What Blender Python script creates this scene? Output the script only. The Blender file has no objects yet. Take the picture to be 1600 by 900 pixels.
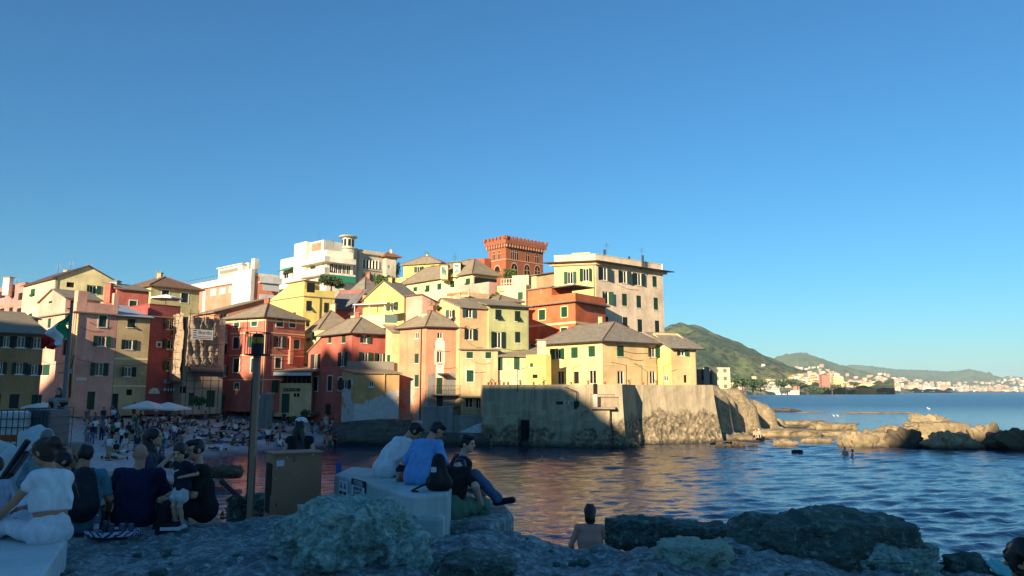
import bpy, bmesh, math, random
import numpy as np
from mathutils import Vector, Matrix, noise
R = math.radians
random.seed(7)
S = bpy.context.scene
C = S.collection

# ------------------------------------------------------------------ camera
F = 1155.0
EYE = 5.5                                   # metres above the sea
PITCH = math.atan(162 / F)
cp, sp = math.cos(PITCH), math.sin(PITCH)
cam = bpy.data.cameras.new('camera')
cam.sensor_width = 36.0
cam.lens = F / 1600 * 36
cam.clip_start = 0.1
cam.clip_end = 60000
camo = bpy.data.objects.new('camera', cam)
C.objects.link(camo)
camo.location = (0, 0, EYE)
camo.rotation_euler = (R(90) + PITCH, 0, 0)
S.camera = camo

# ------------------------------------------------------------------ sky, sun, exposure
SUN_AZ, SUN_EL = 29.0, 17.0                 # sun stands behind the viewer, 29 degrees to the left
W = bpy.data.worlds.new('World')
S.world = W
W.use_nodes = True
wn = W.node_tree
for n in list(wn.nodes):
    wn.nodes.remove(n)
wo = wn.nodes.new('ShaderNodeOutputWorld')
bg = wn.nodes.new('ShaderNodeBackground')
sky = wn.nodes.new('ShaderNodeTexSky')
sky.sky_type = 'NISHITA'
sky.sun_disc = False
sky.sun_elevation = R(SUN_EL)
sky.sun_rotation = R(180 + SUN_AZ)
sky.altitude = 0
sky.air_density = 1.3
sky.dust_density = 0.0
sky.ozone_density = 10.0
bg.inputs['Strength'].default_value = 0.09
tint = wn.nodes.new('ShaderNodeMix'); tint.data_type = 'RGBA'; tint.blend_type = 'MULTIPLY'
tint.inputs[0].default_value = 1.0; tint.inputs[7].default_value = (.80, .96, .83, 1)    # white balance of the sky as a whole
wn.links.new(sky.outputs[0], tint.inputs[6]); wn.links.new(tint.outputs[2], bg.inputs[0])
wn.links.new(bg.outputs[0], wo.inputs[0])
sl = bpy.data.lights.new('sun', 'SUN')
sl.energy = 5.0
sl.angle = R(0.4)
sl.color = (1.0, 0.86, 0.63)
so = bpy.data.objects.new('sun', sl)
C.objects.link(so)
_d = Vector((math.sin(R(SUN_AZ)) * math.cos(R(SUN_EL)), math.cos(R(SUN_AZ)) * math.cos(R(SUN_EL)), -math.sin(R(SUN_EL))))
so.rotation_euler = _d.to_track_quat('-Z', 'Y').to_euler()
so.location = (-40, -60, 60)
S.view_settings.view_transform = 'Standard'
S.view_settings.look = 'None'
S.view_settings.exposure = 1.0
S.view_settings.gamma = 1.0

# ------------------------------------------------------------------ helpers: projection
def ray(px, py):
    """direction of the sight line through a photo pixel, scaled so that y = 1"""
    u, v = px - 800, 450 - py
    y = cp * F - sp * v
    return Vector((u / y, 1.0, (sp * F + cp * v) / y))
def at(px, py, Y):
    r = ray(px, py)
    return Vector((r.x * Y, Y, EYE + r.z * Y))
def on_z(px, py, z):
    r = ray(px, py)
    t = (z - EYE) / r.z
    return Vector((r.x * t, t, z))
def on_plane(px, py, p, n):
    r = ray(px, py)
    o = Vector((0, 0, EYE))
    t = (p - o).dot(n) / r.dot(n)
    return o + r * t
def solve_px(P, d, px):
    """how far along horizontal direction d from P until the point falls in photo column px"""
    k = px - 800
    num = k * (P.y * cp + (P.z - EYE) * sp) - F * P.x
    den = F * d.x - k * d.y * cp
    return num / den

# ------------------------------------------------------------------ helpers: objects
def tag(o, label=None, cat=None, group=None, kind=None):
    if label: o['label'] = label
    if cat: o['category'] = cat
    if group: o['group'] = group
    if kind: o['kind'] = kind
    return o
def empty(name, loc, rz=0.0):
    o = bpy.data.objects.new(name, None)
    C.objects.link(o)
    o.location = loc
    o.rotation_euler = (0, 0, rz)
    o.empty_display_size = 0.3
    return o
def thing(name, label, cat, loc=(0, 0, 0), group=None, rz=0.0):
    return tag(empty(name, loc, rz), label, cat, group)
def link_mesh(name, me, mats, parent=None):
    for m in (mats if isinstance(mats, (list, tuple)) else [mats]):
        me.materials.append(m)
    o = bpy.data.objects.new(name, me)
    C.objects.link(o)
    if parent is not None:
        o.parent = parent
    return o
def root_of(o):
    while o.parent is not None:
        o = o.parent
    return o
def np_mesh(name, V, Fc, smooth=True):
    me = bpy.data.meshes.new(name)
    V = np.asarray(V, dtype=np.float32)
    Fc = np.asarray(Fc, dtype=np.int32)
    me.vertices.add(len(V)); me.vertices.foreach_set('co', V.ravel())
    n = Fc.shape[1]
    me.loops.add(Fc.size); me.loops.foreach_set('vertex_index', Fc.ravel())
    me.polygons.add(len(Fc))
    me.polygons.foreach_set('loop_start', np.arange(0, Fc.size, n, dtype=np.int32))
    me.polygons.foreach_set('loop_total', np.full(len(Fc), n, dtype=np.int32))
    if smooth:
        me.polygons.foreach_set('use_smooth', np.ones(len(Fc), dtype=bool))
    me.update(calc_edges=True)
    me.validate()
    return me

class MB:
    """collects shapes given in world coordinates; build() links them as ONE mesh object"""
    def __init__(s):
        s.v, s.f, s.m, s.mi = [], [], [], 0
    def poly(s, pts):
        b = len(s.v)
        s.v += [tuple(p) for p in pts]
        s.f.append(tuple(range(b, b + len(pts)))); s.m.append(s.mi)
    def faces(s, pts, fs):
        b = len(s.v)
        s.v += [tuple(p) for p in pts]
        for f in fs:
            s.f.append(tuple(b + i for i in f)); s.m.append(s.mi)
    def obox(s, c, ex, ey, ez):
        c, ex, ey, ez = Vector(c), Vector(ex), Vector(ey), Vector(ez)
        if ex.cross(ey).dot(ez) < 0: ex = -ex
        P = [c - ex - ey - ez, c + ex - ey - ez, c + ex + ey - ez, c - ex + ey - ez,
             c - ex - ey + ez, c + ex - ey + ez, c + ex + ey + ez, c - ex + ey + ez]
        s.faces(P, [(0, 3, 2, 1), (4, 5, 6, 7), (0, 1, 5, 4), (1, 2, 6, 5), (2, 3, 7, 6), (3, 0, 4, 7)])
    def box(s, lo, hi):
        lo, hi = Vector(lo), Vector(hi)
        h = (hi - lo) / 2
        s.obox((lo + hi) / 2, (h.x, 0, 0), (0, h.y, 0), (0, 0, h.z))
    def tube(s, p0, p1, r0, r1=None, n=8):
        p0, p1 = Vector(p0), Vector(p1)
        r1 = r0 if r1 is None else r1
        d = (p1 - p0).normalized()
        a = d.orthogonal().normalized(); b = d.cross(a)
        P = []
        for p, r in ((p0, r0), (p1, r1)):
            for i in range(n):
                t = 2 * math.pi * i / n
                P.append(p + (a * math.cos(t) + b * math.sin(t)) * r)
        fs = [(i, (i + 1) % n, n + (i + 1) % n, n + i) for i in range(n)]
        fs.append(tuple(range(n))[::-1]); fs.append(tuple(range(n, 2 * n)))
        s.faces(P, fs)
    def path(s, pts, r, n=6):
        for a, b in zip(pts, pts[1:]):
            s.tube(a, b, r, r, n)
    def lathe(s, c, prof, n=16):
        c = Vector(c)
        P = []
        for r, z in prof:
            for i in range(n):
                t = 2 * math.pi * i / n
                P.append(c + Vector((r * math.cos(t), r * math.sin(t), z)))
        fs = []
        for k in range(len(prof) - 1):
            for i in range(n):
                j = (i + 1) % n
                fs.append((k * n + i, k * n + j, (k + 1) * n + j, (k + 1) * n + i))
        fs.append(tuple(range(n))[::-1])
        fs.append(tuple(range((len(prof) - 1) * n, len(prof) * n)))
        s.faces(P, fs)
    def prism(s, poly, z0, z1):
        n = len(poly)
        P = [Vector((p[0], p[1], z0)) for p in poly] + [Vector((p[0], p[1], z1)) for p in poly]
        fs = [(i, (i + 1) % n, n + (i + 1) % n, n + i) for i in range(n)]
        fs.append(tuple(range(n))[::-1]); fs.append(tuple(range(n, 2 * n)))
        s.faces(P, fs)
    def ball(s, c, r, nu=10, nv=6):
        r = Vector(r) if not isinstance(r, (int, float)) else Vector((r, r, r))
        prof = []
        c = Vector(c)
        P, fs = [], []
        for k in range(nv + 1):
            ph = -math.pi / 2 + math.pi * k / nv
            for i in range(nu):
                t = 2 * math.pi * i / nu
                P.append(c + Vector((r.x * math.cos(ph) * math.cos(t), r.y * math.cos(ph) * math.sin(t), r.z * math.sin(ph))))
        for k in range(nv):
            for i in range(nu):
                j = (i + 1) % nu
                fs.append((k * nu + i, k * nu + j, (k + 1) * nu + j, (k + 1) * nu + i))
        s.faces(P, fs)
    def build(s, name, mats, parent=None, smooth=False):
        o = Vector(root_of(parent).location) if parent is not None else Vector((0, 0, 0))
        me = bpy.data.meshes.new(name)
        me.from_pydata([tuple(Vector(p) - o) for p in s.v], [], s.f)
        if s.mi or any(s.m):
            me.polygons.foreach_set('material_index', s.m)
        if smooth:
            me.polygons.foreach_set('use_smooth', [True] * len(me.polygons))
        me.update()
        return link_mesh(name, me, mats, parent)

# ------------------------------------------------------------------ materials
def lin(c):
    """sRGB 0-255 triple or hex -> linear rgba"""
    if isinstance(c, str):
        c = [int(c[i:i + 2], 16) for i in (0, 2, 4)]
    o = []
    for x in c:
        x /= 255
        o.append(x / 12.92 if x <= .04045 else ((x + .055) / 1.055) ** 2.4)
    return (*o, 1.0)
class NT:
    def __init__(s, name, rough=0.8):
        s.mat = bpy.data.materials.new(name)
        s.mat.use_nodes = True
        s.t = s.mat.node_tree
        s.b = s.t.nodes['Principled BSDF']
        s.b.inputs['Roughness'].default_value = rough
        s.co = None
    def n(s, kind, **kw):
        x = s.t.nodes.new('ShaderNode' + kind)
        for k, v in kw.items():
            if k.startswith('i_'):
                x.inputs[k[2:].replace('_', ' ')].default_value = v
            else:
                setattr(x, k, v)
        return x
    def l(s, a, b):
        s.t.links.new(a, b)
    def coord(s, scale=(1, 1, 1), which='Object', rot=(0, 0, 0)):
        tc = s.n('TexCoord')
        mp = s.n('Mapping')
        mp.inputs['Scale'].default_value = scale
        mp.inputs['Rotation'].default_value = rot
        s.l(tc.outputs[which], mp.inputs[0])
        return mp.outputs[0]
    def noise(s, scale, detail=4, vec=None, rough=0.55, dist=0.0):
        x = s.n('TexNoise')
        x.inputs['Scale'].default_value = scale
        x.inputs['Detail'].default_value = detail
        x.inputs['Roughness'].default_value = rough
        x.inputs['Distortion'].default_value = dist
        s.l(vec if vec is not None else s.coord(), x.inputs['Vector'])
        return x.outputs['Fac']
    def ramp(s, fac, stops):
        x = s.n('ValToRGB')
        e = x.color_ramp.elements
        while len(e) < len(stops): e.new(0.5)
        for el, (p, c) in zip(e, stops):
            el.position = p
            el.color = c if len(c) == 4 else (*c, 1)
        s.l(fac, x.inputs[0])
        return x.outputs[0]
    def mix(s, fac, a, b, mode='MIX'):
        x = s.n('Mix', data_type='RGBA', blend_type=mode)
        for sock, v in ((x.inputs[0], fac), (x.inputs[6], a), (x.inputs[7], b)):
            if hasattr(v, 'is_linked') or hasattr(v, 'links'):
                s.l(v, sock)
            else:
                sock.default_value = v
        return x.outputs[2]
    def math(s, op, a, b=0.0, clamp=False):
        x = s.n('Math', operation=op, use_clamp=clamp)
        for sock, v in ((x.inputs[0], a), (x.inputs[1], b)):
            if hasattr(v, 'links'): s.l(v, sock)
            else: sock.default_value = v
        return x.outputs[0]
    def bump(s, h, strength=0.3, dist=0.02):
        x = s.n('Bump')
        x.inputs['Strength'].default_value = strength
        x.inputs['Distance'].default_value = dist
        s.l(h, x.inputs['Height'])
        s.l(x.outputs[0], s.b.inputs['Normal'])
    def col(s, c):
        if hasattr(c, 'links'): s.l(c, s.b.inputs['Base Color'])
        else: s.b.inputs['Base Color'].default_value = c
        return s.mat
G = lambda v: (v, v, v, 1)
_cache = {}
def flat(name, c, rough=0.6, metal=0.0, var=0.12, vs=6.0):
    """a plain paint or cloth colour with slight unevenness"""
    k = ('flat', name)
    if k in _cache: return _cache[k]
    t = NT(name, rough)
    t.b.inputs['Metallic'].default_value = metal
    c = lin(c) if not isinstance(c, tuple) or max(c[:3]) > 1 else c
    f = t.noise(vs, 4)
    lo = tuple(x * (1 - var) for x in c[:3]) + (1,)
    hi = tuple(min(1, x * (1 + var)) for x in c[:3]) + (1,)
    t.col(t.mix(f, lo, hi))
    _cache[k] = t.mat
    return t.mat
def plaster(name, c, peel=None, peel_c='a89f92', stain=0.35, seed=0.0, zpeel=None):
    k = ('pl', name)
    if k in _cache: return _cache[k]
    t = NT(name, 0.9)
    c = lin(c)
    gy = c[0] * .3 + c[1] * .6 + c[2] * .1
    c = tuple(x * .88 + gy * .12 for x in c[:3]) + (1,)
    v = t.coord()
    big = t.noise(0.35 , 5, v, 0.6)
    fine = t.noise(5.0, 4, v, 0.6)
    streak = t.noise(1.0, 5, t.coord((2.2, 2.2, 0.16)), 0.65)
    lo = tuple(x * 0.62 for x in c[:3]) + (1,)
    hi = tuple(min(1, x * 1.14 + .01) for x in c[:3]) + (1,)
    col = t.mix(t.ramp(big, [(.3, G(0)), (.7, G(1))]), lo, hi)
    blot = t.noise(1.1, 7, v, .7, .6)
    col = t.mix(t.ramp(blot, [(.56, G(0)), (.62, G(.38))]), col, tuple(min(1, x * 1.12 + .05) for x in c[:3]) + (1,))
    col = t.mix(t.ramp(fine, [(0.35, G(0)), (0.75, G(0.22))]), col, tuple(x * 0.72 for x in c[:3]) + (1,))
    dirt = tuple(x * 0.45 + 0.02 for x in c[:3]) + (1,)
    col = t.mix(t.ramp(streak, [(0.48, G(0)), (0.74, G(min(1, stain * 1.5)))]), col, dirt)
    h = t.math('ADD', t.math('MULTIPLY', fine, 0.5), big)
    if peel is not None:
        pn = t.noise(0.42, 8, v, 0.66, 0.3)
        sel = t.ramp(pn, [(peel - 0.004, G(0)), (peel + 0.012, G(1))])
        if zpeel is not None:
            sx = t.n('SeparateXYZ'); t.l(v, sx.inputs[0])
            mr = t.n('MapRange'); mr.inputs[1].default_value = zpeel[1]; mr.inputs[2].default_value = zpeel[0]
            t.l(sx.outputs[2], mr.inputs[0])
            low = t.math('MULTIPLY', mr.outputs[0], zpeel[2] if len(zpeel) > 2 else 0.3)
            pn2 = t.math('ADD', pn, low)
            sel = t.ramp(pn2, [(peel - 0.004, G(0)), (peel + 0.012, G(1))])
        pc = t.mix(t.noise(2.5, 6, v, .7), tuple(x * .55 for x in lin(peel_c)[:3]) + (1,), lin(peel_c))
        col = t.mix(sel, col, pc)
        h = t.math('SUBTRACT', h, t.math('MULTIPLY', sel, 0.6))
    t.bump(h, 0.5, 0.03)
    _cache[k] = t.col(col)
    return t.mat
def slate(name, c):
    k = ('sl', name)
    if k in _cache: return _cache[k]
    t = NT(name, 0.8)
    c = lin(c)
    v = t.coord()
    vo = t.n('TexVoronoi', feature='F1'); vo.inputs['Scale'].default_value = 2.6
    t.l(v, vo.inputs['Vector'])
    f = t.noise(0.7, 5, v, .65)
    col = t.mix(f, tuple(x * .62 for x in c[:3]) + (1,), tuple(x * 1.15 for x in c[:3]) + (1,))
    bw = t.n('RGBToBW'); t.l(vo.outputs['Color'], bw.inputs[0])
    col = t.mix(0.45, col, t.mix(bw.outputs[0], tuple(x * .5 for x in c[:3]) + (1,), tuple(x * 1.25 for x in c[:3]) + (1,)))
    wv = t.n('TexWave', wave_type='BANDS', bands_direction='Z', wave_profile='SAW')
    wv.inputs['Scale'].default_value = 1.5; wv.inputs['Distortion'].default_value = 0.6
    wv.inputs['Detail Scale'].default_value = 2.0
    t.l(v, wv.inputs['Vector'])
    col = t.mix(t.ramp(wv.outputs['Fac'], [(0.0, G(0.55)), (0.25, G(0))]), col, tuple(x * .4 for x in c[:3]) + (1,))
    t.bump(t.math('ADD', wv.outputs['Fac'], t.math('MULTIPLY', bw.outputs[0], .4)), 0.6, 0.05)
    _cache[k] = t.col(col)
    return t.mat
def shutter_mat(name, c):
    k = ('sh', name)
    if k in _cache: return _cache[k]
    t = NT(name, 0.55)
    c = lin(c)
    v = t.coord()
    wv = t.n('TexWave', wave_type='BANDS', bands_direction='Z', wave_profile='TRI')
    wv.inputs['Scale'].default_value = 4.2
    t.l(v, wv.inputs['Vector'])
    col = t.mix(wv.outputs['Fac'], tuple(x * .5 for x in c[:3]) + (1,), tuple(x * 1.15 for x in c[:3]) + (1,))
    col = t.mix(t.math('MULTIPLY', t.noise(1.3, 4, v), .45), col, tuple(x * .6 + .01 for x in c[:3]) + (1,))
    t.bump(wv.outputs['Fac'], 0.5, 0.03)
    _cache[k] = t.col(col)
    return t.mat
def glass_mat(name='window_glass', c='14181c'):
    k = ('gl', name)
    if k in _cache: return _cache[k]
    t = NT(name, 0.08)
    f = t.noise(0.8, 3)
    t.col(t.mix(t.ramp(f, [(0.4, G(0)), (0.6, G(1))]), tuple(x * .5 for x in lin(c)[:3]) + (1,), tuple(min(1, x * 1.9) for x in lin(c)[:3]) + (1,)))
    _cache[k] = t.mat
    return t.mat
M_GREEN = shutter_mat('green_shutter_paint', (18, 78, 46))
M_DGREEN = shutter_mat('dark_green_shutter_paint', (18, 44, 38))
M_BROWN = shutter_mat('brown_shutter_paint', (58, 40, 34))
M_GLASS = glass_mat()
M_PALEGLASS = glass_mat('pale_window_glass', '7a8a90')
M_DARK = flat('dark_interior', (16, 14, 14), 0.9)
M_WHITE = flat('white_trim_paint', (222, 212, 190), 0.7)
M_CREAM = flat('cream_trim_paint', (230, 206, 150), 0.8)
M_STONE = flat('grey_stone_trim', (138, 128, 112), 0.9)
M_METAL = flat('grey_pipe_metal', (92, 88, 84), 0.5, 0.6)
M_DMETAL = flat('dark_railing_metal', (36, 35, 36), 0.6, 0.3)
M_SLATE = slate('slate_roof', (150, 133, 108))
M_SLATE2 = slate('grey_slate_roof', (138, 127, 110))
M_SLATE3 = slate('dark_slate_roof', (112, 106, 104))
M_TERRA = slate('terracotta_roof', (150, 92, 62))
M_COPING = flat('mortar_coping', (120, 84, 70), 0.9)
# ------------------------------------------------------------------ houses
def wall_face(mb, P, u, L, z0, z1, holes, nrm, depth=0.16):
    """one wall rectangle with window holes and their reveals"""
    hs = []
    for (a, b, c, d) in holes:
        a, b, c, d = max(a, 0.02), min(b, L - 0.02), max(c, z0 + 0.02), min(d, z1 - 0.02)
        if b - a > 0.05 and d - c > 0.05: hs.append((a, b, c, d))
    us = sorted({0.0, L, *[h[0] for h in hs], *[h[1] for h in hs]})
    zs = sorted({z0, z1, *[h[2] for h in hs], *[h[3] for h in hs]})
    def pt(uu, z, dd=0.0):
        return Vector((P.x + u.x * uu - nrm.x * dd, P.y + u.y * uu - nrm.y * dd, z))
    for i in range(len(us) - 1):
        for j in range(len(zs) - 1):
            cu, cz = (us[i] + us[i + 1]) / 2, (zs[j] + zs[j + 1]) / 2
            if any(h[0] < cu < h[1] and h[2] < cz < h[3] for h in hs): continue
            mb.poly([pt(us[i], zs[j]), pt(us[i + 1], zs[j]), pt(us[i + 1], zs[j + 1]), pt(us[i], zs[j + 1])])
    for (a, b, c, d) in hs:
        mb.poly([pt(a, c), pt(b, c), pt(b, c, depth), pt(a, c, depth)])
        mb.poly([pt(a, d, depth), pt(b, d, depth), pt(b, d), pt(a, d)])
        mb.poly([pt(a, c, depth), pt(a, d, depth), pt(a, d), pt(a, c)])
        mb.poly([pt(b, c), pt(b, d), pt(b, d, depth), pt(b, c, depth)])

HOUSES = []
class House:
    """a house standing on the plan A (left end) - B (near corner) - C (right end) - D (back)"""
    def __init__(s, name, label, M, Rt=None, Lf=None, zb=2.0, back=8.0, wall=None, cat='house', ztop=None):
        s.B = at(*M)
        if ztop is not None: s.B.z = ztop
        s.zt, s.zb = s.B.z, zb
        B = s.B
        if Rt:
            d = Vector((math.cos(R(Rt[0])), math.sin(R(Rt[0])), 0)); s.C = B + d * solve_px(B, d, Rt[1]); ud = d
        if Lf:
            d = Vector((-math.cos(R(Lf[0])), math.sin(R(Lf[0])), 0)); s.A = B + d * solve_px(B, d, Lf[1])
        if not Rt:
            e = (s.A - B).normalized(); s.C = B + Vector((e.y, -e.x, 0)) * back
        if not Lf:
            e = (s.C - B).normalized(); s.A = B + Vector((-e.y, e.x, 0)) * back
        s.D = s.A + s.C - B
        s.P = [s.A, s.B, s.C, s.D]
        cen = (s.A + s.C) / 2
        s.root = thing(name, label, cat, (cen.x, cen.y, zb))
        s.wallmat = wall
        HOUSES.append(s)
        s.wins, s.holes = [], {0: [], 1: [], 2: [], 3: []}
        s.gable = None
    def edge(s, i):
        a, b = s.P[i], s.P[(i + 1) % 4]
        u = (b - a); u.z = 0
        L = u.length; u = u / L
        return a, u, L, Vector((u.y, -u.x, 0))
    def hit(s, px, py, i):
        a, u, L, n = s.edge(i)
        p = on_plane(px, py, a, n)
        return (p - a).dot(u), p.z
    def pick(s, px, py):
        best = None
        for i in (0, 1):
            a, u, L, n = s.edge(i)
            if n.dot(Vector((a.x, a.y, 0))) > 0: continue       # turned away from the viewer
            t, z = s.hit(px, py, i)
            if -0.1 <= t <= L + 0.1: return i
        return 1
    def win(s, px, py, w, h, style='c', face=None, sh=None, fr=None):
        """style: c closed shutters, o open shutters (w spans all), g glazing, d door, k dark opening, t tilted shutters"""
        i = s.pick(px, py) if face is None else face
        t0, _ = s.hit(px - w / 2, py, i); t1, _ = s.hit(px + w / 2, py, i)
        _, z0 = s.hit(px, py + h / 2, i); _, z1 = s.hit(px, py - h / 2, i)
        if style == 'o':
            q = (t1 - t0) * 0.27
            s.holes[i].append((t0 + q, t1 - q, z0, z1))
        else:
            s.holes[i].append((t0, t1, z0, z1))
        s.wins.append((i, t0, t1, z0, z1, style, sh or M_GREEN, fr or M_WHITE))
        return s
    def face_pt(s, i, t, z, out=0.0):
        a, u, L, n = s.edge(i)
        return Vector((a.x + u.x * t + n.x * out, a.y + u.y * t + n.y * out, z))
    def fbox(s, mb, i, t0, t1, z0, z1, o0, o1):
        a, u, L, n = s.edge(i)
        c = s.face_pt(i, (t0 + t1) / 2, (z0 + z1) / 2, (o0 + o1) / 2)
        mb.obox(c, u * ((t1 - t0) / 2), n * ((o1 - o0) / 2), Vector((0, 0, (z1 - z0) / 2)))
    def walls(s, extra=None, sides=(0, 1, 2, 3)):
        mb = MB()
        for i in sides:
            a, u, L, n = s.edge(i)
            wall_face(mb, a, u, L, s.zb, s.zt, s.holes[i], n)
        if extra: extra(mb)
        s.wall = mb.build('wall', s.wallmat, s.root)
        for (i, t0, t1, z0, z1, st, sh, fr) in s.wins:
            s._window(i, t0, t1, z0, z1, st, sh, fr)
        return s
    def _window(s, i, t0, t1, z0, z1, st, sh, fr):
        if st == 'o':
            q = (t1 - t0) * 0.27
            a, b = t0 + q, t1 - q
        else:
            a, b = t0, t1
        door = st in ('d', 'dw', 'k')
        mb = MB()
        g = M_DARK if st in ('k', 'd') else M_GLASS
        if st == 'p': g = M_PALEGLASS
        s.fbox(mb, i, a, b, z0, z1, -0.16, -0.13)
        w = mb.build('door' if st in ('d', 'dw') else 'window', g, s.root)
        m = MB()
        fw = 0.07
        if st in ('g', 'o', 'p', 'dw'):
            for (x0, x1, y0, y1) in ((a, b, z1 - fw, z1), (a, b, z0, z0 + fw), (a, a + fw, z0 + fw, z1 - fw), (b - fw, b, z0 + fw, z1 - fw),
                                     ((a + b) / 2 - .04, (a + b) / 2 + .04, z0 + fw, z1 - fw)):
                s.fbox(m, i, x0, x1, y0, y1, -0.125, -0.07)
            m.build('frame', M_WHITE, w)
        if st in ('c', 'o', 'g', 't', 'p', 's'):
            m = MB()
            s.fbox(m, i, a - 0.12, b + 0.12, z0 - 0.09, z0, -0.10, 0.07)
            m.build('sill', fr, w)
        if fr is not M_WHITE or st in ('s',):
            m = MB()
            k = 0.13
            s.fbox(m, i, a - k, b + k, z1, z1 + k, 0.003, 0.03)
            s.fbox(m, i, a - k, a, z0, z1, 0.003, 0.03)
            s.fbox(m, i, b, b + k, z0, z1, 0.003, 0.03)
            m.build('surround', fr, w)
        if st in ('c', 's', 't'):
            mid = (a + b) / 2
            for (x0, x1) in ((a + .01, mid - .012), (mid + .012, b - .01)):
                m = MB()
                if st == 't' and random.random() < .75:
                    zc = z0 + (z1 - z0) * 0.45
                    s.fbox(m, i, x0, x1, zc, z1 - .01, -0.07, -0.03)
                    aa, u, L, n = s.edge(i)
                    c = s.face_pt(i, (x0 + x1) / 2, (z0 + zc) / 2, 0.16)
                    dv = (n * 0.36 + Vector((0, 0, -(zc - z0)))).normalized()
                    m.obox(c, u * ((x1 - x0) / 2), dv * ((zc - z0) / 2), u.cross(dv).normalized() * 0.02)
                else:
                    s.fbox(m, i, x0, x1, z0 + .01, z1 - .01, -0.07, -0.03)
                m.build('shutter', sh, w)
        if st == 'o':
            aa, u, L, n = s.edge(i)
            for (x0, x1, hinge, sg) in ((t0, a, a, -1), (b, t1, b, 1)):
                m = MB()
                ang = R(random.choice((3, 5, 8, 16, 30, 45)))
                d = u * sg * math.cos(ang) + n * math.sin(ang)
                wd = abs(x1 - x0)
                c = s.face_pt(i, hinge, (z0 + z1) / 2, 0.045) + d * (wd / 2 + 0.01)
                m.obox(c, d * (wd / 2), n * 0.02, Vector((0, 0, (z1 - z0) / 2)))
                m.build('shutter', sh, w)
        if st in ('d',):
            m = MB()
            s.fbox(m, i, a + .05, (a + b) / 2 - .01, z0 + .02, z1 - .05, -0.12, -0.09)
            s.fbox(m, i, (a + b) / 2 + .01, b - .05, z0 + .02, z1 - .05, -0.12, -0.09)
            m.build('door_leaf', sh, w)
    # ---- roofs
    def plan(s, o):
        """plan polygon pushed out by o"""
        out = []
        for k in range(4):
            p, q, r = s.P[k - 1], s.P[k], s.P[(k + 1) % 4]
            e1 = (q - p); e1.z = 0; e1.normalize()
            e2 = (r - q); e2.z = 0; e2.normalize()
            n1, n2 = Vector((e1.y, -e1.x, 0)), Vector((e2.y, -e2.x, 0))
            b = n1 + n2
            out.append(q + b * (o / max(0.3, b.dot(n1))))
        return out
    def hip(s, h, o=0.45, mat=None, ridge=None, coping=True, th=0.14):
        A, B, Cc, D = [Vector((p.x, p.y, s.zt)) for p in s.plan(o)]
        l1, l2 = (B - A).length, (Cc - B).length
        if l1 >= l2:
            m0, m1 = (A + D) / 2, (B + Cc) / 2
            f = min(0.499, l2 * 0.5 / l1) if ridge is None else ridge
        else:
            m0, m1 = (A + B) / 2, (D + Cc) / 2
            f = min(0.499, l1 * 0.5 / l2) if ridge is None else ridge
        r0, r1 = m0.lerp(m1, f), m0.lerp(m1, 1 - f)
        z = s.zt + th
        up = lambda p, zz: Vector((p.x, p.y, zz))
        r0, r1 = up(r0, s.zt + h), up(r1, s.zt + h)
        mb = MB()
        lowr = [up(p, s.zt + 0.004) for p in (A, B, Cc, D)]
        top = [up(p, z) for p in (A, B, Cc, D)]
        if l1 >= l2:
            fs = [(4, 5, 9, 8), (5, 6, 9), (6, 7, 8, 9), (7, 4, 8)]
        else:
            fs = [(4, 5, 8), (5, 6, 9, 8), (6, 7, 9), (7, 4, 8, 9)]
        fs += [(0, 1, 5, 4), (1, 2, 6, 5), (2, 3, 7, 6), (3, 0, 4, 7), (3, 2, 1, 0)]
        mb.faces(lowr + top + [r0, r1], fs)
        rf = mb.build('roof', mat or M_SLATE, s.root)
        if coping:
            c = MB()
            ends = [(top[0], r0), (top[1], r1 if l1 >= l2 else r0), (top[2], r1), (top[3], r0 if l1 >= l2 else r1), (r0, r1)]
            for a, b in ends:
                if (b - a).length < .3: continue
                c.tube(a + Vector((0, 0, .02)), b + Vector((0, 0, .03)), 0.075, 0.075, 6)
            c.build('coping', M_COPING, rf)
        s.roof = rf
        s.ridge = (r0, r1)
        return s
    def gabled(s, h, along=0, o=0.35, mat=None, th=0.13, off=0.5):
        """ridge parallel to edge `along` (0: A-B, 1: B-C); gable walls close the ends"""
        A, B, Cc, D = [Vector((p.x, p.y, s.zt)) for p in s.P]
        if along == 0: ends = [(A, D), (B, Cc)]
        else: ends = [(B, A), (Cc, D)]
        mb = MB()
        gw = MB()
        Z = Vector((0, 0, 1))
        ax = (ends[1][0] - ends[0][0]).normalized()
        q = []
        for k, (p, r) in enumerate(ends):
            mid = p.lerp(r, off)
            gw = MB(); gw.poly([p, r, mid + Z * h] if k else [r, p, mid + Z * h]); gw.build('gable_wall', s.wallmat, s.root)
            sg = 1 if k else -1
            ac = (r - p).normalized()
            e0 = p - ac * o - Z * (h / (off * (r - p).length) * o) + ax * (sg * o * .7)
            e1 = r + ac * o - Z * (h / ((1 - off) * (r - p).length) * o) + ax * (sg * o * .7)
            q.append((e0, mid + Z * h + ax * (sg * o * .7), e1))
        up = Z * th
        for j in (0, 1):
            a, b, c, d = q[0][j], q[0][j + 1], q[1][j + 1], q[1][j]
            eps = Z * 0.012
            mb.faces([a + eps, d + eps, c + eps, b + eps, a + up, d + up, c + up, b + up],
                     [(0, 3, 2, 1), (4, 5, 6, 7), (0, 1, 5, 4), (1, 2, 6, 5), (2, 3, 7, 6), (3, 0, 4, 7)])
        s.roof = mb.build('roof', mat or M_SLATE, s.root)
        s.ridge = (q[0][1], q[1][1])
        return s
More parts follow.
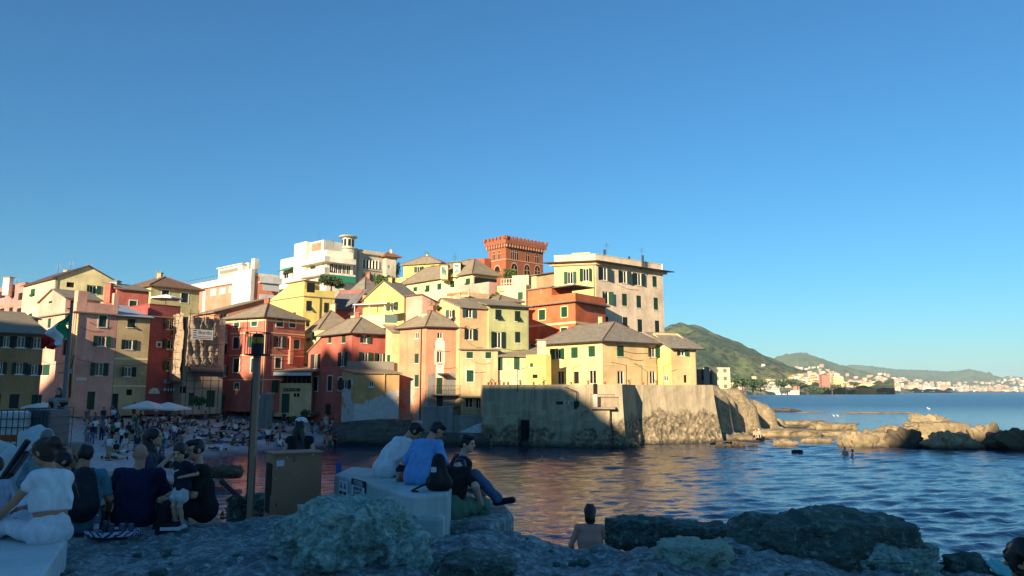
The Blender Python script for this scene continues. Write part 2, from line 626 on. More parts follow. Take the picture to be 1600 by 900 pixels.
    def shed(s, h, low=1, o=0.35, mat=None, th=0.13):
        """single slope rising away from edge `low`"""
        P = s.plan(o)
        z = [s.zt] * 4
        for k in range(4):
            if k not in (low, (low + 1) % 4): z[k] = s.zt + h
        mb = MB()
        lo = [Vector((p.x, p.y, zz + .005)) for p, zz in zip(P, z)]
        hi = [Vector((p.x, p.y, zz + th)) for p, zz in zip(P, z)]
        mb.faces(lo + hi, [(3, 2, 1, 0), (4, 5, 6, 7), (0, 1, 5, 4), (1, 2, 6, 5), (2, 3, 7, 6), (3, 0, 4, 7)])
        s.roof = mb.build('roof', mat or M_SLATE, s.root)
        g = MB()
        zz = [s.zt + (h if k not in (low, (low + 1) % 4) else 0) for k in range(4)]
        for k in range(4):
            a, b = s.P[k], s.P[(k + 1) % 4]
            za, zb2 = zz[k], zz[(k + 1) % 4]
            pts = [Vector((a.x, a.y, s.zt)), Vector((b.x, b.y, s.zt))]
            if zb2 > s.zt: pts.append(Vector((b.x, b.y, zb2)))
            if za > s.zt: pts.append(Vector((a.x, a.y, za)))
            if len(pts) > 2: g = MB(); g.poly(pts); g.build('gable_wall', s.wallmat, s.root)
        return s
    def flatroof(s, parapet=0.9, th=0.22, mat=None, cap=None, o=0.0, cornice=None, sides=(0, 1, 2, 3)):
        P = [Vector((p.x, p.y, 0)) for p in s.P]
        mb = MB()
        mb.poly([Vector((p.x, p.y, s.zt - 0.03)) for p in P])
        s.roof = mb.build('roof_terrace', M_STONE, s.root)
        if parapet:
            m = MB()
            for i in sides:
                a, u, L, n = s.edge(i)
                s.fbox(m, i, 0, L if True else L, s.zt + .002, s.zt + parapet, -th, 0.002 * (i + 1))
            s.parapet = m.build('parapet', mat or s.wallmat, s.root)
            if cap:
                m = MB()
                for i in sides:
                    a, u, L, n = s.edge(i)
                    s.fbox(m, i, -.04, L + .04, s.zt + parapet + .001 * i, s.zt + parapet + .07 + .001 * i, -th - .04, 0.05)
                m.build('coping', cap, s.parapet)
        if cornice:
            s.cornice(cornice)
        return s
    def cornice(s, mat, z=None, h=0.16, out=0.35):
        m = MB()
        P = s.plan(out)
        z = s.zt if z is None else z
        m.prism([(p.x, p.y) for p in P], z - h, z - 0.006)
        return m.build('cornice', mat, s.root)
    def band(s, py, h=0.16, mat=None, faces=(0, 1), name='string_course'):
        """a moulded stripe round the visible walls at photo row py of the near corner"""
        pB = s.B
        # depth of corner fixed: height from the row
        r = ray(800, py); z = EYE + r.z * pB.y
        m = MB()
        for i in faces:
            a, u, L, n = s.edge(i)
            s.fbox(m, i, 0, L, z - h / 2, z + h / 2, 0.004, 0.035)
        m.build(name, mat or M_CREAM, s.root)
        return s
    def pipe(s, i, t, z0=None, z1=None, mat=None, r=0.05):
        m = MB()
        m.tube(s.face_pt(i, t, z0 if z0 is not None else s.zb, .09), s.face_pt(i, t, z1 if z1 is not None else s.zt - .05, .09), r, r, 6)
        m.build('drainpipe', mat or M_METAL, s.root)
        return s
    def gutter(s, faces=(0, 1), mat=None, o=0.47):
        P = s.plan(o + .05)
        m = MB()
        for i in faces:
            a, b = P[i], P[(i + 1) % 4]
            m.tube(Vector((a.x, a.y, s.zt + .03)), Vector((b.x, b.y, s.zt + .03)), .07, .07, 6)
        m.build('gutter', mat or M_METAL, s.root)
        return s
    def chimney(s, p, w=0.6, h=1.1, mat=None, pots=1):
        m = MB()
        m.box((p.x - w / 2, p.y - w / 2, p.z - 1.0), (p.x + w / 2, p.y + w / 2, p.z + h))
        c = m.build('chimney', mat or s.wallmat, s.roof if hasattr(s, 'roof') else s.root)
        return s
    def cap(s, p, w, h):
        m = MB()
        m.box((p.x - w * .65, p.y - w * .65, p.z + h + .004), (p.x + w * .65, p.y + w * .65, p.z + h + .1))
        m.build('chimney_cap', M_STONE, s.roof)
        return s
    def antenna(s, p, h=1.6):
        m = MB()
        m.tube(p, p + Vector((0, 0, h)), .025, .02, 5)
        for k in range(4):
            z = h * (.62 + .1 * k); w = .45 - .07 * k
            m.tube(p + Vector((-w, 0, z)), p + Vector((w, .05, z)), .014, .014, 4)
        m.build('antenna', M_METAL, s.roof)
        return s
# ------------------------------------------------------------------ the village
def stack(H, px, py, Y, w=0.6, h=0.9, mat=None):
    """chimney whose top shows at a photo point, at depth Y"""
    p = at(px, py, Y); p.z -= h
    H.chimney(p, w, h, mat); H.cap(p, w, h)
    return H
def tv(H, px, py, Y, h=1.6):
    H.antenna(at(px, py, Y), h); return H
P_OCH = plaster('ochre_plaster', (176, 128, 70), seed=1)
P_PINK = plaster('pink_plaster', (238, 168, 138), seed=2, stain=.25)
P_CREAM = plaster('cream_plaster', (238, 218, 150), seed=3)
P_MAUVE = plaster('mauve_plaster', (196, 132, 118), seed=4)
P_BEIGE = plaster('beige_plaster', (206, 170, 112), seed=5, stain=.4)
P_RED = plaster('dark_red_plaster', (172, 74, 60), seed=6)
P_OLIVE = plaster('olive_plaster', (202, 186, 122), seed=7)
P_SCAF = plaster('bare_cement_plaster', (196, 172, 140), seed=8, stain=.5)
P_ORANGE = plaster('orange_plaster', (232, 140, 86), seed=9)
P_SALMON = plaster('salmon_plaster', (226, 132, 94), seed=10)
P_BRICKRED = plaster('brick_red_plaster', (208, 104, 76), seed=11, stain=.25)
P_YELLOW = plaster('yellow_plaster', (238, 206, 92), seed=12, stain=.25)
P_WHITE = plaster('white_plaster', (238, 226, 196), seed=13, stain=.25)
P_PALE = plaster('pale_yellow_plaster', (240, 228, 150), seed=14, stain=.2)
P_FRED = plaster('faded_red_plaster', (208, 98, 70), seed=15, stain=.25)
P_EXT = plaster('peeling_orange_plaster', (228, 168, 92), peel=0.66, peel_c='d8d4cc', seed=16, zpeel=(0.4, 6.0, 0.30))
P_TALLOR = plaster('peeling_salmon_plaster', (232, 146, 98), peel=0.70, peel_c='c4b8a6', seed=17, zpeel=(0.0, 9.0, 0.32))
P_PEACH = plaster('peach_plaster', (232, 178, 116), seed=18, stain=.3)
P_SAGE = plaster('sage_green_plaster', (190, 186, 116), seed=19, stain=.25)
P_SAND = plaster('sand_plaster', (232, 190, 128), peel=0.76, peel_c='cbbfa8', seed=20, stain=.5, zpeel=(0, 10, .12))
P_BUTTER = plaster('butter_yellow_plaster', (242, 214, 122), seed=21, stain=.2)
P_APRICOT = plaster('apricot_plaster', (240, 194, 122), seed=22, stain=.2)
P_VERM = plaster('vermilion_plaster', (240, 104, 30), seed=23, stain=.2)
P_TALL = plaster('pinkish_beige_plaster', (240, 206, 166), seed=24, stain=.25)
P_STONEW = plaster('pale_stone_wall', (206, 190, 158), seed=25, stain=.5)

def glz(H, lst):
    for a in lst: H.win(*a)
    return H

# --- left group -----------------------------------------------------------
H = House('apartment_house', 'mauve pink flat block with deep shaded loggias, partly cut by the photo edge', (39, 447, 104), Lf=(38, -70), Rt=(48, 60), zb=4, wall=P_MAUVE)
glz(H, [(4, 460, 9, 11, 'k'), (19, 460, 7, 8, 'k'), (33, 463, 9, 11, 'k'), (3, 484, 7, 12, 'k'), (17, 484, 6, 7, 'k'), (30, 486, 8, 9, 'k'), (-12, 461, 9, 11, 'k')])
H.walls().flatroof(0.5, cap=P_SALMON)
H.band(474, .35, P_SALMON); stack(H, 13.5, 434, 106, .9, 1.6, P_WHITE)
H.antenna(at(26, 446, 106), 1.2)

H = House('cream_house', 'tall cream house with a wide shaded gable, above the pink house', (86, 433.5, 94), Lf=(40, 37), Rt=(42, 184), zb=4, wall=P_CREAM)
glz(H, [(51, 457.5, 7, 12, 't'), (47.5, 492, 6, 5, 'c'), (110, 445, 12, 8, 'k'), (145, 452.5, 25, 13, 'o')])
H.walls(); H.gabled(1.9, 0, .4, slate('purple_brown_roof', (96, 66, 62)), off=.5)
tv(H, 138, 426, 100, 1.6); tv(H, 90, 433, 95, 2.0); stack(H, 157, 429, 98, .6, .9, P_PEACH)
H.pipe(1, .2)

H = House('ochre_house', 'ochre house with white parasol before it, left of the flag pole', (-60, 518, 62), Rt=(46, 69), zb=3.2, back=9, wall=P_OCH)
glz(H, [(10, 534, 22, 17, 'o'), (33, 534.5, 27, 17, 'o'), (58, 536, 25, 17, 'o'), (0, 575, 20, 19, 'o'), (30.5, 575.5, 23, 18, 'o'), (54, 578, 23, 16, 'o'),
        (22, 627, 15, 22, 'd'), (57, 628, 16, 22, 'd'), (-4, 625, 10, 18, 'd')])
for w in range(len(H.wins)): H.wins[w] = H.wins[w][:6] + ((M_DGREEN,) + H.wins[w][7:])
H.walls(); H.shed(2.7, 1, .45, M_SLATE); H.gutter((1,))
H.band(566 - 0, .1, P_OCH, (1,))
Hd = House('dormer_hut', 'small cream dormer room with dark green shutter on the ochre roof', (42, 499.5, 73), Lf=(40, 30), Rt=(46, 60), zb=9.8, wall=P_CREAM)
glz(Hd, [(49, 505, 13, 12, 'c')]); Hd.wins[0] = Hd.wins[0][:6] + (M_DGREEN, M_WHITE)
Hd.walls(); Hd.shed(.5, 1, .25, M_SLATE)

H = House('pink_house', 'pink four storey house behind the flag with a walled roof terrace', (119, 487, 75), Lf=(38, 60), Rt=(51, 184), zb=3.0, wall=P_PINK)
glz(H, [(160.5, 502, 12, 18, 's'), (159, 533, 27, 16, 'o'), (155, 577, 27, 20, 'o'), (77, 505, 5, 15, 'c'), (104.5, 500, 7, 17, 'c'), (102, 543, 8, 24, 'k'), (72, 578, 11, 17, 'c'),
        (142, 626, 12, 28, 'd')])
H.walls(); H.flatroof(1.05, cap=None, sides=(1, 2)); H.cornice(M_STONE, H.zt + .06, .14, .3)
H.pipe(0, H.edge(0)[2] - .35, 3, None, M_CREAM, .07); H.pipe(1, .18, 5.5, None, M_CREAM, .07)
m = MB(); H.fbox(m, 1, .05, .95, H.zt + .01, H.zt + 2.2, -.9, .012); H.fbox(m, 1, H.edge(1)[2] - .5, H.edge(1)[2] - .02, H.zt + .01, H.zt + 2.3, -.5, .013)
m.build('terrace_pillar', P_PINK, H.root)
m = MB(); H.fbox(m, 1, .45, 1.5, 6.62, 6.95, .01, .04); m.build('street_sign', M_WHITE, H.root)
m = MB(); H.fbox(m, 0, H.edge(0)[2] - 1.9, H.edge(0)[2] - .6, 7.35, 7.47, .0, .55); m.build('balcony_slab', M_STONE, H.root)
Ha = House('pink_attic', 'pink gabled attic house with grey roof on the pink house terrace', (103, 465.5, 78.5), Lf=(38, 62), Rt=(51, 157), zb=11.5, wall=P_PINK, ztop=None)
glz(Ha, [(79, 468.5, 5.5, 12, 'c')])
Ha.walls(); Ha.gabled(1.2, 1, .3, M_SLATE2); 

H = House('beige_house', 'narrow beige house with blue grey metal roof between pink and red houses', (184.5, 494.5, 78.2), Rt=(48, 235), zb=3.0, back=7, wall=P_BEIGE)
glz(H, [(205.5, 505, 12, 13, 't'), (201.5, 538.5, 24, 15, 'o'), (199.5, 581, 26, 15, 'o'), (202, 613, 9, 9, 'k'), (178, 628, 13, 26, 'd')])
for w in range(len(H.wins)): H.wins[w] = H.wins[w][:6] + ((M_DGREEN,) + H.wins[w][7:])
H.walls(); H.shed(1.9, 1, .3, flat('blue_grey_sheet_metal', (150, 160, 170), .5)); H.band(560, .22); H.band(603, .16); H.gutter((1,), o=.3)

H = House('red_cottage', 'small red house with grey roof peeping over the beige house', (183, 452, 88), Lf=(40, 163), Rt=(44, 233), zb=8, wall=P_BRICKRED)
glz(H, [(208, 474.5, 11, 9, 's')])
H.walls(); H.shed(1.1, 1, .3, M_SLATE2); stack(H, 171, 444, 88, .7, 1.3)
stack(H, 180, 440, 91, .9, 1.6, flat('grey_flue', (150, 146, 140)))

H = House('dark_red_house', 'dark red tall house with parasol roof terrace, beside the scaffolding', (233, 494, 81.6), Rt=(52, 281), zb=3.0, back=8, wall=P_RED)
glz(H, [(265, 507, 18, 15, 'o'), (267, 538, 26, 15, 'o'), (248.5, 538.5, 5, 6, 's'), (266, 571, 22, 16, 'o')])
H.walls(); H.flatroof(1.35, sides=(1, 2, 0), cap=P_RED); H.cornice(M_STONE, H.zt + .08, .13, .22)
m = MB()
c = H.face_pt(1, *(lambda q: (q[0], q[1] - .5))(H.hit(241, 608, 1)), .04)
a_, u_, L_, n_ = H.edge(1)
pts = [c + u_ * (.62 * math.cos(t)) + Vector((0, 0, .62 * math.sin(t))) for t in np.linspace(0, math.pi, 15)]
m.poly(pts); lun = m.build('lunette_sign', M_WHITE, H.root)
m = MB()
for k in range(9):
    t = math.pi * (k + .5) / 9
    m.obox(c + u_ * (.47 * math.cos(t)) + Vector((0, 0, .47 * math.sin(t))) + n_ * .012, u_ * .035, n_ * .006, Vector((0, 0, .035)))
m.obox(c + n_ * .014 + Vector((0, 0, .16)), (u_ + Vector((0, 0, .3))) * .16, n_ * .006, Vector((0, 0, .03)))
m.obox(c + n_ * .014 + Vector((0, 0, .26)), (u_ + Vector((0, 0, -.5))) * .1, n_ * .006, Vector((0, 0, .03)))
m.build('emblem', flat('blue_grey_lettering', (70, 90, 110)), lun)
m = MB(); t, z = H.hit(264, 596, 1); H.fbox(m, 1, t - .62, t + .62, z - .22, z + .22, .01, .07); sg = m.build('signboard', flat('grey_sign', (150, 152, 156)), H.root)
m = MB(); t, z = H.hit(264, 607.5, 1)
for k in range(8): m.mi = k % 2; H.fbox(m, 1, t - .64 + k * .16, t - .48 + k * .16, z - .25, z + .12 + .05 * (k % 2), .03, .3)
m.build('striped_awning', [M_WHITE, flat('blue_stripe', (60, 84, 130))], H.root)

H = House('olive_house', 'olive house with a hipped brown roof behind the terrace parasol', (236.5, 447.5, 100), Lf=(38, 186), Rt=(46, 312), zb=5, wall=P_OLIVE)
glz(H, [(221, 457.5, 5, 8, 'c'), (258.5, 459, 11, 11, 's'), (288.5, 465.5, 11, 15, 's')])
for w in range(len(H.wins)): H.wins[w] = H.wins[w][:6] + ((M_DGREEN,) + H.wins[w][7:])
H.walls(); H.hip(2.0, .5, slate('brown_slate_roof', (128, 98, 74)))

# house under scaffolding
P_S2 = plaster('grey_beige_plaster', (196, 174, 140), seed=31, stain=.4)
H = House('scaffolded_house', 'grey beige house wrapped in scaffolding and netting', (291, 497, 82.5), Lf=(44, 276), Rt=(50, 353), zb=3.0, wall=P_S2)
glz(H, [(284, 541, 4, 10, 'k'), (343.5, 545, 0.5, 0.5, 'k'), (284, 609, 9, 10, 'k'), (329, 623, 13, 26, 'd'), (299, 624, 9, 20, 'd'), (308, 547, 9, 12, 'k'), (325, 560, 7, 10, 'k')])
H.walls(); H.flatroof(.15)
SCAF_H = H

H = House('orange_house', 'orange house with sloping slate roof and tall balcony door, behind the scaffolding', (336, 489, 90), Lf=(44, 297), Rt=(40, 413), zb=4, wall=P_ORANGE)
glz(H, [(349.5, 501, 11, 22, 'g')])
H.walls(); H.shed(2.3, 0, .35, M_SLATE); H.pipe(1, .5, 8, None, P_RED, .09)
m = MB(); t, z = H.hit(350, 511, 1); H.fbox(m, 1, t - 1.2, t + 1.2, z - .12, z, .0, .8); m.build('balcony_slab', M_WHITE, H.root)
m = MB()
for k in range(13): H.fbox(m, 1, t - 1.18 + k * .195, t - 1.155 + k * .195, z, z + .95, .74, .765)
H.fbox(m, 1, t - 1.2, t + 1.2, z + .951, z + .99, .73, .77); m.build('balcony_railing', M_DMETAL, H.root)

H = House('maroon_house', 'narrow maroon house with glazed balconies, between scaffolding and brick red house', (336, 510, 87.5), Rt=(28, 372), zb=3.2, back=6, wall=P_RED)
glz(H, [(350, 525, 10, 20, 'p'), (350, 546, 9, 15, 'k'), (349.5, 579, 14, 17, 'o'), (346, 628, 10, 22, 'd')])
H.walls(); H.flatroof(.4)

H = House('brick_red_house', 'brick red corner house with a hipped roof behind the tall lamp post', (413.5, 496.5, 86), Lf=(26, 353), Rt=(54, 477), zb=3.2, wall=P_BRICKRED)
glz(H, [(370, 505, 8, 12, 's'), (397.5, 503.5, 9, 12, 's'), (369, 536, 9, 18, 's'), (398, 534, 16, 17, 'o'), (369.5, 571, 9, 21, 's'), (396, 571, 7, 22, 's'), (370, 603.5, 7, 10, 's'),
        (437, 504.6, 10, 12, 's'), (457, 506, 9, 11, 's'), (436, 534, 20, 18, 'o'), (463, 538, 9, 14, 's'), (434.6, 567, 9, 16, 's'), (430, 604, 11, 20, 'd')])
for w in (5, 7, 8, 9, 10, 11, 2, 4): H.wins[w] = H.wins[w][:6] + ((M_DGREEN,) + H.wins[w][7:])
H.walls(); H.hip(2.1, .35, M_SLATE); H.band(519, .12); H.band(554, .12); H.band(593, .12); H.gutter((0, 1), o=.35)
H.pipe(1, .12, 3.2, None, M_CREAM); H.band(500, .2)
m = MB(); t, z = H.hit(452.5, 548, 1); H.fbox(m, 1, t - .18, t + .3, z - 1.6, z + 1.6, .01, .35); H.fbox(m, 1, t - .3, t + 2.0, z + 1.6, z + 1.68, .01, .5); m.build('porch_pillar', P_SALMON, H.root)

H = House('modern_block', 'salmon and white modern flat block with a ribbed white stair tower', (397, 431, 142), Lf=(40, 288), Rt=(40, 436), zb=6, wall=P_SALMON)
glz(H, [(333, 456.5, 9, 10, 'c'), (347.5, 454, 9, 10, 'c'), (362, 451.5, 9, 9, 'c')])
for w in range(3): H.wins[w] = H.wins[w][:6] + (M_WHITE, M_WHITE)
H.walls(); H.flatroof(.6, mat=P_WHITE)
m = MB()
a, u, L, n = H.edge(0)
zt = H.zt
H.fbox(m, 0, 0.01, L * .82, zt - .8, zt - .02, .01, .45)
m.build('eaves_band', P_WHITE, H.root)
t1, _ = H.hit(397, 455, 0); t0, _ = H.hit(368, 455, 0)
m = MB(); H.fbox(m, 0, t0, L + .3, zt - 9, zt + 1.3, .012, .8)
for k in range(7): H.fbox(m, 0, t0 + .05, L + .25, zt - 8 + k * 1.25, zt - 7.9 + k * 1.25, .8, .86)
m.build('stair_tower', P_WHITE, H.root)
m = MB(); H.fbox(m, 0, L - .9, L + .2, zt + 1.31, zt + 3.4, -.8, .2); H.fbox(m, 0, t0 + .4, t0 + 1.7, zt + 1.31, zt + 3.4, -2.8, -1.5); m.build('chimney', P_WHITE, H.root)
t2, _ = H.hit(323, 455, 0); m = MB(); H.fbox(m, 0, t2 - .9, t2, zt - 9, zt - 1.41, .01, .3); t3, _ = H.hit(306, 455, 0); H.fbox(m, 0, t3 - .9, t3, zt - 9, zt - 1.41, .01, .3); m.build('pilaster', P_WHITE, H.root)
tA, _ = H.hit(336, 440, 0); tB, _ = H.hit(369, 440, 0)
m = MB(); H.fbox(m, 0, tA, tB + 1, zt + .02, zt + 3.0, -4, -.6); H.fbox(m, 0, tA - .3, tB + 1.3, zt + 3.0, zt + 3.2, -4.3, -.3)
pent = m.build('penthouse', P_WHITE, H.root)
m = MB(); H.fbox(m, 0, tA + .6, tB - .6, zt + 1.8, zt + 2.5, -.59, -.56); m.build('window', M_STONE, pent)
a1, u1, L1, n1 = H.edge(1)
for k, zz in enumerate((zt - .1, zt - 3.6, zt - 6.5)):
    m = MB(); H.fbox(m, 1, .9, L1 + .2, zz - 1.0, zz, .9, 1.02); H.fbox(m, 1, .9, L1 + .2, zz - 1.2, zz - 1.0, .01, 1.02)
    m.build('balcony', plaster('shaded_white_plaster', (206, 204, 200)), H.root)  # white toned down to carry the shade on these balconies
m = MB(); c = H.face_pt(1, L1 * .62, zt - 1.95, .75); dv = (n1 * .7 + Vector((0, 0, -1.5))).normalized(); m.obox(c, u1 * (L1 * .32), dv * 1.0, u1.cross(dv) * .03); m.build('awning', flat('pale_awning_cloth', (170, 168, 164)), H.root)
m = MB()
for k in range(14):
    q = H.face_pt(0, L * k / 18 + .5, zt + .6, -.1); m.tube(q, q + Vector((0, 0, .9)), .04, .04, 4)
m.tube(H.face_pt(0, .5, zt + 1.5, -.1), H.face_pt(0, L * 13 / 18 + .5, zt + 1.5, -.1), .04, .04, 4)
m.build('roof_railing', M_METAL, H.root)

# --- centre back: villa, palazzo, castle ---------------------------------
H = House('modern_villa', 'white stepped modern villa with green awnings on the hilltop', (510.5, 402, 150), Lf=(42, 438), Rt=(38, 552), zb=10, wall=P_WHITE)
a, u, L, n = H.edge(0); a1, u1, L1, n1 = H.edge(1)
zt = H.zt
glz(H, [(489, 420, 8, 7, 's'), (447, 430.5, 7, 9, 'g'), (459, 429, 5, 13, 'g')])
H.wins[0] = H.wins[0][:7] + (P_SALMON,)
t0, z0 = H.hit(515, 424, 1); t1, z1 = H.hit(535, 410, 1); t2, _ = H.hit(548, 420, 1)
for k in range(5):
    tt = t0 + (t2 - t0) * k / 5
    H.holes[1].append((tt, tt + (t2 - t0) / 5 - .06, zt - 3.1, zt - 1.15)); H.wins.append((1, tt, tt + (t2 - t0) / 5 - .06, zt - 3.1, zt - 1.15, 'g', M_GREEN, M_WHITE))
H.walls(); H.flatroof(1.6, mat=P_WHITE, sides=(0, 1, 2, 3))
m = MB()
H.fbox(m, 0, L * .55, L + 1.3, zt - 1.1, zt - .02, .01, 1.3); H.fbox(m, 1, -.01, L1, zt - 1.1, zt - .02, .01, 1.3)
H.fbox(m, 0, L * .55, L + 1.3, zt - 3.7, zt - 2.3, .01, 1.3); H.fbox(m, 1, -.01, L1, zt - 3.7, zt - 3.3, .01, 1.3)
m.build('balcony_slab', P_WHITE, H.root)
m = MB(); H.fbox(m, 0, L * .36, L * .62, zt - 9, zt + 4.2, -5, .6); H.fbox(m, 0, L * .62, L * .9, zt + 1.6, zt + 4.0, -5, -.3); blk = m.build('upper_block', P_WHITE, H.root)
m = MB(); H.fbox(m, 0, L * .66, L * .86, zt + 2.0, zt + 3.6, -.29, -.2); m.build('vent_grille', P_SALMON, blk)
awn = flat('green_awning_cloth', (30, 120, 86), .8)
m = MB(); c = H.face_pt(1, L1 * .5, zt - 4.4, 1.5); dv = (n1 * .45 + Vector((0, 0, -1))).normalized(); m.obox(c, u1 * (L1 * .48), dv * .8, u1.cross(dv) * .04); m.build('awning', awn, H.root)
m = MB(); tq, zq = H.hit(452, 421, 0); c = H.face_pt(0, tq, zq, .8); dv = (n * 1 + Vector((0, 0, -.6))).normalized(); m.obox(c, u * 2.3, dv * .9, u.cross(dv) * .04); m.build('awning', awn, H.root)
H.antenna(at(498, 385, 152), 3.0); H.antenna(at(521, 388, 152), 2.4)

H = House('stone_palazzo', 'ornate stone palazzo with columned loggia and round belvedere tower', (562, 394, 168), Rt=(40, 604), Lf=(44, 548), zb=12, wall=P_STONEW)
zt = H.zt; a1, u1, L1, n1 = H.edge(1)
ta, za = H.hit(567, 409, 1); tb, _ = H.hit(592, 413, 1)
st = (tb - ta) / 5
zL, zl, zA, za_ = zt - 1.6, zt - 3.5, zt - 4.5, zt - 6.5
for k in range(5):
    H.holes[1].append((ta + k * st, ta + k * st + st * .62, zl, zL)); H.wins.append((1, ta + k * st, ta + k * st + st * .62, zl, zL, 'k', M_GREEN, M_WHITE))
for k in range(4):
    H.holes[1].append((ta + k * st * 1.2, ta + k * st * 1.2 + st * .85, za_, zA)); H.wins.append((1, ta + k * st * 1.2, ta + k * st * 1.2 + st * .85, za_, zA, 'g', M_GREEN, M_WHITE))
H.walls(); H.flatroof(.7, mat=P_STONEW); H.cornice(P_STONEW, zt + .1, .4, .5); H.cornice(P_STONEW, zt - 3.7, .3, .25)
m = MB()
for k in range(6): q = H.face_pt(1, ta + k * st - st * .19, 0, .12); m.tube(Vector((q.x, q.y, zl)), Vector((q.x, q.y, zL + .1)), .2, .17, 10)
m.build('loggia_columns', M_WHITE, H.root)
c = at(543.5, 389, 166)
m = MB(); m.lathe((c.x, c.y, 12), [(2.1, 0), (2.1, c.z - 12 - .3), (2.4, c.z - 12 - .2), (2.4, c.z - 12)], 20); tw = m.build('belvedere_tower', P_STONEW, H.root)
m = MB(); m.lathe((c.x, c.y, c.z), [(1.35, .01), (1.35, 2.55)], 20); m.build('lantern_room', P_WHITE, tw)
m = MB(); m.lathe((c.x, c.y, c.z), [(2.0, 2.56), (2.15, 2.75), (1.9, 2.95), (.1, 3.15)], 24); m.build('round_roof', P_STONEW, tw)
for k in range(8):
    t = -math.pi / 2 + (k - 3.4) * math.pi / 4.5
    m = MB(); dvec = Vector((math.cos(t), math.sin(t), 0)); m.obox(Vector((c.x, c.y, c.z + 1.3)) + dvec * 1.34, Vector((-dvec.y, dvec.x, 0)) * .27, dvec * .04, Vector((0, 0, .8))); m.build('window', M_DARK, tw)
H2 = House('stone_tower_house', 'square stone pavilion with wide eaves at the right end of the palazzo', (604, 401.5, 171), Lf=(44, 597), Rt=(30, 619), zb=12, wall=P_STONEW)
glz(H2, [(608, 417, 4, 6, 'g'), (607, 432, 4, 4, 'k')])
H2.walls(); H2.hip(1.3, .9, M_TERRA)

P_BRICK = NT('red_brick', .9)
v_ = P_BRICK.coord()
bk = P_BRICK.n('TexBrick'); bk.inputs['Scale'].default_value = 2.0
bk.inputs['Color1'].default_value = lin((178, 98, 58)); bk.inputs['Color2'].default_value = lin((152, 80, 48)); bk.inputs['Mortar'].default_value = lin((150, 110, 84))
bk.inputs['Mortar Size'].default_value = .012; bk.inputs['Brick Width'].default_value = .5; bk.inputs['Row Height'].default_value = .16
mp_ = P_BRICK.n('Mapping'); mp_.inputs['Rotation'].default_value = (R(90), 0, R(40)); P_BRICK.l(v_, mp_.inputs[0]); P_BRICK.l(mp_.outputs[0], bk.inputs['Vector'])
P_BRICK = P_BRICK.col(P_BRICK.mix(P_BRICK.math('MULTIPLY', P_BRICK.noise(.5, 5, v_), .6), bk.outputs[0], lin((132, 70, 44))))
H = House('brick_castle', 'red brick castle keep with battlements on the hilltop', (790.5, 383, 152), Lf=(45, 763), Rt=(41, 848.5), zb=12, wall=P_BRICK)
zt = H.zt
def arch(H, i, px, py, w, h, lancets=1):
    """pointed window: reveal of stone, dark opening with a stone mullion"""
    t, z = H.hit(px, py, i); t0, _ = H.hit(px - w / 2, py, i); t1, _ = H.hit(px + w / 2, py, i)
    _, zb = H.hit(px, py + h / 2, i); _, zt_ = H.hit(px, py - h / 2, i)
    hw = (t1 - t0) / 2
    a, u, L, n = H.edge(i)
    def shape(s, o):
        sp_ = zt_ - hw * 1.5
        pts = [(-hw * s, zb - .12 * (s - 1)), (hw * s, zb - .12 * (s - 1))]
        for k in range(7):
            q = k / 6; pts.append((hw * s * math.cos(q * math.pi / 2) ** .8, sp_ + hw * 1.5 * s * math.sin(q * math.pi / 2)))
        for k in range(5, -1, -1):
            q = k / 6; pts.append((-hw * s * math.cos(q * math.pi / 2) ** .8, sp_ + hw * 1.5 * s * math.sin(q * math.pi / 2)))
        return [H.face_pt(i, t + x, zz, o) for x, zz in pts]
    m = MB(); m.poly(shape(1.0, .03)); w_ = m.build('window', M_DARK, H.root)
    m = MB()
    A_, B_ = shape(1.25, .05), shape(1.0, .05)
    for k in range(len(A_)):
        j = (k + 1) % len(A_); m.poly([A_[k], A_[j], B_[j], B_[k]])
    if lancets == 2:
        H.fbox(m, i, t - .07, t + .07, zb, zt_ - hw * .5, .02, .055)
        H.fbox(m, i, t - hw, t + hw, zt_ - hw * 1.6, zt_ - hw * 1.6 + .12, .02, .056)
    m.build('stone_surround', flat('pale_brick_trim', (190, 140, 108), .9), w_)
H.walls(); H.flatroof(0)
a, u, L, n = H.edge(1); a0, u0, L0, n0 = H.edge(0)
for args in [(0, 772, 400, 4.2, 14, 2), (0, 780, 399, 4.2, 14, 2), (1, 800.2, 396.8, 5.2, 17, 2), (1, 806.9, 398, 5.2, 17, 2), (1, 824, 401.5, 5.2, 16, 2), (1, 838.6, 404, 5.2, 16, 2),
             (1, 803.4, 422, 9.5, 20, 2), (1, 823.3, 423, 8.5, 18, 2), (1, 839.5, 424, 8, 17, 2), (0, 777, 420, 9, 8, 1)]:
    arch(H, *args)
m = MB(); P4 = H.plan(.55); m.prism([(p.x, p.y) for p in P4], zt + .35, zt + 1.25); par = m.build('battlement', P_BRICK, H.root)
m = MB()
for i in range(4):
    p, q = P4[i], P4[(i + 1) % 4]; ln = (q - p).length; nn = int(ln / 1.05); e = (q - p).normalized(); nv = Vector((e.y, -e.x, 0))
    for k in range(nn + 1):
        c = p.lerp(q, k / nn) - nv * .2; m.obox(Vector((c.x, c.y, zt + 1.25 + .36)), e * .3, nv * .2, Vector((0, 0, .355)))
m.build('merlon_row', P_BRICK, par)
m = MB()
for i in (0, 1):
    aa, uu, LL, nn_ = H.edge(i); k = int(LL / .75)
    for j in range(k + 1): H.fbox(m, i, LL * j / k - .16, LL * j / k + .16, zt - .35, zt + .345, .003, .5)
m.build('corbel_row', flat('pale_corbel', (176, 128, 96), .9), H.root)
r_ = ray(790, 404.6); zz = EYE + r_.z * H.B.y; m = MB()
for i in (0, 1): H.fbox(m, i, 0, H.edge(i)[2], zz - .12, zz + .12, .003, .1)
m.build('string_course', flat('pale_brick_trim', (190, 140, 108), .9), H.root)
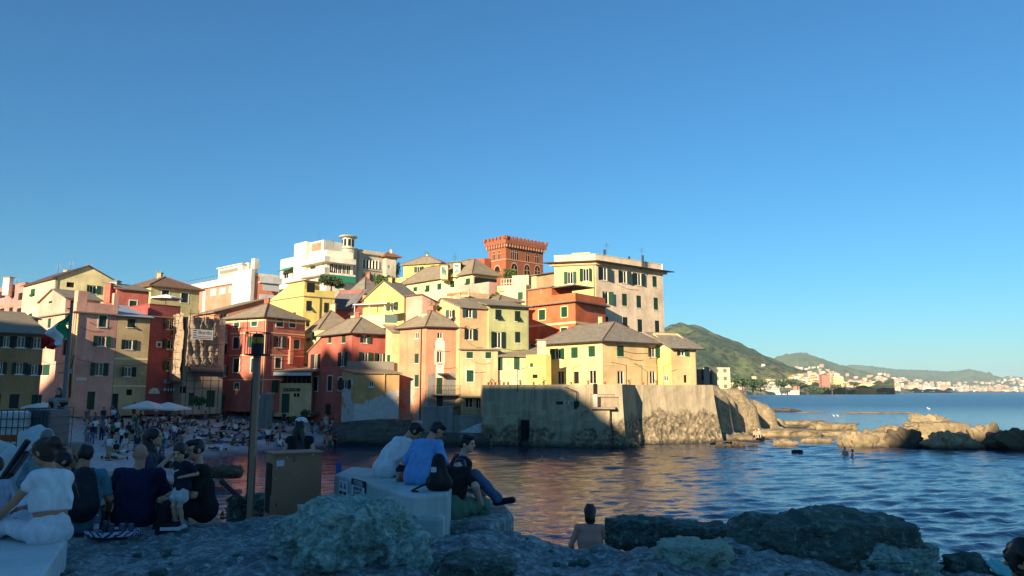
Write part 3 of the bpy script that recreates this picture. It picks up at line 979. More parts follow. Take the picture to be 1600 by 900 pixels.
H = House('brick_annex', 'low red brick annex stepping down left of the castle keep', (757, 409, 154), Lf=(30, 738), Rt=(41, 766), zb=12, wall=P_BRICK)
glz(H, [(752, 413, 2, 5, 'k'), (746, 415, 2, 5, 'k')]); H.walls(); H.flatroof(.8, mat=P_BRICK)

# --- centre middle rows ------------------------------------------------
H = House('hilltop_yellow_house', 'yellow house with pyramid roof under the sky, left of the castle', (688, 411.5, 138), Lf=(20, 630.5), Rt=(62, 699), zb=10, wall=P_YELLOW)
glz(H, [(655, 421, 15, 9, 'o'), (676.7, 419, 7, 9, 'c')]); H.walls(); H.hip(1.7, .5, M_SLATE, ridge=.4)
H = House('yellow_garden_wall_house', 'low yellow building stepping left below the hilltop yellow house', (634, 436, 132), Lf=(15, 618), Rt=(40, 668), zb=10, wall=P_YELLOW)
H.walls(); H.flatroof(.3)

H = House('long_yellow_house', 'long yellow house with a pink end and two dormers below the hilltop house', (738.5, 428.5, 112), Lf=(44, 632), Rt=(38, 776), zb=8, wall=P_PALE)
glz(H, [(648.7, 452, 6, 7, 'c'), (668, 450.7, 6.5, 10, 't'), (686.3, 447.8, 6.5, 10, 'c'), (706.7, 444, 7, 10, 't'), (731, 440, 7.2, 10, 't')])
H.walls(); H.hip(2.9, .6, M_SLATE, ridge=.16)
t, z = H.hit(716, 445, 0); m = MB(); H.fbox(m, 0, t, H.edge(0)[2] + .015, H.zb, H.zt - 1.3, .004, .03); m.build('pink_wall_panel', P_PINK, H.root)
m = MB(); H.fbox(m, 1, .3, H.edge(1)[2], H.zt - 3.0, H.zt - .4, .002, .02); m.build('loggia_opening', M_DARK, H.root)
for (px, py) in ((695, 421), (714.7, 417.5)):
    c = at(px, py, 115); m = MB()
    m.obox(c - Vector((0, 0, .6)), u_ * 0 + Vector((.55, 0, 0)), Vector((0, 1.2, 0)), Vector((0, 0, 1.1))); d = m.build('dormer', P_CREAM, H.roof)
    m = MB(); m.obox(c - Vector((0, 1.21, .45)), Vector((.35, 0, 0)), Vector((0, .02, 0)), Vector((0, 0, .65))); m.build('window', M_PALEGLASS, d)
    m = MB(); m.obox(c + Vector((0, -.05, .56)), Vector((.75, 0, 0)), Vector((0, 1.4, 0)), Vector((0, 0, .05))); m.build('dormer_roof', M_SLATE, d)
stack(H, 735.5, 405.5, 121, .8, 1.0, P_BRICK); tv(H, 711, 411, 120, 1.2); stack(H, 706, 411, 121, .9, .9, M_STONE)
H = House('pink_terrace_block', 'pink walled roof terrace block below the long yellow house', (764, 440.5, 104), Lf=(44, 738.5), Rt=(38, 779), zb=8, wall=P_PINK)
H.walls(); H.flatroof(.02)

H = House('pale_yellow_block', 'pale yellow flat topped house with white railings, left of the vermilion house', (822, 447.5, 98), Lf=(20, 777), Rt=(60, 829), zb=7, wall=P_PALE)
glz(H, [(813, 462.4, 8, 12, 'c')]); H.walls(); H.flatroof(.25)
m = MB()
a, u, L, n = H.edge(0)
for k in range(11):
    q = H.face_pt(0, .1 + k * (L - .2) / 10, H.zt + .25, -1.2); m.tube(q, q + Vector((0, 0, 1.1)), .045, .045, 5)
for hgt in (.5, 1.1): m.tube(H.face_pt(0, .1, H.zt + .25 + hgt, -1.2), H.face_pt(0, L - .1, H.zt + .25 + hgt, -1.2), .04, .04, 5)
m.build('terrace_railing', M_WHITE, H.root)
m = MB(); m.obox(H.face_pt(0, L * .6, H.zt + 1.1, -3.0), u * 1.2, n * .6, Vector((0, 0, .85))); m.build('roof_hut', P_CREAM, H.root)
H = House('peach_gable_house', 'peach house with low gable roof between castle and tall block', (838, 430.5, 114), Lf=(44, 814), Rt=(30, 868), zb=8, wall=P_PEACH)
glz(H, [(825, 441, 5, 7, 'c')])
H.walls(); H.shed(.9, 0, .3, M_SLATE)

H = House('tall_block', 'tall five storey pinkish block with yellow left side, highest on the headland', (930.5, 409, 99), Lf=(14, 866), Rt=(38, 1035.5), zb=6, wall=P_TALL)
glz(H, [(891, 434, 19, 19, 'o'), (915.5, 429.5, 20, 20, 'o'), (944, 428, 19, 20, 'o'), (975, 433, 18, 19, 'o'), (997.4, 436.5, 18, 19, 'o'), (1023, 440, 7, 17, 'c'),
        (946, 465, 20, 19, 'o'), (976, 468.5, 8, 19, 'c'), (998.3, 471.5, 7.5, 19, 'c'), (1025, 474.6, 7, 19, 'c'), (947.4, 502, 6, 15, 'c'), (977, 505, 8, 19, 'c'), (1000, 509, 7.5, 20, 'c'), (1027, 511, 7, 20, 'c')])
for w in range(len(H.wins)): H.wins[w] = H.wins[w][:6] + ((M_DGREEN if w > 1 and w not in (6,) else M_GREEN,) + H.wins[w][7:])
for w in (5, 7, 8, 9): H.wins[w] = H.wins[w][:6] + (shutter_mat('mid_green_shutter_paint', (24, 70, 46)), M_WHITE)
H.walls(sides=(1, 2, 3))
mb = MB(); a, u, L, n = H.edge(0); wall_face(mb, a, u, L, H.zb, H.zt, H.holes[0], n); mb.build('side_wall', P_BUTTER, H.root)
H.cornice(M_STONE, H.zt + .12, .16, .75); H.cornice(P_PEACH, H.zt - .05, .35, .3); H.flatroof(1.05, cap=P_CREAM)
m = MB(); H.fbox(m, 0, L * .35, L * .8, H.zt + 1.2, H.zt + 1.9, -7, -3); m.build('roof_hut', P_BUTTER, H.root)
H.pipe(0, L - .25, 6, None, M_METAL, .07); H.gutter((0, 1), o=.75)
a1, u1, L1, n1 = H.edge(1)
for px, py in ((948, 396), (1003, 404)): H.antenna(at(px, py, 103), 1.6)
for px, py, hh in ((944.5, 390, .9), (983, 401, .5), (1004, 399, 1.3), (870, 401, .9)): 
    p = at(px, py, 104); m = MB(); m.tube(p - Vector((0, 0, hh + .8)), p, .16, .16, 8); m.build('flue_pipe', M_DMETAL, H.root)

H = House('vermilion_house', 'vermilion flat roofed house with cream band in front of the tall block', (898.7, 471.5, 91), Lf=(46, 824.5), Rt=(52, 946), zb=6, wall=P_VERM)
glz(H, [(847, 492, 10, 16, 's'), (881.7, 487.5, 9.5, 16, 's'), (881.5, 519, 10, 14, 's')])
for w in range(3): H.wins[w] = H.wins[w][:6] + (shutter_mat('mid_green_shutter_paint', (24, 70, 46)), M_CREAM)
H.walls(); H.flatroof(1.15); H.cornice(M_SLATE2, H.zt + .15, .18, .5); H.band(503.5, .26)
a, u, L, n = H.edge(0)
m = MB(); H.fbox(m, 0, .02, L * .52, H.zt + .01, H.zt + 2.2, -4, .006); ph = m.build('roof_room', P_VERM, H.root)
m = MB(); H.fbox(m, 0, -.2, L * .56, H.zt + 2.2, H.zt + 2.36, -4.2, .25); m.build('roof_slab', M_SLATE2, ph)
m = MB(); t, z = H.hit(846, 455, 0); H.fbox(m, 0, t - .2, t + .2, z - .35, z + .35, .007, .05); m.build('vent', P_SALMON, ph)
m = MB(); H.fbox(m, 0, L * .56, L * .99, H.zt + 2.05, H.zt + 2.2, -3.8, .2); 
m.build('canopy', M_SLATE3, H.root)

H = House('sage_house', 'sage green house with swung out shutters, left of the vermilion house', (764, 478, 84.5), Rt=(28, 826.5), zb=4, back=7, wall=P_SAGE)
glz(H, [(779, 491.7, 10, 16, 't'), (809, 494, 9, 16, 't'), (778, 531, 22, 25, 'o'), (809, 527, 8.5, 17, 'c')])
for w in range(4): H.wins[w] = H.wins[w][:6] + (M_DGREEN, M_WHITE)
H.walls(); H.shed(1.7, 1, .4, M_SLATE); H.gutter((1,), o=.4); H.pipe(1, H.edge(1)[2] - .15)

H = House('peach_corner_house', 'peach corner house with round potted bush on its left gable', (718.5, 479.5, 83), Lf=(38, 679), Rt=(30, 765), zb=4, wall=P_PEACH)
glz(H, [(705, 490, 15, 12, 'o'), (733, 489, 21, 15, 'o'), (734, 522.5, 21, 17, 'o')])
for w in range(3): H.wins[w] = H.wins[w][:6] + (shutter_mat('grey_green_shutter_paint', (60, 92, 84)) if w < 2 else M_DGREEN, M_WHITE)
H.walls(); H.gabled(1.15, 1, .3, M_SLATE, off=.72)
H = House('peach_low_house', 'little salmon peach lean-to house under the satellite dish', (660, 473, 84), Lf=(38, 634.5), Rt=(30, 684), zb=4, wall=P_PINK)
H.walls(); H.shed(.9, 2, .2, M_COPING)
H = House('terrace_house', 'sandy roof terrace house with flower boxes, above the peach corner house', (734, 457.5, 92), Lf=(42, 690), Rt=(34, 764), zb=5, wall=P_SAND)
H.walls(); H.flatroof(.05)
for k, px in enumerate((704, 715, 725)):
    p = at(px, 460.5 - (px - 704) * .12, 90.6 + (25 - (px - 704)) * .05); b = MB(); b.obox(p, (.45, 0, 0), (0, .2, 0), (0, 0, .16)); fb = b.build('flower_box', P_SALMON, H.root)
H = House('slate_roof_house', 'broad slate roof house rising behind the sage green house', (780, 471, 92), Lf=(42, 745), Rt=(30, 815), zb=5, wall=P_SAND)
H.walls(); H.hip(1.0, .3, M_SLATE)

H = House('yellow_gable_house', 'yellow house with green shutters in a broad sunlit gable', (631.5, 463.5, 97), Lf=(30, 569), Rt=(52, 657), zb=6, wall=P_YELLOW)
glz(H, [(613.7, 478.5, 17, 13, 'o'), (587, 477.5, 5, 6, 'c'), (641, 474, 9, 14, 'k'), (650, 474, 5, 14, 'k')])
H.walls(); H.gabled(2.3, 1, .35, M_SLATE2); tv(H, 586, 474, 95, 1.4)
sk = MB(); pA, pB = H.ridge; 
H = House('pyramid_roof_house', 'orange house with a grey pyramid roof below the palazzo trees', (571, 459.5, 112), Lf=(40, 546), Rt=(40, 594), zb=6, wall=P_ORANGE)
H.walls(); H.hip(3.0, .5, M_SLATE2, ridge=.49)
H = House('dark_roof_house', 'red house with a dark slate roof right of the yellow stepped house', (549, 485, 103), Lf=(20, 514), Rt=(30, 566), zb=6, wall=P_FRED)
H.walls(); H.shed(3.0, 0, .3, M_SLATE3); stack(H, 537, 455, 108, .9, 1.0, P_PEACH)

H = House('stepped_yellow_house', 'yellow house with a stepped roof terrace and sloping left wall', (474.5, 463, 97), Lf=(42, 419), Rt=(38, 523), zb=5, wall=P_YELLOW)
glz(H, [(483, 478, 9, 16, 't'), (510.3, 481, 8, 16, 'c'), (481, 505, 6, 11, 'c')])
for w in range(3): H.wins[w] = H.wins[w][:6] + (M_DGREEN, M_WHITE)
H.walls(); H.flatroof(0); H.cornice(M_STONE, H.zt + .1, .12, .12); H.pipe(1, H.edge(1)[2] * .52, 6, None, M_DMETAL)
a, u, L, n = H.edge(0); a1, u1, L1, n1 = H.edge(1); zt = H.zt
m = MB(); H.fbox(m, 0, L * .55, L + .0, zt + .105, zt + 2.05, -L1 * .55, -.02); ub = m.build('upper_room', P_YELLOW, H.root)
m = MB(); H.fbox(m, 0, L * .5, L + .2, zt + 2.06, zt + 2.2, -L1 * .6, .2); m.build('roof_slab', M_SLATE2, ub)
m = MB(); H.fbox(m, 1, .4, 1.5, zt + .6, zt + 1.9, -.019, .0); m.build('window', M_DARK, ub)
m = MB(); H.fbox(m, 1, 0, L1, zt + .104, zt + 1.0, -.2, -.005); m.build('parapet', P_YELLOW, H.root)
m = MB(); m.poly([H.face_pt(0, 0, zt, .0) , H.face_pt(0, L * .55, zt, .0), H.face_pt(0, L * .55, zt + 1.7, .0)]); m.poly([H.face_pt(0, 0, zt, -.3), H.face_pt(0, L * .55, zt + 1.7, -.3), H.face_pt(0, L * .55, zt, -.3)]); m.poly([H.face_pt(0, 0, zt, 0), H.face_pt(0, L * .55, zt + 1.7, 0), H.face_pt(0, L * .55, zt + 1.7, -.3), H.face_pt(0, 0, zt, -.3)])
m.build('sloping_wall', P_YELLOW, H.root)

H = House('lemon_house', 'lemon house with pergola terrace and skylit roof, left of the faded red house', (500, 516.5, 89), Lf=(62, 478), Rt=(24, 556), zb=4, wall=P_PALE)
glz(H, [(489, 526, 15, 12, 'o'), (515, 520, 13, 4, 'c')])
H.walls(); H.hip(2.9, .3, M_SLATE, ridge=.49)
m = MB(); P4 = H.plan(.3); m.prism([(p.x, p.y) for p in P4], H.zt - .55, H.zt + .003); m.build('eaves_band', P_PALE, H.root)
H = House('lemon_terrace', 'lemon parapet terrace with a flat pergola roof above the faded red house', (601, 491.5, 92), Lf=(18, 548), Rt=(20, 621), zb=5, wall=P_PALE)
H.walls(); H.flatroof(0)
a, u, L, n = H.edge(0)
m = MB()
for t in (.3, L * .5, L * .95): 
    for o in (-.4, -2.6): q = H.face_pt(0, t, H.zt, o); m.tube(q, q + Vector((0, 0, 1.35)), .06, .06, 5)
pg = m.build('pergola_posts', M_WHITE, H.root)
m = MB(); m.obox(H.face_pt(0, L * .55, H.zt + 1.42, -1.5), u * (L * .5), n * 1.5, Vector((0, 0, .06))); m.build('pergola_roof', flat('white_pergola_boards', (222, 214, 200)), H.root)
m = MB(); H.fbox(m, 1, .0, H.edge(1)[2], H.zt - 1.0, H.zt + .02, .003, .03); m.build('green_panel', flat('grey_green_sheet', (104, 120, 108)), H.root)

# --- front row by the water ---------------------------------------------
H = House('faded_red_house', 'faded red house with hipped slate roof at the beach edge', (550, 521.5, 83.5), Lf=(46, 503), Rt=(36, 605), zb=1.8, wall=P_FRED)
glz(H, [(515.4, 531.5, 5, 9, 'c'), (537, 529.7, 6, 12, 'c'), (536, 561.5, 14, 22, 'o'), (515.5, 599, 7, 23, 's'), (532, 600, 6, 20, 's'), (512.5, 640, 9, 17, 'd'),
        (569.5, 530, 17, 12, 'o'), (570.5, 560.5, 20, 20, 'o'), (594, 561, 18, 18, 'o')])
for w in (2, 3, 4, 5): H.wins[w] = H.wins[w][:6] + (M_DGREEN, M_WHITE)
H.walls(); H.hip(2.1, .4, M_SLATE, ridge=.3); H.gutter((0, 1), o=.4)
A_ = H.A.copy()
H = House('red_side_wing', 'lower wing of the faded red house with a sloping top, at the beach end', (503, 549.5, A_.y + .02), Lf=(46, 482), back=6, zb=1.8, wall=P_FRED, ztop=None)
glz(H, [(494, 564.5, 13, 22, 'o', 0), (493, 600, 7, 22, 's', 0)])
for w in (0, 1): H.wins[w] = H.wins[w][:6] + (M_DGREEN, M_WHITE)
H.walls(); H.shed(1.75, 3, .15, M_SLATE)
m = MB(); t, z = H.hit(495, 646, 0); H.fbox(m, 0, t - 1.2, t + .9, z - .12, z + .12, .02, .9); m.build('entrance_canopy', M_SLATE3, H.root)

H = House('orange_lean_to', 'orange lean-to with peeling white plaster at the foot of the faded red house', (555, 584, 80.2), Lf=(52, 535), Rt=(18, 624), zb=2.2, back=4, wall=P_EXT)
glz(H, [(580.5, 600, 7.5, 9, 'g'), (541, 601, 15, 14, 'o')]); H.wins[1] = H.wins[1][:6] + (M_DGREEN, M_WHITE)
H.walls(); H.shed(.55, 1, .25, M_SLATE); H.pipe(1, H.edge(1)[2] * .66, 5.5, None, P_EXT, .08); 
m = MB(); H.fbox(m, 1, 0, H.edge(1)[2], 4.55, 4.68, .003, .04); m.build('string_course', P_EXT, H.root)
m = MB(); q = H.face_pt(1, 1.0, H.zt + 1.2, -3.2); m.obox(H.face_pt(1, H.edge(1)[2] * .5 - .4, H.zt + .98, -2.9), H.edge(1)[1] * (H.edge(1)[2] * .55), H.edge(1)[3] * .1, Vector((0, 0, .5))); m.build('terrace_parapet', M_STONE, H.root)

H = House('yellow_pier_house', 'narrow yellow house wing with a chimney pier, right of the faded red house', (612, 520, 84.6), Lf=(30, 603), Rt=(20, 626), zb=2.5, back=5, wall=P_APRICOT)
glz(H, [(607.2, 561, 5, 13, 'c')]); H.walls(); H.shed(.9, 1, .2, M_SLATE); stack(H, 619.5, 514, 86, 1.2, 1.6, P_APRICOT)
H = House('recessed_orange_house', 'recessed orange wing with small brown shuttered windows', (612, 536, 87), Rt=(14, 648), zb=2.3, back=5, wall=P_EXT)
glz(H, [(632.5, 538.5, 14, 10, 'o'), (633.5, 573.5, 16, 10, 'o'), (631, 595, 7, 6, 'k'), (635, 625, 7, 9, 'c')])
for w in range(3): H.wins[w] = H.wins[w][:6] + (M_BROWN, M_WHITE)
H.walls(); H.shed(1.4, 1, .3, M_SLATE)

H = House('salmon_tower_house', 'tall salmon house with peeling arched patch and iron balcony', (666, 511.5, 82), Lf=(40, 625), Rt=(22, 718.5), zb=2.0, wall=P_TALLOR)
glz(H, [(651, 524, 6, 10, 'g'), (651, 560, 6.5, 15, 'c'), (651, 595, 6.5, 19, 'c'), (687.5, 524, 8, 10, 'g'), (687, 557.7, 8, 18, 'g'), (686.8, 600, 9, 32, 'c'), (687, 627, 10, 18, 'c')])
for w in (6,): H.wins[w] = H.wins[w][:6] + (M_DGREEN, M_WHITE)
H.walls(); H.hip(2.1, .35, M_SLATE, ridge=.45); stack(H, 664, 490, 84, .6, 1.0, P_CREAM); H.pipe(0, H.edge(0)[2] - .7, 2.5, None, M_DMETAL, .06); H.gutter((0, 1), o=.35)
t, z = H.hit(696, 616.5, 1); m = MB(); H.fbox(m, 1, t - 1.75, t + 1.65, z - .1, z + .02, 0, 1.0); bal = m.build('balcony_slab', M_STONE, H.root)
m = MB()
for k in range(18): H.fbox(m, 1, t - 1.72 + k * .196, t - 1.70 + k * .196, z, z + .95, .95, .97)
H.fbox(m, 1, t - 1.75, t + 1.65, z + .951, z + .985, .94, .98); m.build('balcony_railing', M_DMETAL, bal)
t2, z2 = H.hit(690, 585, 1); a, u, L, n = H.edge(1); m = MB(); c = H.face_pt(1, t2 + .1, z2, .45); dv = (n + Vector((0, 0, -.25))).normalized(); m.obox(c, u * .62, dv * .5, u.cross(dv) * .02); m.build('awning', M_DMETAL, H.root)
P_CEM = plaster('bare_cement', (150, 142, 128), seed=41, stain=.5)
m = MB()
tt0, zt0 = H.hit(669, 585, 1); tt1, _ = H.hit(717, 585, 1); _, zb0 = H.hit(690, 640, 1)
rr = random.Random(3)
top = [(tt0, zb0), (tt1, zb0)] + [(tt1 + (tt0 - tt1) * k / 14, zt0 + rr.uniform(-.35, .35) - (.8 if k in (8, 9) else 0)) for k in range(15)]
hol = H.holes[1]
ptsf = [H.face_pt(1, a_, z_, .006) for a_, z_ in top]
# the patch skirts the balcony door: two pieces
d0, d1 = H.hit(681.5, 600, 1)[0], H.hit(692, 600, 1)[0]
for x0, x1 in ((tt0, d0 - .1), (d1 + .1, tt1)):
    K = 9; up_ = [(x1 + (x0 - x1) * k / K, zt0 + rr.uniform(-.3, .3)) for k in range(K + 1)]
    m.poly([H.face_pt(1, x0, zb0, .006), H.face_pt(1, x1, zb0, .006)] + [H.face_pt(1, a_, z_, .006) for a_, z_ in up_])
m.build('cement_patch', P_CEM, H.root)
m = MB(); ta, za = H.hit(687, 557.7, 1)
m.poly([H.face_pt(1, ta + x, za + y, .005) for x, y in ((-.5, -2.0), (.5, -2.0), (.62, -1.2), (.5, 1.0), (.38, 1.7), (0, 2.15), (-.36, 1.75), (-.52, 1.0), (-.6, -1.2))]) if False else None
for k, (x0, x1, y0, y1) in enumerate(((-.55, .55, .72, 1.7), (-.42, .5, -2.3, -.85), (-.62, -.36, -.84, .71), (.36, .58, -.84, .71))):
    n_ = 6; pts = [H.face_pt(1, ta + x0, za + y0, .005), H.face_pt(1, ta + x1, za + y0, .005)]
    for j in range(n_ + 1):
        q = j / n_; pts.append(H.face_pt(1, ta + x1 + (x0 - x1) * q, za + y1 + (.45 * math.sin(q * math.pi) if k == 0 else rr.uniform(-.06, .06)), .005))
    m.poly(pts)
m.build('peeled_plaster', P_WHITE, H.root)

H = House('sand_house', 'sand coloured peeling house between salmon tower house and sea wall', (721, 547, 82.5), Rt=(16, 778), zb=2.0, back=5, wall=P_SAND)
glz(H, [(734, 554.7, 10, 10, 'c'), (763, 555, 9, 10, 'c'), (734.5, 587.5, 11, 18, 's'), (733, 629, 12, 16, 'dw'), (748, 630, 8, 16, 'g')])
H.walls(); H.shed(.5, 1, .25, M_SLATE2)
m = MB(); t, z = H.hit(740, 620, 1); a, u, L, n = H.edge(1); c = H.face_pt(1, t, z, .5); m.obox(c, u * 1.7, (n + Vector((0, 0, -.15))).normalized() * .5, Vector((0, 0, .03))); m.build('green_awning', flat('faded_green_awning', (120, 140, 110)), H.root)

H = House('cream_low_house', 'low cream house with two green shutters beside the yellow terrace house', (772, 557.5, 84), Rt=(6, 845), zb=4.5, back=5, wall=P_CREAM)
glz(H, [(781, 569, 9, 20, 'c'), (807.5, 567.5, 9, 20, 'c')]); H.walls(); H.shed(1.7, 1, .35, M_SLATE); stack(H, 778, 546, 86, .9, .8, M_STONE)
H = House('yellow_annex', 'bright yellow flat annex joined to the left of the yellow terrace house', (853, 556, 81.5), Lf=(20, 822), Rt=(30, 861), zb=5, wall=P_YELLOW)
glz(H, [(830.5, 556.5 + 14, 5, 6, 'c'), (836, 588, 8, 6, 'k')]); H.walls(); H.flatroof(.15)

H = House('yellow_terrace_house', 'long yellow two storey house with slate roof on top of the sea wall', (940.8, 534, 81.5), Lf=(46, 840), Rt=(36, 1025), zb=5.2, wall=P_BUTTER)
glz(H, [(872, 553, 20, 17, 'o'), (897.5, 551, 10.5, 17, 'c'), (924.5, 549, 10.5, 17, 'c'), (876, 590, 10, 21, 'dw'), (900.5, 590, 8, 19, 'k'), (926, 589, 11, 22, 'dw'),
        (969.7, 548.5, 11, 17, 'c'), (1019, 550, 20, 16, 'o'), (970, 590, 10, 21, 'dw'), (1020, 590, 9, 20, 'dw')])
H.walls(sides=(0, 2, 3))
mb = MB(); a, u, L, n = H.edge(1); wall_face(mb, a, u, L, H.zb, H.zt, H.holes[1], n); mb.build('side_wall', P_APRICOT, H.root)
H.hip(2.55, .5, M_SLATE2, ridge=.24); H.gutter((0, 1), o=.5); H.band(570, .08, P_CREAM); stack(H, 846, 532, 83.5, 1.0, 1.3, P_STONEW)
YT = H
H = House('apricot_end_house', 'apricot end house with low slate roof, rightmost on the sea wall', (1048, 545.5, 85.9), Lf=(34, 1021), Rt=(22, 1087), zb=5.2, wall=P_APRICOT)
glz(H, [(1065, 551.5, 20, 9, 'o'), (1040.5, 591, 7, 9, 'g'), (1071, 592, 5, 12, 'k')])
H.walls(sides=(1, 2, 3)); mb = MB(); a, u, L, n = H.edge(0); wall_face(mb, a, u, L, H.zb, H.zt, H.holes[0], n); mb.build('side_wall', P_YELLOW, H.root)
H.shed(2.0, 1, .5, M_SLATE2); H.gutter((1,), o=.5); H.pipe(1, H.edge(1)[2] - .1)

# --- restaurant on the beach
H = House('beach_restaurant', 'yellow beach restaurant with dark glazed upper terrace, left of the faded red house', (430, 581, 88.0), Rt=(6, 488), zb=2.6, back=6, wall=P_APRICOT)
glz(H, [(446, 630, 12, 30, 'd')])
zz = H.hit(450, 600, 1)[1]
H.holes[1].append((.1, H.edge(1)[2] - .1, zz + .1, H.zt - .3)); H.wins.append((1, .1, H.edge(1)[2] - .1, zz + .1, H.zt - .3, 'k', M_GREEN, M_WHITE))
H.walls(); H.shed(1.1, 1, .7, M_SLATE2)
m = MB(); H.fbox(m, 1, -.3, H.edge(1)[2], H.zt - .45, H.zt - .08, .3, .75); m.build('white_awning', flat('off_white_awning', (200, 196, 188)), H.root)
m = MB()
for k in range(8): H.fbox(m, 1, .35 + k * (H.edge(1)[2] - .5) / 7, .42 + k * (H.edge(1)[2] - .5) / 7, zz + .1, H.zt - .5, -.05, .04)
m.build('terrace_mullions', P_RED, H.root)
m = MB(); t, z = H.hit(456, 609, 1); H.fbox(m, 1, t - .95, t + .95, z - .18, z + .18, .01, .07); sg = m.build('signboard', flat('dark_signboard', (46, 34, 28)), H.root)
m = MB()
for k, w in enumerate((.10, .06, .10, .08, .1, .06, .09, .1, .07)): x = t - .8 + k * .175; H.fbox(m, 1, x, x + w, z - .07, z + .07, .071, .08)
m.build('lettering', flat('gold_lettering', (190, 160, 90)), sg)
m = MB(); t, z = H.hit(424, 617, 1); H.fbox(m, 1, t - .9, t + .6, z - .05, z + .28, .3, 1.5); m.build('entrance_awning', flat('grey_white_awning', (160, 160, 150)), H.root)
for px in (461, 466): 
    m = MB(); t, z = H.hit(px, 616, 1); H.fbox(m, 1, t - .13, t + .13, z - .3, z + .1, .01, .05); m.build('menu_board', M_DARK, H.root)

# aerials, extra chimneys and skylights along the ridges
rq = random.Random(31)
for H in HOUSES:
    if hasattr(H, 'ridge') and H.root.name not in ('dormer_hut', 'pink_attic'):
        r0, r1 = H.ridge
        for k in range(rq.choice((1, 1, 2))): H.antenna(r0.lerp(r1, rq.uniform(.1, .9)) - Vector((0, 0, .05)), rq.uniform(.8, 1.7))
        if rq.random() < .7:
            p = r0.lerp(r1, rq.uniform(.2, .8)) + Vector((rq.uniform(-.3, .3), rq.uniform(.2, .9), -.1)); w = rq.uniform(.4, .65); h = rq.uniform(.5, .9); H.chimney(p, w, h); H.cap(p, w, h)
for H in HOUSES:
    if H.root.name in ('salmon_tower_house', 'faded_red_house', 'brick_red_house', 'pink_house', 'tall_block', 'sage_house', 'sand_house', 'peach_corner_house', 'yellow_terrace_house'):
        a, u, L, n = H.edge(1)
        for k in range(2):
            t, z0 = rq.uniform(.3, L * .4), rq.uniform(H.zb + 4, H.zt - .6); t1 = rq.uniform(L * .6, L - .2); z1 = z0 - rq.uniform(.1, .6)
            m = MB(); m.path([H.face_pt(1, t + (t1 - t) * q / 6, z0 + (z1 - z0) * q / 6 - .25 * math.sin(math.pi * q / 6), .04) for q in range(7)], .018, 4); m.build('wall_cable', M_DMETAL, H.root)
def cable(a, b, sag, label):
    a, b = at(*a), at(*b); rt = thing('overhead_cable', label, 'cable', a)
    m = MB(); m.path([a.lerp(b, q / 10) - Vector((0, 0, sag * 4 * q / 10 * (1 - q / 10))) for q in range(11)], .022, 4); m.build('wire', M_DMETAL, rt)
cable((62, 562, 74), (112, 561, 74.6), .5, 'black cable sagging across the corner between ochre and pink houses')
cable((120, 561, 74.5), (232, 569, 80.5), .35, 'long black cable strung along the pink and beige house fronts')
cable((417, 546, 85.5), (484, 545, 84), .3, 'upper pale cable from brick red house to the faded red wing')
cable((424, 552, 85.5), (484, 551, 84), .35, 'lower pale cable from brick red house to the faded red wing')
# ------------------------------------------------------------------ terrain, walls, water
def rock_mat(name, c, c2, vein=None, scale=1.0, bump=0.8, rough=0.85, wet=None, pit=(.34, .45)):
    t = NT(name, rough)
    v = t.coord((scale, scale, scale))
    big = t.noise(0.6, 9, v, .68, .5); fine = t.noise(4.5, 10, v, .78, .3); mid = t.noise(1.7, 8, t.coord((scale, scale * 1.8, scale * 2.4), rot=(.5, .3, .2)), .7, .9)
    col = t.mix(t.ramp(big, [(.35, G(0)), (.65, G(1))]), lin(c), lin(c2))
    col = t.mix(t.ramp(fine, [(pit[0], G(.9)), (pit[1], G(0))]), col, tuple(x * .3 for x in lin(c)[:3]) + (1,))
    col = t.mix(t.ramp(mid, [(.34, G(.6)), (.42, G(0))]), col, tuple(x * .35 for x in lin(c2)[:3]) + (1,))
    if vein:
        col = t.mix(t.ramp(fine, [(.53, G(0)), (.62, G(.85))]), col, lin(vein))
        vn = t.noise(1.3, 10, t.coord((scale * .6, scale * 2.0, scale * 2.0), rot=(.3, .5, .4)), .78, 1.4)
        col = t.mix(t.ramp(vn, [(.60, G(0)), (.68, G(.6))]), col, lin(vein))
    if wet:
        sx = t.n('SeparateXYZ'); g = t.n('NewGeometry'); t.l(g.outputs['Position'], sx.inputs[0])
        mr = t.n('MapRange'); mr.inputs[1].default_value = wet + .35; mr.inputs[2].default_value = wet - .15; t.l(t.math('ADD', sx.outputs[2], t.math('MULTIPLY', big, .3)), mr.inputs[0])
        col = t.mix(mr.outputs[0], col, lin((40, 34, 26)))
    h = t.math('ADD', t.math('ADD', t.math('MULTIPLY', big, 1.0), t.math('MULTIPLY', fine, .5)), t.math('MULTIPLY', mid, .6))
    t.bump(h, bump, .07)
    return t.col(col)
M_PEBBLE = rock_mat('beach_pebbles', (130, 128, 124), (160, 154, 146), scale=2.2, bump=.9)
M_EARTH = rock_mat('earth_and_stone', (120, 104, 80), (92, 92, 62))
M_TAN = rock_mat('tan_coast_rock', (166, 144, 108), (118, 100, 76), vein=(196, 178, 140), scale=.7, wet=.35)
M_TANLEDGE = rock_mat('ledge_rock', (168, 146, 108), (112, 94, 68), scale=.8, wet=.12)
M_DKROCK = rock_mat('wet_and_shaded_rock', (104, 88, 66), (72, 62, 48), scale=.8, wet=.3)  # dark base also carries the cast shade of the right-hand reef rocks
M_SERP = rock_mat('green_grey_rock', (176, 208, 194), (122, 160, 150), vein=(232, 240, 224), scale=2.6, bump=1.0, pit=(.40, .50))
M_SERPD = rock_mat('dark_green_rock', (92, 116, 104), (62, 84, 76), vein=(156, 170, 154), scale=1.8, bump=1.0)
M_LEDGE = rock_mat('grey_platform_rock', (172, 186, 184), (106, 124, 128), vein=(214, 222, 216), scale=2.3, bump=1.0, pit=(.42, .53))
M_LIGHTR = rock_mat('pale_green_rock', (176, 194, 172), (140, 164, 146), scale=2.0, bump=.9)

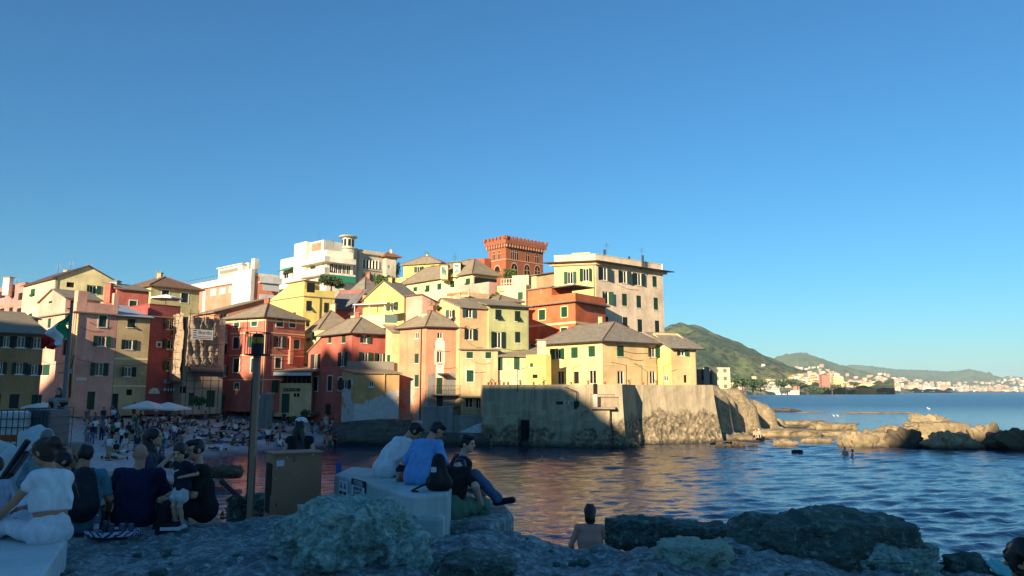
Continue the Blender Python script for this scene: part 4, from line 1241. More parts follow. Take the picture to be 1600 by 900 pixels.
WL = [(-2.0, 6.0), (-3.6, 10.6), (-5.2, 15), (-9, 25), (-14, 36), (-20, 50), (-25.2, 62), (-22.4, 70), (-16.8, 78.6), (-9, 77.8), (-2, 76.3), (10.4, 75.6), (13.2, 81.5), (22.4, 85), (30, 100), (44, 140), (60, 260)]
def shore_d(x, y):
    """signed distance to the waterline, positive on land; vectorised"""
    x = np.asarray(x, float); y = np.asarray(y, float)
    best = np.full(x.shape, 1e9); sgn = np.ones(x.shape)
    for (x0, y0), (x1, y1) in zip(WL, WL[1:]):
        dx, dy = x1 - x0, y1 - y0
        t = np.clip(((x - x0) * dx + (y - y0) * dy) / (dx * dx + dy * dy), 0, 1)
        ex, ey = x - x0 - t * dx, y - y0 - t * dy
        d = np.hypot(ex, ey)
        cr = dx * (y - y0) - dy * (x - x0)
        up = d < best
        best = np.where(up, d, best); sgn = np.where(up, np.sign(cr), sgn)
    return best * sgn
def sm(a, b, x):
    t = np.clip((x - a) / (b - a), 0, 1); return t * t * (3 - 2 * t)
def ground_z(x, y):
    x = np.asarray(x, float); y = np.asarray(y, float)
    d = shore_d(x, y)
    beach = np.clip(.13 * d, -1.5, 3.3)
    rocks = np.clip(.7 * d, -1.5, 2.9 - 1.1 * sm(13, 22, y))
    k = sm(48, 30, y)
    z = beach * (1 - k) + rocks * k
    # behind the sea wall and the stone bank the land is held up
    w = sm(-19, -15, x) * sm(70, 76, y)
    z = z * (1 - w) + np.clip((d - 1.6) * 1.6, -1.5, 2.3) * w
    hill = np.clip(y - 88 - np.clip(x - 14, 0, 60) * 1.4, 0, 200) * .16 * sm(30, 14, x)
    return z + hill * sm(0, 6, d)
_gx, _gy = np.arange(-80, 40.1, .25), np.arange(5, 130.1, .25)
_gt = ground_z(*np.meshgrid(_gx, _gy))
def gz(x, y):
    i = min(max((x + 80) / .25, 0), len(_gx) - 2); j = min(max((y - 5) / .25, 0), len(_gy) - 2); a, b = int(i), int(j); u, v_ = i - a, j - b
    return float((_gt[b, a] * (1 - u) + _gt[b, a + 1] * u) * (1 - v_) + (_gt[b + 1, a] * (1 - u) + _gt[b + 1, a + 1] * u) * v_)
xs = np.concatenate([np.linspace(-150, -52, 40), np.linspace(-50, 24, 260), np.linspace(26, 60, 20)])
ys = np.concatenate([np.linspace(5.5, 90, 300), np.linspace(92, 260, 60)])
X, Y = np.meshgrid(xs, ys)
Z = ground_z(X, Y)
nz = np.array([noise.fractal(Vector((a * .35, b * .35, 0)), 1.0, 2.0, 5) for a, b in zip(X.ravel(), Y.ravel())]).reshape(X.shape)
rk = sm(46, 34, Y)
Z = Z + nz * (.06 + .42 * rk) * sm(-1, 1.5, shore_d(X, Y))
V = np.stack([X, Y, Z], -1).reshape(-1, 3)
nx_ = len(xs); ids = np.arange(len(V)).reshape(len(ys), nx_)
Q = np.stack([ids[:-1, :-1], ids[:-1, 1:], ids[1:, 1:], ids[1:, :-1]], -1).reshape(-1, 4)
t = NT('beach_and_rock', .95)
v = t.coord()
sx = t.n('SeparateXYZ'); t.l(v, sx.inputs[0])
peb = t.n('TexVoronoi'); peb.inputs['Scale'].default_value = 7; t.l(v, peb.inputs['Vector'])
bw = t.n('RGBToBW'); t.l(peb.outputs['Color'], bw.inputs[0])
pc = t.mix(bw.outputs[0], lin((138, 140, 142)), lin((218, 216, 210)))
pc = t.mix(t.math('MULTIPLY', t.noise(.5, 5, v), .7), pc, lin((168, 168, 166)))
wet = t.n('MapRange'); wet.inputs[1].default_value = .75; wet.inputs[2].default_value = .15; t.l(t.math('ADD', sx.outputs[2], t.math('MULTIPLY', t.noise(.35, 3, v), .5)), wet.inputs[0])
pc = t.mix(wet.outputs[0], pc, lin((44, 38, 34)))
rc = t.mix(t.ramp(t.noise(.9, 8, v, .7), [(.35, G(0)), (.65, G(1))]), lin((84, 72, 56)), lin((150, 130, 100)))
near = t.n('MapRange'); near.inputs[1].default_value = 44; near.inputs[2].default_value = 34; t.l(sx.outputs[1], near.inputs[0])
t.bump(t.math('ADD', t.noise(3, 8, v, .7), t.math('MULTIPLY', peb.outputs['Distance'], .6)), .7, .08)
tag(link_mesh('beach_terrain', np_mesh('beach_terrain', V, Q), t.col(t.mix(near.outputs[0], pc, rc))), kind='structure')

# --- sea wall -------------------------------------------------------------
Pw = NT('sea_wall_plaster', .95)
v = Pw.coord()
sx = Pw.n('SeparateXYZ'); Pw.l(v, sx.inputs[0])
big = Pw.noise(.30, 8, v, .7, .5); fine = Pw.noise(3.0, 8, v, .72); stv = Pw.noise(1.0, 6, Pw.coord((1.6, 1.6, .12)), .7)
col = Pw.mix(big, lin((146, 128, 102)), lin((204, 182, 146)))
col = Pw.mix(Pw.ramp(stv, [(.45, G(0)), (.75, G(.75))]), col, lin((92, 80, 62)))
lowm = Pw.n('MapRange'); lowm.inputs[1].default_value = 4.6; lowm.inputs[2].default_value = 1.2; Pw.l(sx.outputs[2], lowm.inputs[0])
xm = Pw.n('MapRange'); xm.inputs[1].default_value = .5; xm.inputs[2].default_value = 3; xm.inputs[3].default_value = -.24; Pw.l(sx.outputs[0], xm.inputs[0]); xm.inputs[4].default_value = .0
rough_sel = Pw.ramp(Pw.math('ADD', xm.outputs[0], Pw.math('ADD', Pw.math('MULTIPLY', big, .8), Pw.math('MULTIPLY', lowm.outputs[0], .55))), [(.60, G(0)), (.66, G(1))])
vst = Pw.n('TexVoronoi'); vst.inputs['Scale'].default_value = 2.2; Pw.l(v, vst.inputs['Vector'])
bws = Pw.n('RGBToBW'); Pw.l(vst.outputs['Color'], bws.inputs[0])
stone = Pw.mix(bws.outputs[0], lin((106, 94, 78)), lin((190, 166, 126)))
stone = Pw.mix(Pw.ramp(fine, [(.4, G(.7)), (.6, G(0))]), stone, lin((60, 48, 36)))
col = Pw.mix(rough_sel, col, stone)
tide = Pw.n('MapRange'); tide.inputs[1].default_value = .9; tide.inputs[2].default_value = .2; Pw.l(Pw.math('ADD', sx.outputs[2], Pw.math('MULTIPLY', fine, .5)), tide.inputs[0])
col = Pw.mix(tide.outputs[0], col, lin((52, 46, 36)))
hh = Pw.math('ADD', Pw.math('MULTIPLY', fine, .6), Pw.math('MULTIPLY', Pw.math('MULTIPLY', vst.outputs['Distance'], rough_sel), 1.4))
Pw.bump(hh, .9, .12)
M_SEAWALL = Pw.col(col)
ZW = at(972, 600.5, 74.5).z
W0 = at(755, 604, 79.0); W1 = at(972, 600.5, 74.5); W2 = W1 + Vector((math.cos(R(68)), math.sin(R(68)), 0)) * 5.6
d3 = Vector((math.cos(R(17)), math.sin(R(17)), 0)); W3 = W2 + d3 * solve_px(Vector((W2.x, W2.y, ZW)), d3, 1114)
W4 = W3 + Vector((-.25, 1, 0)) * 14
sw = thing('sea_wall', 'high stained sea wall with balcony and window holding up the yellow houses', 'wall', ((W0.x + W3.x) / 2, 78, 0))
def strip_wall(mb, pts, z0, z1, bat, nu=24, nvv=14, amp=.07, round_=False):
    """battered wall through plan points; bat = outward lean at the foot"""
    for k in range(len(pts) - 1):
        p, q = pts[k], pts[k + 1]
        e = (q - p); e.z = 0; L = e.length; e /= L; n = Vector((e.y, -e.x, 0))
        N = max(3, int(L / .7))
        b = len(mb.v)
        b0 = bat[k]; b1 = bat[k + 1]
        for j in range(nvv + 1):
            z = z0 + (z1 - z0) * j / nvv
            for i in range(N + 1):
                f = i / N
                lean = (1 - j / nvv) ** 1.5
                o = b0 * (1 - f) + b1 * f
                # miter direction at ends so neighbouring strips meet
                nn = n.copy()
                if i == 0 and k > 0: pe = (p - pts[k - 1]); pe.z = 0; pe.normalize(); m_ = Vector((pe.y, -pe.x, 0)); nn = (n + m_); nn = nn / max(.35, nn.dot(n))
                if i == N and k < len(pts) - 2: qe = (pts[k + 2] - q); qe.z = 0; qe.normalize(); m_ = Vector((qe.y, -qe.x, 0)); nn = (n + m_); nn = nn / max(.35, nn.dot(n))
                w = p + e * (L * f)
                rough = (noise.fractal(Vector((w.x * .9, w.y * .9, z * .9)), 1, 2, 4)) * amp * (1.5 if j < nvv * .55 else .5) if 0 < i < N and j < nvv else 0
                s_ = w + nn * (o * lean + rough)
                mb.v.append((s_.x, s_.y, z))
        for j in range(nvv):
            for i in range(N):
                a = b + j * (N + 1) + i
                mb.f.append((a, a + 1, a + N + 2, a + N + 1)); mb.m.append(0)
Wb = W0 + Vector((-1.0, 9, 0))
mb = MB(); strip_wall(mb, [Wb, W0, W1, W2, W3, W4], -1.2, ZW, [.2, .35, .5, 1.3, .9, .3], amp=.16)
wl_o = mb.build('wall', M_SEAWALL, sw)
mb = MB(); pts = [W0, W1, W2, W3, W4, Wb]
mb.poly([Vector((p.x, p.y, ZW - .75)) for p in pts]); 
mb.build('terrace_floor', M_STONE, sw)
mb = MB()
for p, q in zip([W0, W1, W2], [W1, W2, W3]):
    e = (q - p); e.z = 0; e.normalize(); n = Vector((e.y, -e.x, 0))
    c = (p + q) / 2; mb.obox(Vector((c.x, c.y, ZW - .38)) - n * .14, e * ((q - p).length / 2), n * .12, Vector((0, 0, .375)))
mb.build('parapet', M_SEAWALL, sw)
# lower ledge of masonry along the left half, the doorway niche, the window and balcony
e01 = (W1 - W0); e01.z = 0; L01 = e01.length; e01 /= L01; n01 = Vector((e01.y, -e01.x, 0))
def wpt(px, py, out=0.0):
    p = on_plane(px, py, W0, n01); return p + n01 * out
def wbox(m, px0, px1, py0, py1, o0, o1):
    a, b = wpt(px0, (py0 + py1) / 2), wpt(px1, (py0 + py1) / 2); z0, z1 = wpt((px0 + px1) / 2, py1).z, wpt((px0 + px1) / 2, py0).z
    c = (a + b) / 2; c.z = (z0 + z1) / 2
    m.obox(c + n01 * ((o0 + o1) / 2), (b - a) / 2 * Vector((1, 1, 0)).length / 1.41421356 if False else e01 * ((b - a).dot(e01) / 2), n01 * ((o1 - o0) / 2), Vector((0, 0, (z1 - z0) / 2)))
def ledge(x0, x1, ytop, o, nm='buttress'):
    m = MB(); a, b = wpt(x0, 660), wpt(x1, 660); zt_ = wpt((x0 + x1) / 2, ytop).z
    N = max(4, int((b - a).length / .5)); nv = 9
    base = len(m.v)
    for j in range(nv + 1):
        for i in range(N + 1):
            p = a.lerp(b, i / N); z = -1.0 + (zt_ + 1.0) * j / nv
            r_ = noise.fractal(Vector((p.x * .8, z * .8, 3.3)), 1, 2, 5) * .22
            s_ = p + n01 * (o + (1 - j / nv) * .35 + r_); m.v.append((s_.x, s_.y, z))
    for j in range(nv):
        for i in range(N):
            q = base + j * (N + 1) + i; m.f.append((q, q + 1, q + N + 2, q + N + 1)); m.m.append(0)
    top = [Vector(m.v[base + nv * (N + 1) + i]) for i in range(N + 1)]
    for i in range(N):
        p0, p1 = a.lerp(b, i / N), a.lerp(b, (i + 1) / N)
        m.poly([top[i], top[i + 1], Vector((p1.x, p1.y, zt_)) - n01 * .2, Vector((p0.x, p0.y, zt_)) - n01 * .2])
    for i in (0, N):
        col_ = [Vector(m.v[base + j * (N + 1) + i]) for j in range(nv + 1)]; p = a.lerp(b, i / N) - n01 * .2
        m.poly(col_ + [Vector((p.x, p.y, zt_)), Vector((p.x, p.y, -1))])
    return m.build(nm, M_SEAWALL, sw)
ledge(831, 955, 641, .75); ledge(757, 812, 652, .5); 
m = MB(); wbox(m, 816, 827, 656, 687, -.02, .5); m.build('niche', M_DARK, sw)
m = MB(); wbox(m, 881, 896, 627, 641, .01, .05); wd = m.build('window', M_GLASS, sw)
m = MB(); wbox(m, 888, 889.5, 627, 641, .05, .07); wbox(m, 881, 882, 627, 641, .05, .07); wbox(m, 895, 896, 627, 641, .05, .07); wbox(m, 882, 895, 626.4, 627.4, .05, .07); m.build('frame', M_WHITE, wd)
for a_, b_ in ((869.5, 880.5), (896.5, 905)):
    m = MB(); wbox(m, a_, b_, 627, 641, .02, .07); m.build('shutter', M_DGREEN, wd)
m = MB(); wbox(m, 925, 964, 636, 639, 0, 1.0); bl = m.build('balcony_slab', M_STONE, sw)
m = MB()
for k in range(22): x = 925.5 + k * 1.78; wbox(m, x, x + .35, 616.5, 636, .93, .96)
wbox(m, 925, 964, 615.8, 616.6, .92, .97); m.build('balcony_railing', flat('rusty_railing', (110, 84, 66), .8), bl)
m = MB(); wbox(m, 929.5, 936.5, 616, 636, .97, 1.0); m.build('patterned_panel', flat('patterned_tile', (180, 160, 140), .6, 0, .5, 14), bl)
m = MB(); wbox(m, 927, 933.5, 599.5, 616, .004, .02); m.build('narrow_slit', M_DARK, sw)
m = MB(); p = wpt(902.5, 640, .35); q = wpt(902.5, 612, .35); m.tube(p, q, .05, .05, 6); p2 = wpt(897, 609, .8); p3 = wpt(886, 605, 1.0); m.path([q, p2, p3], .04); 
m.build('pipe_lamp', M_DMETAL, sw)
mpot = flat('terracotta_pot', (178, 92, 62)); mleaf = flat('pot_plant_leaf', (58, 92, 40), .7, 0, .5, 9)
rr = random.Random(5)
for k, (px, py) in enumerate([(763, 602), (768, 601.5), (774, 602), (781, 601), (788, 601), (815, 600), (836, 599), (852, 599), (895, 597.5), (921, 597), (946, 597), (978, 597), (1000, 597), (1022, 597), (795, 600.5)]):
    s_ = (px - 755) / (972 - 755)
    base = W0.lerp(W1, s_) if px < 972 else W2.lerp(W3, (px - 985) / 130)
    nn = n01 if px < 972 else Vector((d3.y, -d3.x, 0))
    c = Vector((base.x, base.y, ZW + .004)) - nn * .16
    tp = thing('flower_pot', ['round terracotta flower pot on the sea wall parapet', 'terracotta flower pot with small plant on the sea wall parapet'][k % 2], 'flower pot', c, 'flower pots along the sea wall')
    m = MB(); m.lathe(c, [(.09, 0), (.14, .24), (.15, .26)], 10); m.build('pot', mpot, tp)
    if k % 2:
        m = MB()
        for j in range(26):
            d_ = Vector((rr.gauss(0, .13), rr.gauss(0, .13), .3 + abs(rr.gauss(0, .16)))); q = Vector((rr.gauss(0, 1), rr.gauss(0, 1), rr.gauss(0, 1))).normalized(); e_ = q.orthogonal().normalized()
            m.poly([c + d_ - e_ * .07, c + d_ + q * .05, c + d_ + e_ * .07, c + d_ - q * .05])
        m.build('plant', mleaf, tp)

# stone bank and concrete quay left of the wall
def bank(name, label, pts, ztops, zb, mat, amp, batter, cat='wall'):
    rt = thing(name, label, cat, (sum(p[0] for p in pts) / len(pts), sum(p[1] for p in pts) / len(pts), 0))
    m = MB(); rows = 14
    P = []
    for k in range(len(pts) - 1):
        a, b = Vector((*pts[k], 0)), Vector((*pts[k + 1], 0)); N = max(2, int((b - a).length / .4))
        for i in range(N + (k == len(pts) - 2)): P.append((a.lerp(b, i / N), ztops[k] + (ztops[k + 1] - ztops[k]) * i / N))
    n_ = len(P); base = 0
    for j in range(rows + 1):
        for i, (p, zt_) in enumerate(P):
            q0, q1 = P[max(0, i - 1)][0], P[min(n_ - 1, i + 1)][0]; e = (q1 - q0).normalized(); nn = Vector((e.y, -e.x, 0))
            z = zb + (zt_ - zb) * j / rows
            r_ = noise.fractal(Vector((p.x * .7, p.y * .7, z * 1.1)), 1, 2, 6) * amp
            s_ = p + nn * ((1 - j / rows) * batter + r_); m.v.append((s_.x, s_.y, z))
    for j in range(rows):
        for i in range(n_ - 1):
            q = j * n_ + i; m.f.append((q, q + 1, q + n_ + 1, q + n_)); m.m.append(0)
    for i in range(n_ - 1):
        (p, za), (q, zb2) = P[i], P[i + 1]; e = (q - p).normalized(); nn = Vector((-e.y, e.x, 0)) * 4
        m.poly([Vector(m.v[rows * n_ + i]), Vector(m.v[rows * n_ + i + 1]), Vector((q.x, q.y, zb2)) + nn, Vector((p.x, p.y, za)) + nn])
    m.build('wall', mat, rt)
    return rt
M_BANK = rock_mat('dark_stone_bank', (104, 96, 84), (74, 68, 60), scale=1.3, bump=1.0, wet=.5)
M_CONC = plaster('quay_concrete', (142, 136, 124), seed=52, stain=.7)
bank('stone_bank', 'dark rough stone bank below the peeling orange lean-to', [(-19.2, 80.5), (-17.2, 78.8), (-14.2, 78.6), (-10.6, 79.2)], [2.1, 2.4, 2.6, 2.6], -1, M_BANK, .35, 1.3)
pA = at(661, 640, 79.6); pB = at(708, 640, 79.4); pC = at(758, 640, 79.8)
bank('concrete_quay', 'grey concrete quay wall below the salmon tower house balcony', [(pA.x, pA.y + .4), (pA.x + .05, pA.y), (pB.x, pB.y)], [3.9, 3.9, 3.95], .9, M_CONC, .03, .1)
bank('low_quay_wall', 'lower stained quay wall between concrete quay and sea wall', [(pB.x, pB.y + .25), (pC.x, pC.y)], [3.0, 3.05], .8, M_CONC, .06, .2)
bank('rocky_bank', 'dark rocky bank at the foot of the concrete quay, just above the water', [(-11.2, 79.2), (pA.x, 78.6), (pB.x, 78.2), (pC.x + .6, 78.0)], [1.2, 1.3, 1.25, 1.2], -1, M_BANK, .3, .9)

# --- headland beyond the wall ----------------------------------------------
def sheet(name, xs, ys, zf, mat, kind='structure', noise_amp=0.0, noise_s=.3, oct=6, label=None, cat=None, H=.9):
    X, Y = np.meshgrid(xs, ys); Z = zf(X, Y)
    if noise_amp:
        Z = Z + noise_amp * np.array([noise.fractal(Vector((a * noise_s, b * noise_s, 1.7)), H, 2.1, oct) for a, b in zip(X.ravel(), Y.ravel())]).reshape(X.shape)
    V = np.stack([X, Y, Z], -1).reshape(-1, 3); n = len(xs); ids = np.arange(len(V)).reshape(len(ys), n)
    Q = np.stack([ids[:-1, :-1], ids[:-1, 1:], ids[1:, 1:], ids[1:, :-1]], -1).reshape(-1, 4)
    return tag(link_mesh(name, np_mesh(name, V, Q), mat), label, cat, kind=kind)
def head_z(X, Y):
    # a steep scarp runs back from the wall corner; sloping slabs lie above it, ledges at its foot
    ax, ay, bx, by = 22.9, 85.5, 22.9 + .53 * 36, 85.5 + .848 * 36
    L = math.hypot(bx - ax, by - ay); ex, ey = (bx - ax) / L, (by - ay) / L
    s = (X - ax) * ex + (Y - ay) * ey
    wob = 1.1 * np.sin(s * .55) + .6 * np.sin(s * 1.3 + 1)
    d = -(X - ax) * ey + (Y - ay) * ex + wob
    top = np.interp(s, [-5, 0, 8, 15, 22, 28, 34, 40], [4.6, 4.4, 4.0, 3.2, 2.5, 1.8, .9, -.4])
    crest = np.interp(s, [-5, 0, 8, 17, 23, 28, 34.5, 41], [6.0, 6.1, 6.4, 5.7, 4.4, 3.1, 1.4, -.4])
    foot = np.interp(d, [-9, -5, -1.2, 0], [-1.2, -.1, .45, .8])
    z = np.where(d < 0, foot, np.minimum(.8 + d * 8, np.minimum(top + d * 1.05, crest)))
    return np.where(s > 38, np.minimum(z, .3 - (s - 38) * .1), z) * sm(20, 24, X) - .15
sheet('headland', np.linspace(20, 54, 210), np.linspace(80, 135, 230), head_z, M_TAN, noise_amp=.5, noise_s=.5, oct=8, kind='structure')
# ------------------------------------------------------------------ sea
wm = NT('sea_water', .04)
v = wm.coord()
wm.b.inputs['IOR'].default_value = 1.62
g = wm.n('NewGeometry')
sx = wm.n('SeparateXYZ'); wm.l(v, sx.inputs[0])
n1 = wm.noise(1.0, 4, wm.coord((.35, .9, .5), rot=(0, 0, .2)), .6, .3)
n2 = wm.noise(1.0, 4, wm.coord((2.2, 5.0, 1), rot=(0, 0, -.15)), .6, .3)
far = wm.n('MapRange'); far.inputs[1].default_value = 90; far.inputs[2].default_value = 260; wm.l(sx.outputs[1], far.inputs[0])
wm.bump(wm.math('ADD', wm.math('MULTIPLY', n2, .10), wm.math('MULTIPLY', wm.math('MULTIPLY', n1, far.outputs[0]), 1.3)), 1.0, .34)
rg = wm.n('MapRange'); rg.inputs[1].default_value = 25; rg.inputs[2].default_value = 300; rg.inputs[3].default_value = .03; rg.inputs[4].default_value = .27
wm.l(sx.outputs[1], rg.inputs[0]); wm.l(rg.outputs[0], wm.b.inputs['Roughness'])
WATER = wm.col(lin((6, 42, 74)))
rad = np.concatenate([np.geomspace(6, 300, 900), np.geomspace(310, 14000, 60)])
ang = np.radians(np.concatenate([np.linspace(-75, -42, 20), np.linspace(-41.7, 41.7, 460), np.linspace(42, 75, 20)]))
A, RR = np.meshgrid(ang, rad)
X, Y = RR * np.sin(A), RR * np.cos(A)
Z = np.zeros_like(X)
wr_ = np.random.RandomState(5)
dr = RR * .0044
# wind ripples: many crossing trains, livelier outside the bay than inside it
live = .40 + .60 * sm(-4, 22, X + .12 * Y)
gust = 1 + .35 * np.sin(X * .11 + 1.3 * np.sin(Y * .07)) * np.sin(Y * .09 + X * .03)
for k in range(54):
    lam = .26 * (8.5 ** (k / 53.0)) * wr_.uniform(.9, 1.1)
    th = R(90 + 18) + wr_.normal(0, .36)
    kx, ky = math.cos(th) * 2 * math.pi / lam, math.sin(th) * 2 * math.pi / lam
    amp = .0066 * lam ** .95 * (1.2 if lam > .7 else 1.0)
    ph = wr_.uniform(0, 6.28)
    fade = np.clip((lam / dr - 2.2) / 3.0, 0, 1)
    wob = .5 * np.sin(X * .21 * wr_.uniform(.5, 1.5) + ph * 3) + .5 * np.sin(Y * .17 * wr_.uniform(.5, 1.5) + ph)
    Z += amp * fade * (np.sin(kx * X + ky * Y + ph + wob) + .25 * np.cos(2 * (kx * X + ky * Y + ph + wob))) * live * gust
V = np.stack([X, Y, Z], -1).reshape(-1, 3); n = len(ang); ids = np.arange(len(V)).reshape(len(rad), n)
Q = np.stack([ids[:-1, :-1], ids[:-1, 1:], ids[1:, 1:], ids[1:, :-1]], -1).reshape(-1, 4)
tag(link_mesh('sea', np_mesh('sea', V, Q), WATER), kind='structure')

# ------------------------------------------------------------------ unseen hill behind the viewer, shaped to shade the bay
# points on the shore where the edge of the evening shade lies; the ridge is as high as it must be to end the light there
SHADE = [(-90, 60, 9), (-60, 70, 8.4), (-42, 76, 9.0), (-40, 77, 8.2), (-39, 79, 8.0), (-37.5, 80.5, 7.8), (-33, 84, 8.5), (-29, 86, 8), (-24.5, 80.5, 8.5), (-22.3, 87, 11), (-21.5, 86, 9.8), (-20.4, 85.5, 9.2),
         (-19.3, 84.5, 11.3), (-18.9, 84, 9.3), (-18.6, 83.5, 8.0), (-17.8, 80, 6.2), (-16.2, 80.5, 4.6), (-11.4, 82, 4), (-9.6, 82, 5.5), (-5.8, 84, 4.6), (-2.9, 79, 6.4), (5.3, 76.4, 6.3), (5.5, 76.4, 4.7),
         (7, 76, 4.2), (10.4, 74.7, 2.3), (11.2, 74.5, -.8), (14, 75, -2), (26, 75, -1.5), (32, 71, .8), (36, 72, .8), (39, 76, .6), (40.5, 76, 2.8), (43, 77, 2.8), (45, 77, .8), (48, 76, 1.2), (51, 75, 5), (62, 75, 6)]
HP = sorted((x - (y + 85) * math.tan(R(SUN_AZ)), z + (y + 85) * math.tan(R(SUN_EL)) / math.cos(R(SUN_AZ))) for x, y, z in SHADE)
HP = HP + [(HP[-1][0] + 3, 36), (HP[-1][0] + 10, 14), (60, 14)]
def hill_profile(x):
    return np.interp(x, [p[0] for p in HP], [p[1] for p in HP])
def hz(X, Y):
    return np.where(Y > -84.9, np.clip(4 + (-Y - 8) * .2, 3.5, 19), hill_profile(X) - np.clip(-Y - 90, 0, 100) * .2) 
sheet('shade_hill', np.unique(np.concatenate([np.linspace(-230, 40, 280), np.array([p[0] for p in HP])])), np.array([-150, -120, -100, -91, -85, -84.8, -60, -30, -14, -8.5]), hz, M_EARTH)
# ------------------------------------------------------------------ far coast and hills
hm = NT('wooded_hill', .95)
v = hm.coord()
f1 = hm.noise(.0035, 6, v, .6); f2 = hm.noise(.03, 5, v, .7)
col = hm.mix(hm.ramp(f1, [(.38, G(0)), (.62, G(1))]), lin((70, 92, 48)), lin((134, 132, 74)))
col = hm.mix(hm.ramp(f2, [(.42, G(.95)), (.56, G(0))]), col, lin((30, 50, 28)))
hm.bump(f2, 1.0, 22)
M_HILL = hm.col(col)
fm = NT('far_hill', .95); fv = fm.coord()
fcol = fm.mix(fm.noise(.002, 6, fv, .65), lin((84, 104, 70)), lin((120, 128, 92)))
M_FARHILL = fm.col(fcol)
def hill(name, prof, Yr, Y0, zb, mat, amp, rows=34, step=3.0, bow=1.25, dent=1.0):
    px = np.arange(prof[0][0], prof[-1][0] + .1, step)
    py = np.interp(px, [p[0] for p in prof], [p[1] for p in prof])
    V, cols = [], len(px)
    for j in range(rows + 6):
        for i, (a, b) in enumerate(zip(px, py)):
            r = at(a, b, Yr)
            if j <= rows:
                q = j / rows
                y = Y0 + (Yr - Y0) * q
                x = r.x * (y / Yr) * (1 - .0 * q)
                z = zb + (r.z - zb) * q ** bow
                nn = noise.fractal(Vector((x / dent / 260, y / dent / 420, 0)), .9, 2.1, 7)
                z += nn * amp * math.sin(math.pi * min(1, q * 1.0)) ** .7 + noise.noise(Vector((x / 30, y / 60, 5))) * amp * .16
                V.append((x, y, z))
            else:
                q = (j - rows) / 6; y = Yr + q * (Yr - Y0) * .7
                V.append((r.x * (1 + .25 * q), y, r.z * (1 - q * .9)))
    n = cols; ids = np.arange(len(V)).reshape(rows + 6, n)
    Q = np.stack([ids[:-1, :-1], ids[:-1, 1:], ids[1:, 1:], ids[1:, :-1]], -1).reshape(-1, 4)
    o = tag(link_mesh(name, np_mesh(name, np.array(V), Q), mat), kind='structure')
    return np.array(V).reshape(rows + 6, n, 3)
H1 = hill('near_hill', [(930, 545), (980, 528), (1036, 512), (1050, 507.5), (1060, 505.5), (1072, 505), (1095, 510), (1120, 522), (1140, 530), (1160, 537), (1180, 548), (1205, 560), (1230, 570), (1262, 582), (1300, 593), (1340, 601), (1400, 607)], 2700, 1560, 14, M_HILL, 55)
H2 = hill('middle_hill', [(1120, 592), (1160, 577), (1205, 560), (1228, 553.5), (1240, 552), (1250, 550), (1262, 553), (1272, 556), (1300, 566), (1335, 577), (1370, 586), (1420, 596), (1490, 606)], 5400, 3300, 16, M_FARHILL, 80)
H3 = hill('far_hill', [(1250, 585), (1290, 574), (1330, 571), (1362, 572), (1400, 577), (1440, 578), (1480, 580.5), (1500, 580), (1515, 577), (1535, 581), (1560, 589), (1600, 595), (1700, 602)], 9600, 6400, 10, M_FARHILL, 110, dent=1.6)
H4 = hill('far_town_hill', [(1470, 611), (1530, 602), (1558, 594), (1572, 588), (1586, 588), (1600, 590), (1640, 587), (1680, 590), (1760, 602)], 8200, 6000, 6, M_FARHILL, 60)
# low coastal shelf
CO = [(1085, 1050), (1150, 1180), (1240, 1400), (1300, 1700), (1380, 2250), (1428, 2700)]
V = []
pxs = np.arange(1085, 1429, 3.0)
for j in range(9):
    for p in pxs:
        Yc = np.interp(p, [c[0] for c in CO], [c[1] for c in CO]); r = ray(p, 612)
        y = Yc + [0, 3, 10, 60, 140, 260, 420, 700, 1100][j]
        z = [-1, 2.5, 5, 8, 12, 16, 22, 34, 40][j]
        if p > 1400: z *= max(.1, 1 - (p - 1400) / 28)
        V.append((r.x * y, y, z + (noise.noise(Vector((p / 9, j, 2))) * 1.6 if j else 0)))
n = len(pxs); ids = np.arange(len(V)).reshape(9, n)
Q = np.stack([ids[:-1, :-1], ids[:-1, 1:], ids[1:, 1:], ids[1:, :-1]], -1).reshape(-1, 4)
cm = NT('coast_ground', .95); cv = cm.coord()
ccol = cm.mix(cm.ramp(cm.noise(.02, 5, cv, .6), [(.42, G(0)), (.52, G(1))]), lin((168, 146, 104)), lin((60, 80, 40)))
tag(link_mesh('coast_ground', np_mesh('coast_ground', np.array(V), Q), cm.col(ccol)), kind='structure')
def town_mat(name, c):
    t = NT(name, .9); v = t.coord()
    sx = t.n('SeparateXYZ'); t.l(v, sx.inputs[0])
    w1 = t.n('TexWave', wave_type='BANDS', bands_direction='X'); w1.inputs['Scale'].default_value = .09; t.l(v, w1.inputs['Vector'])
    w2 = t.n('TexWave', wave_type='BANDS', bands_direction='Z'); w2.inputs['Scale'].default_value = .1; t.l(v, w2.inputs['Vector'])
    m = t.math('MULTIPLY', t.ramp(w1.outputs['Fac'], [(.62, G(0)), (.7, G(1))]), t.ramp(w2.outputs['Fac'], [(.5, G(0)), (.6, G(1))]))
    return t.col(t.mix(t.math('MULTIPLY', m, .75), lin(c), lin((60, 56, 52))))
TM = {'cream': town_mat('far_cream_wall', (208, 190, 152)), 'white': town_mat('far_white_wall', (204, 196, 178)), 'pink': town_mat('far_pink_wall', (222, 178, 152)), 'yellow': town_mat('far_yellow_wall', (236, 208, 140)),
      'brick red': town_mat('far_red_wall', (186, 128, 106)), 'ochre': town_mat('far_ochre_wall', (216, 178, 120))}
M_FROOF = flat('far_roof', (150, 104, 80), .9)
rr = random.Random(21)
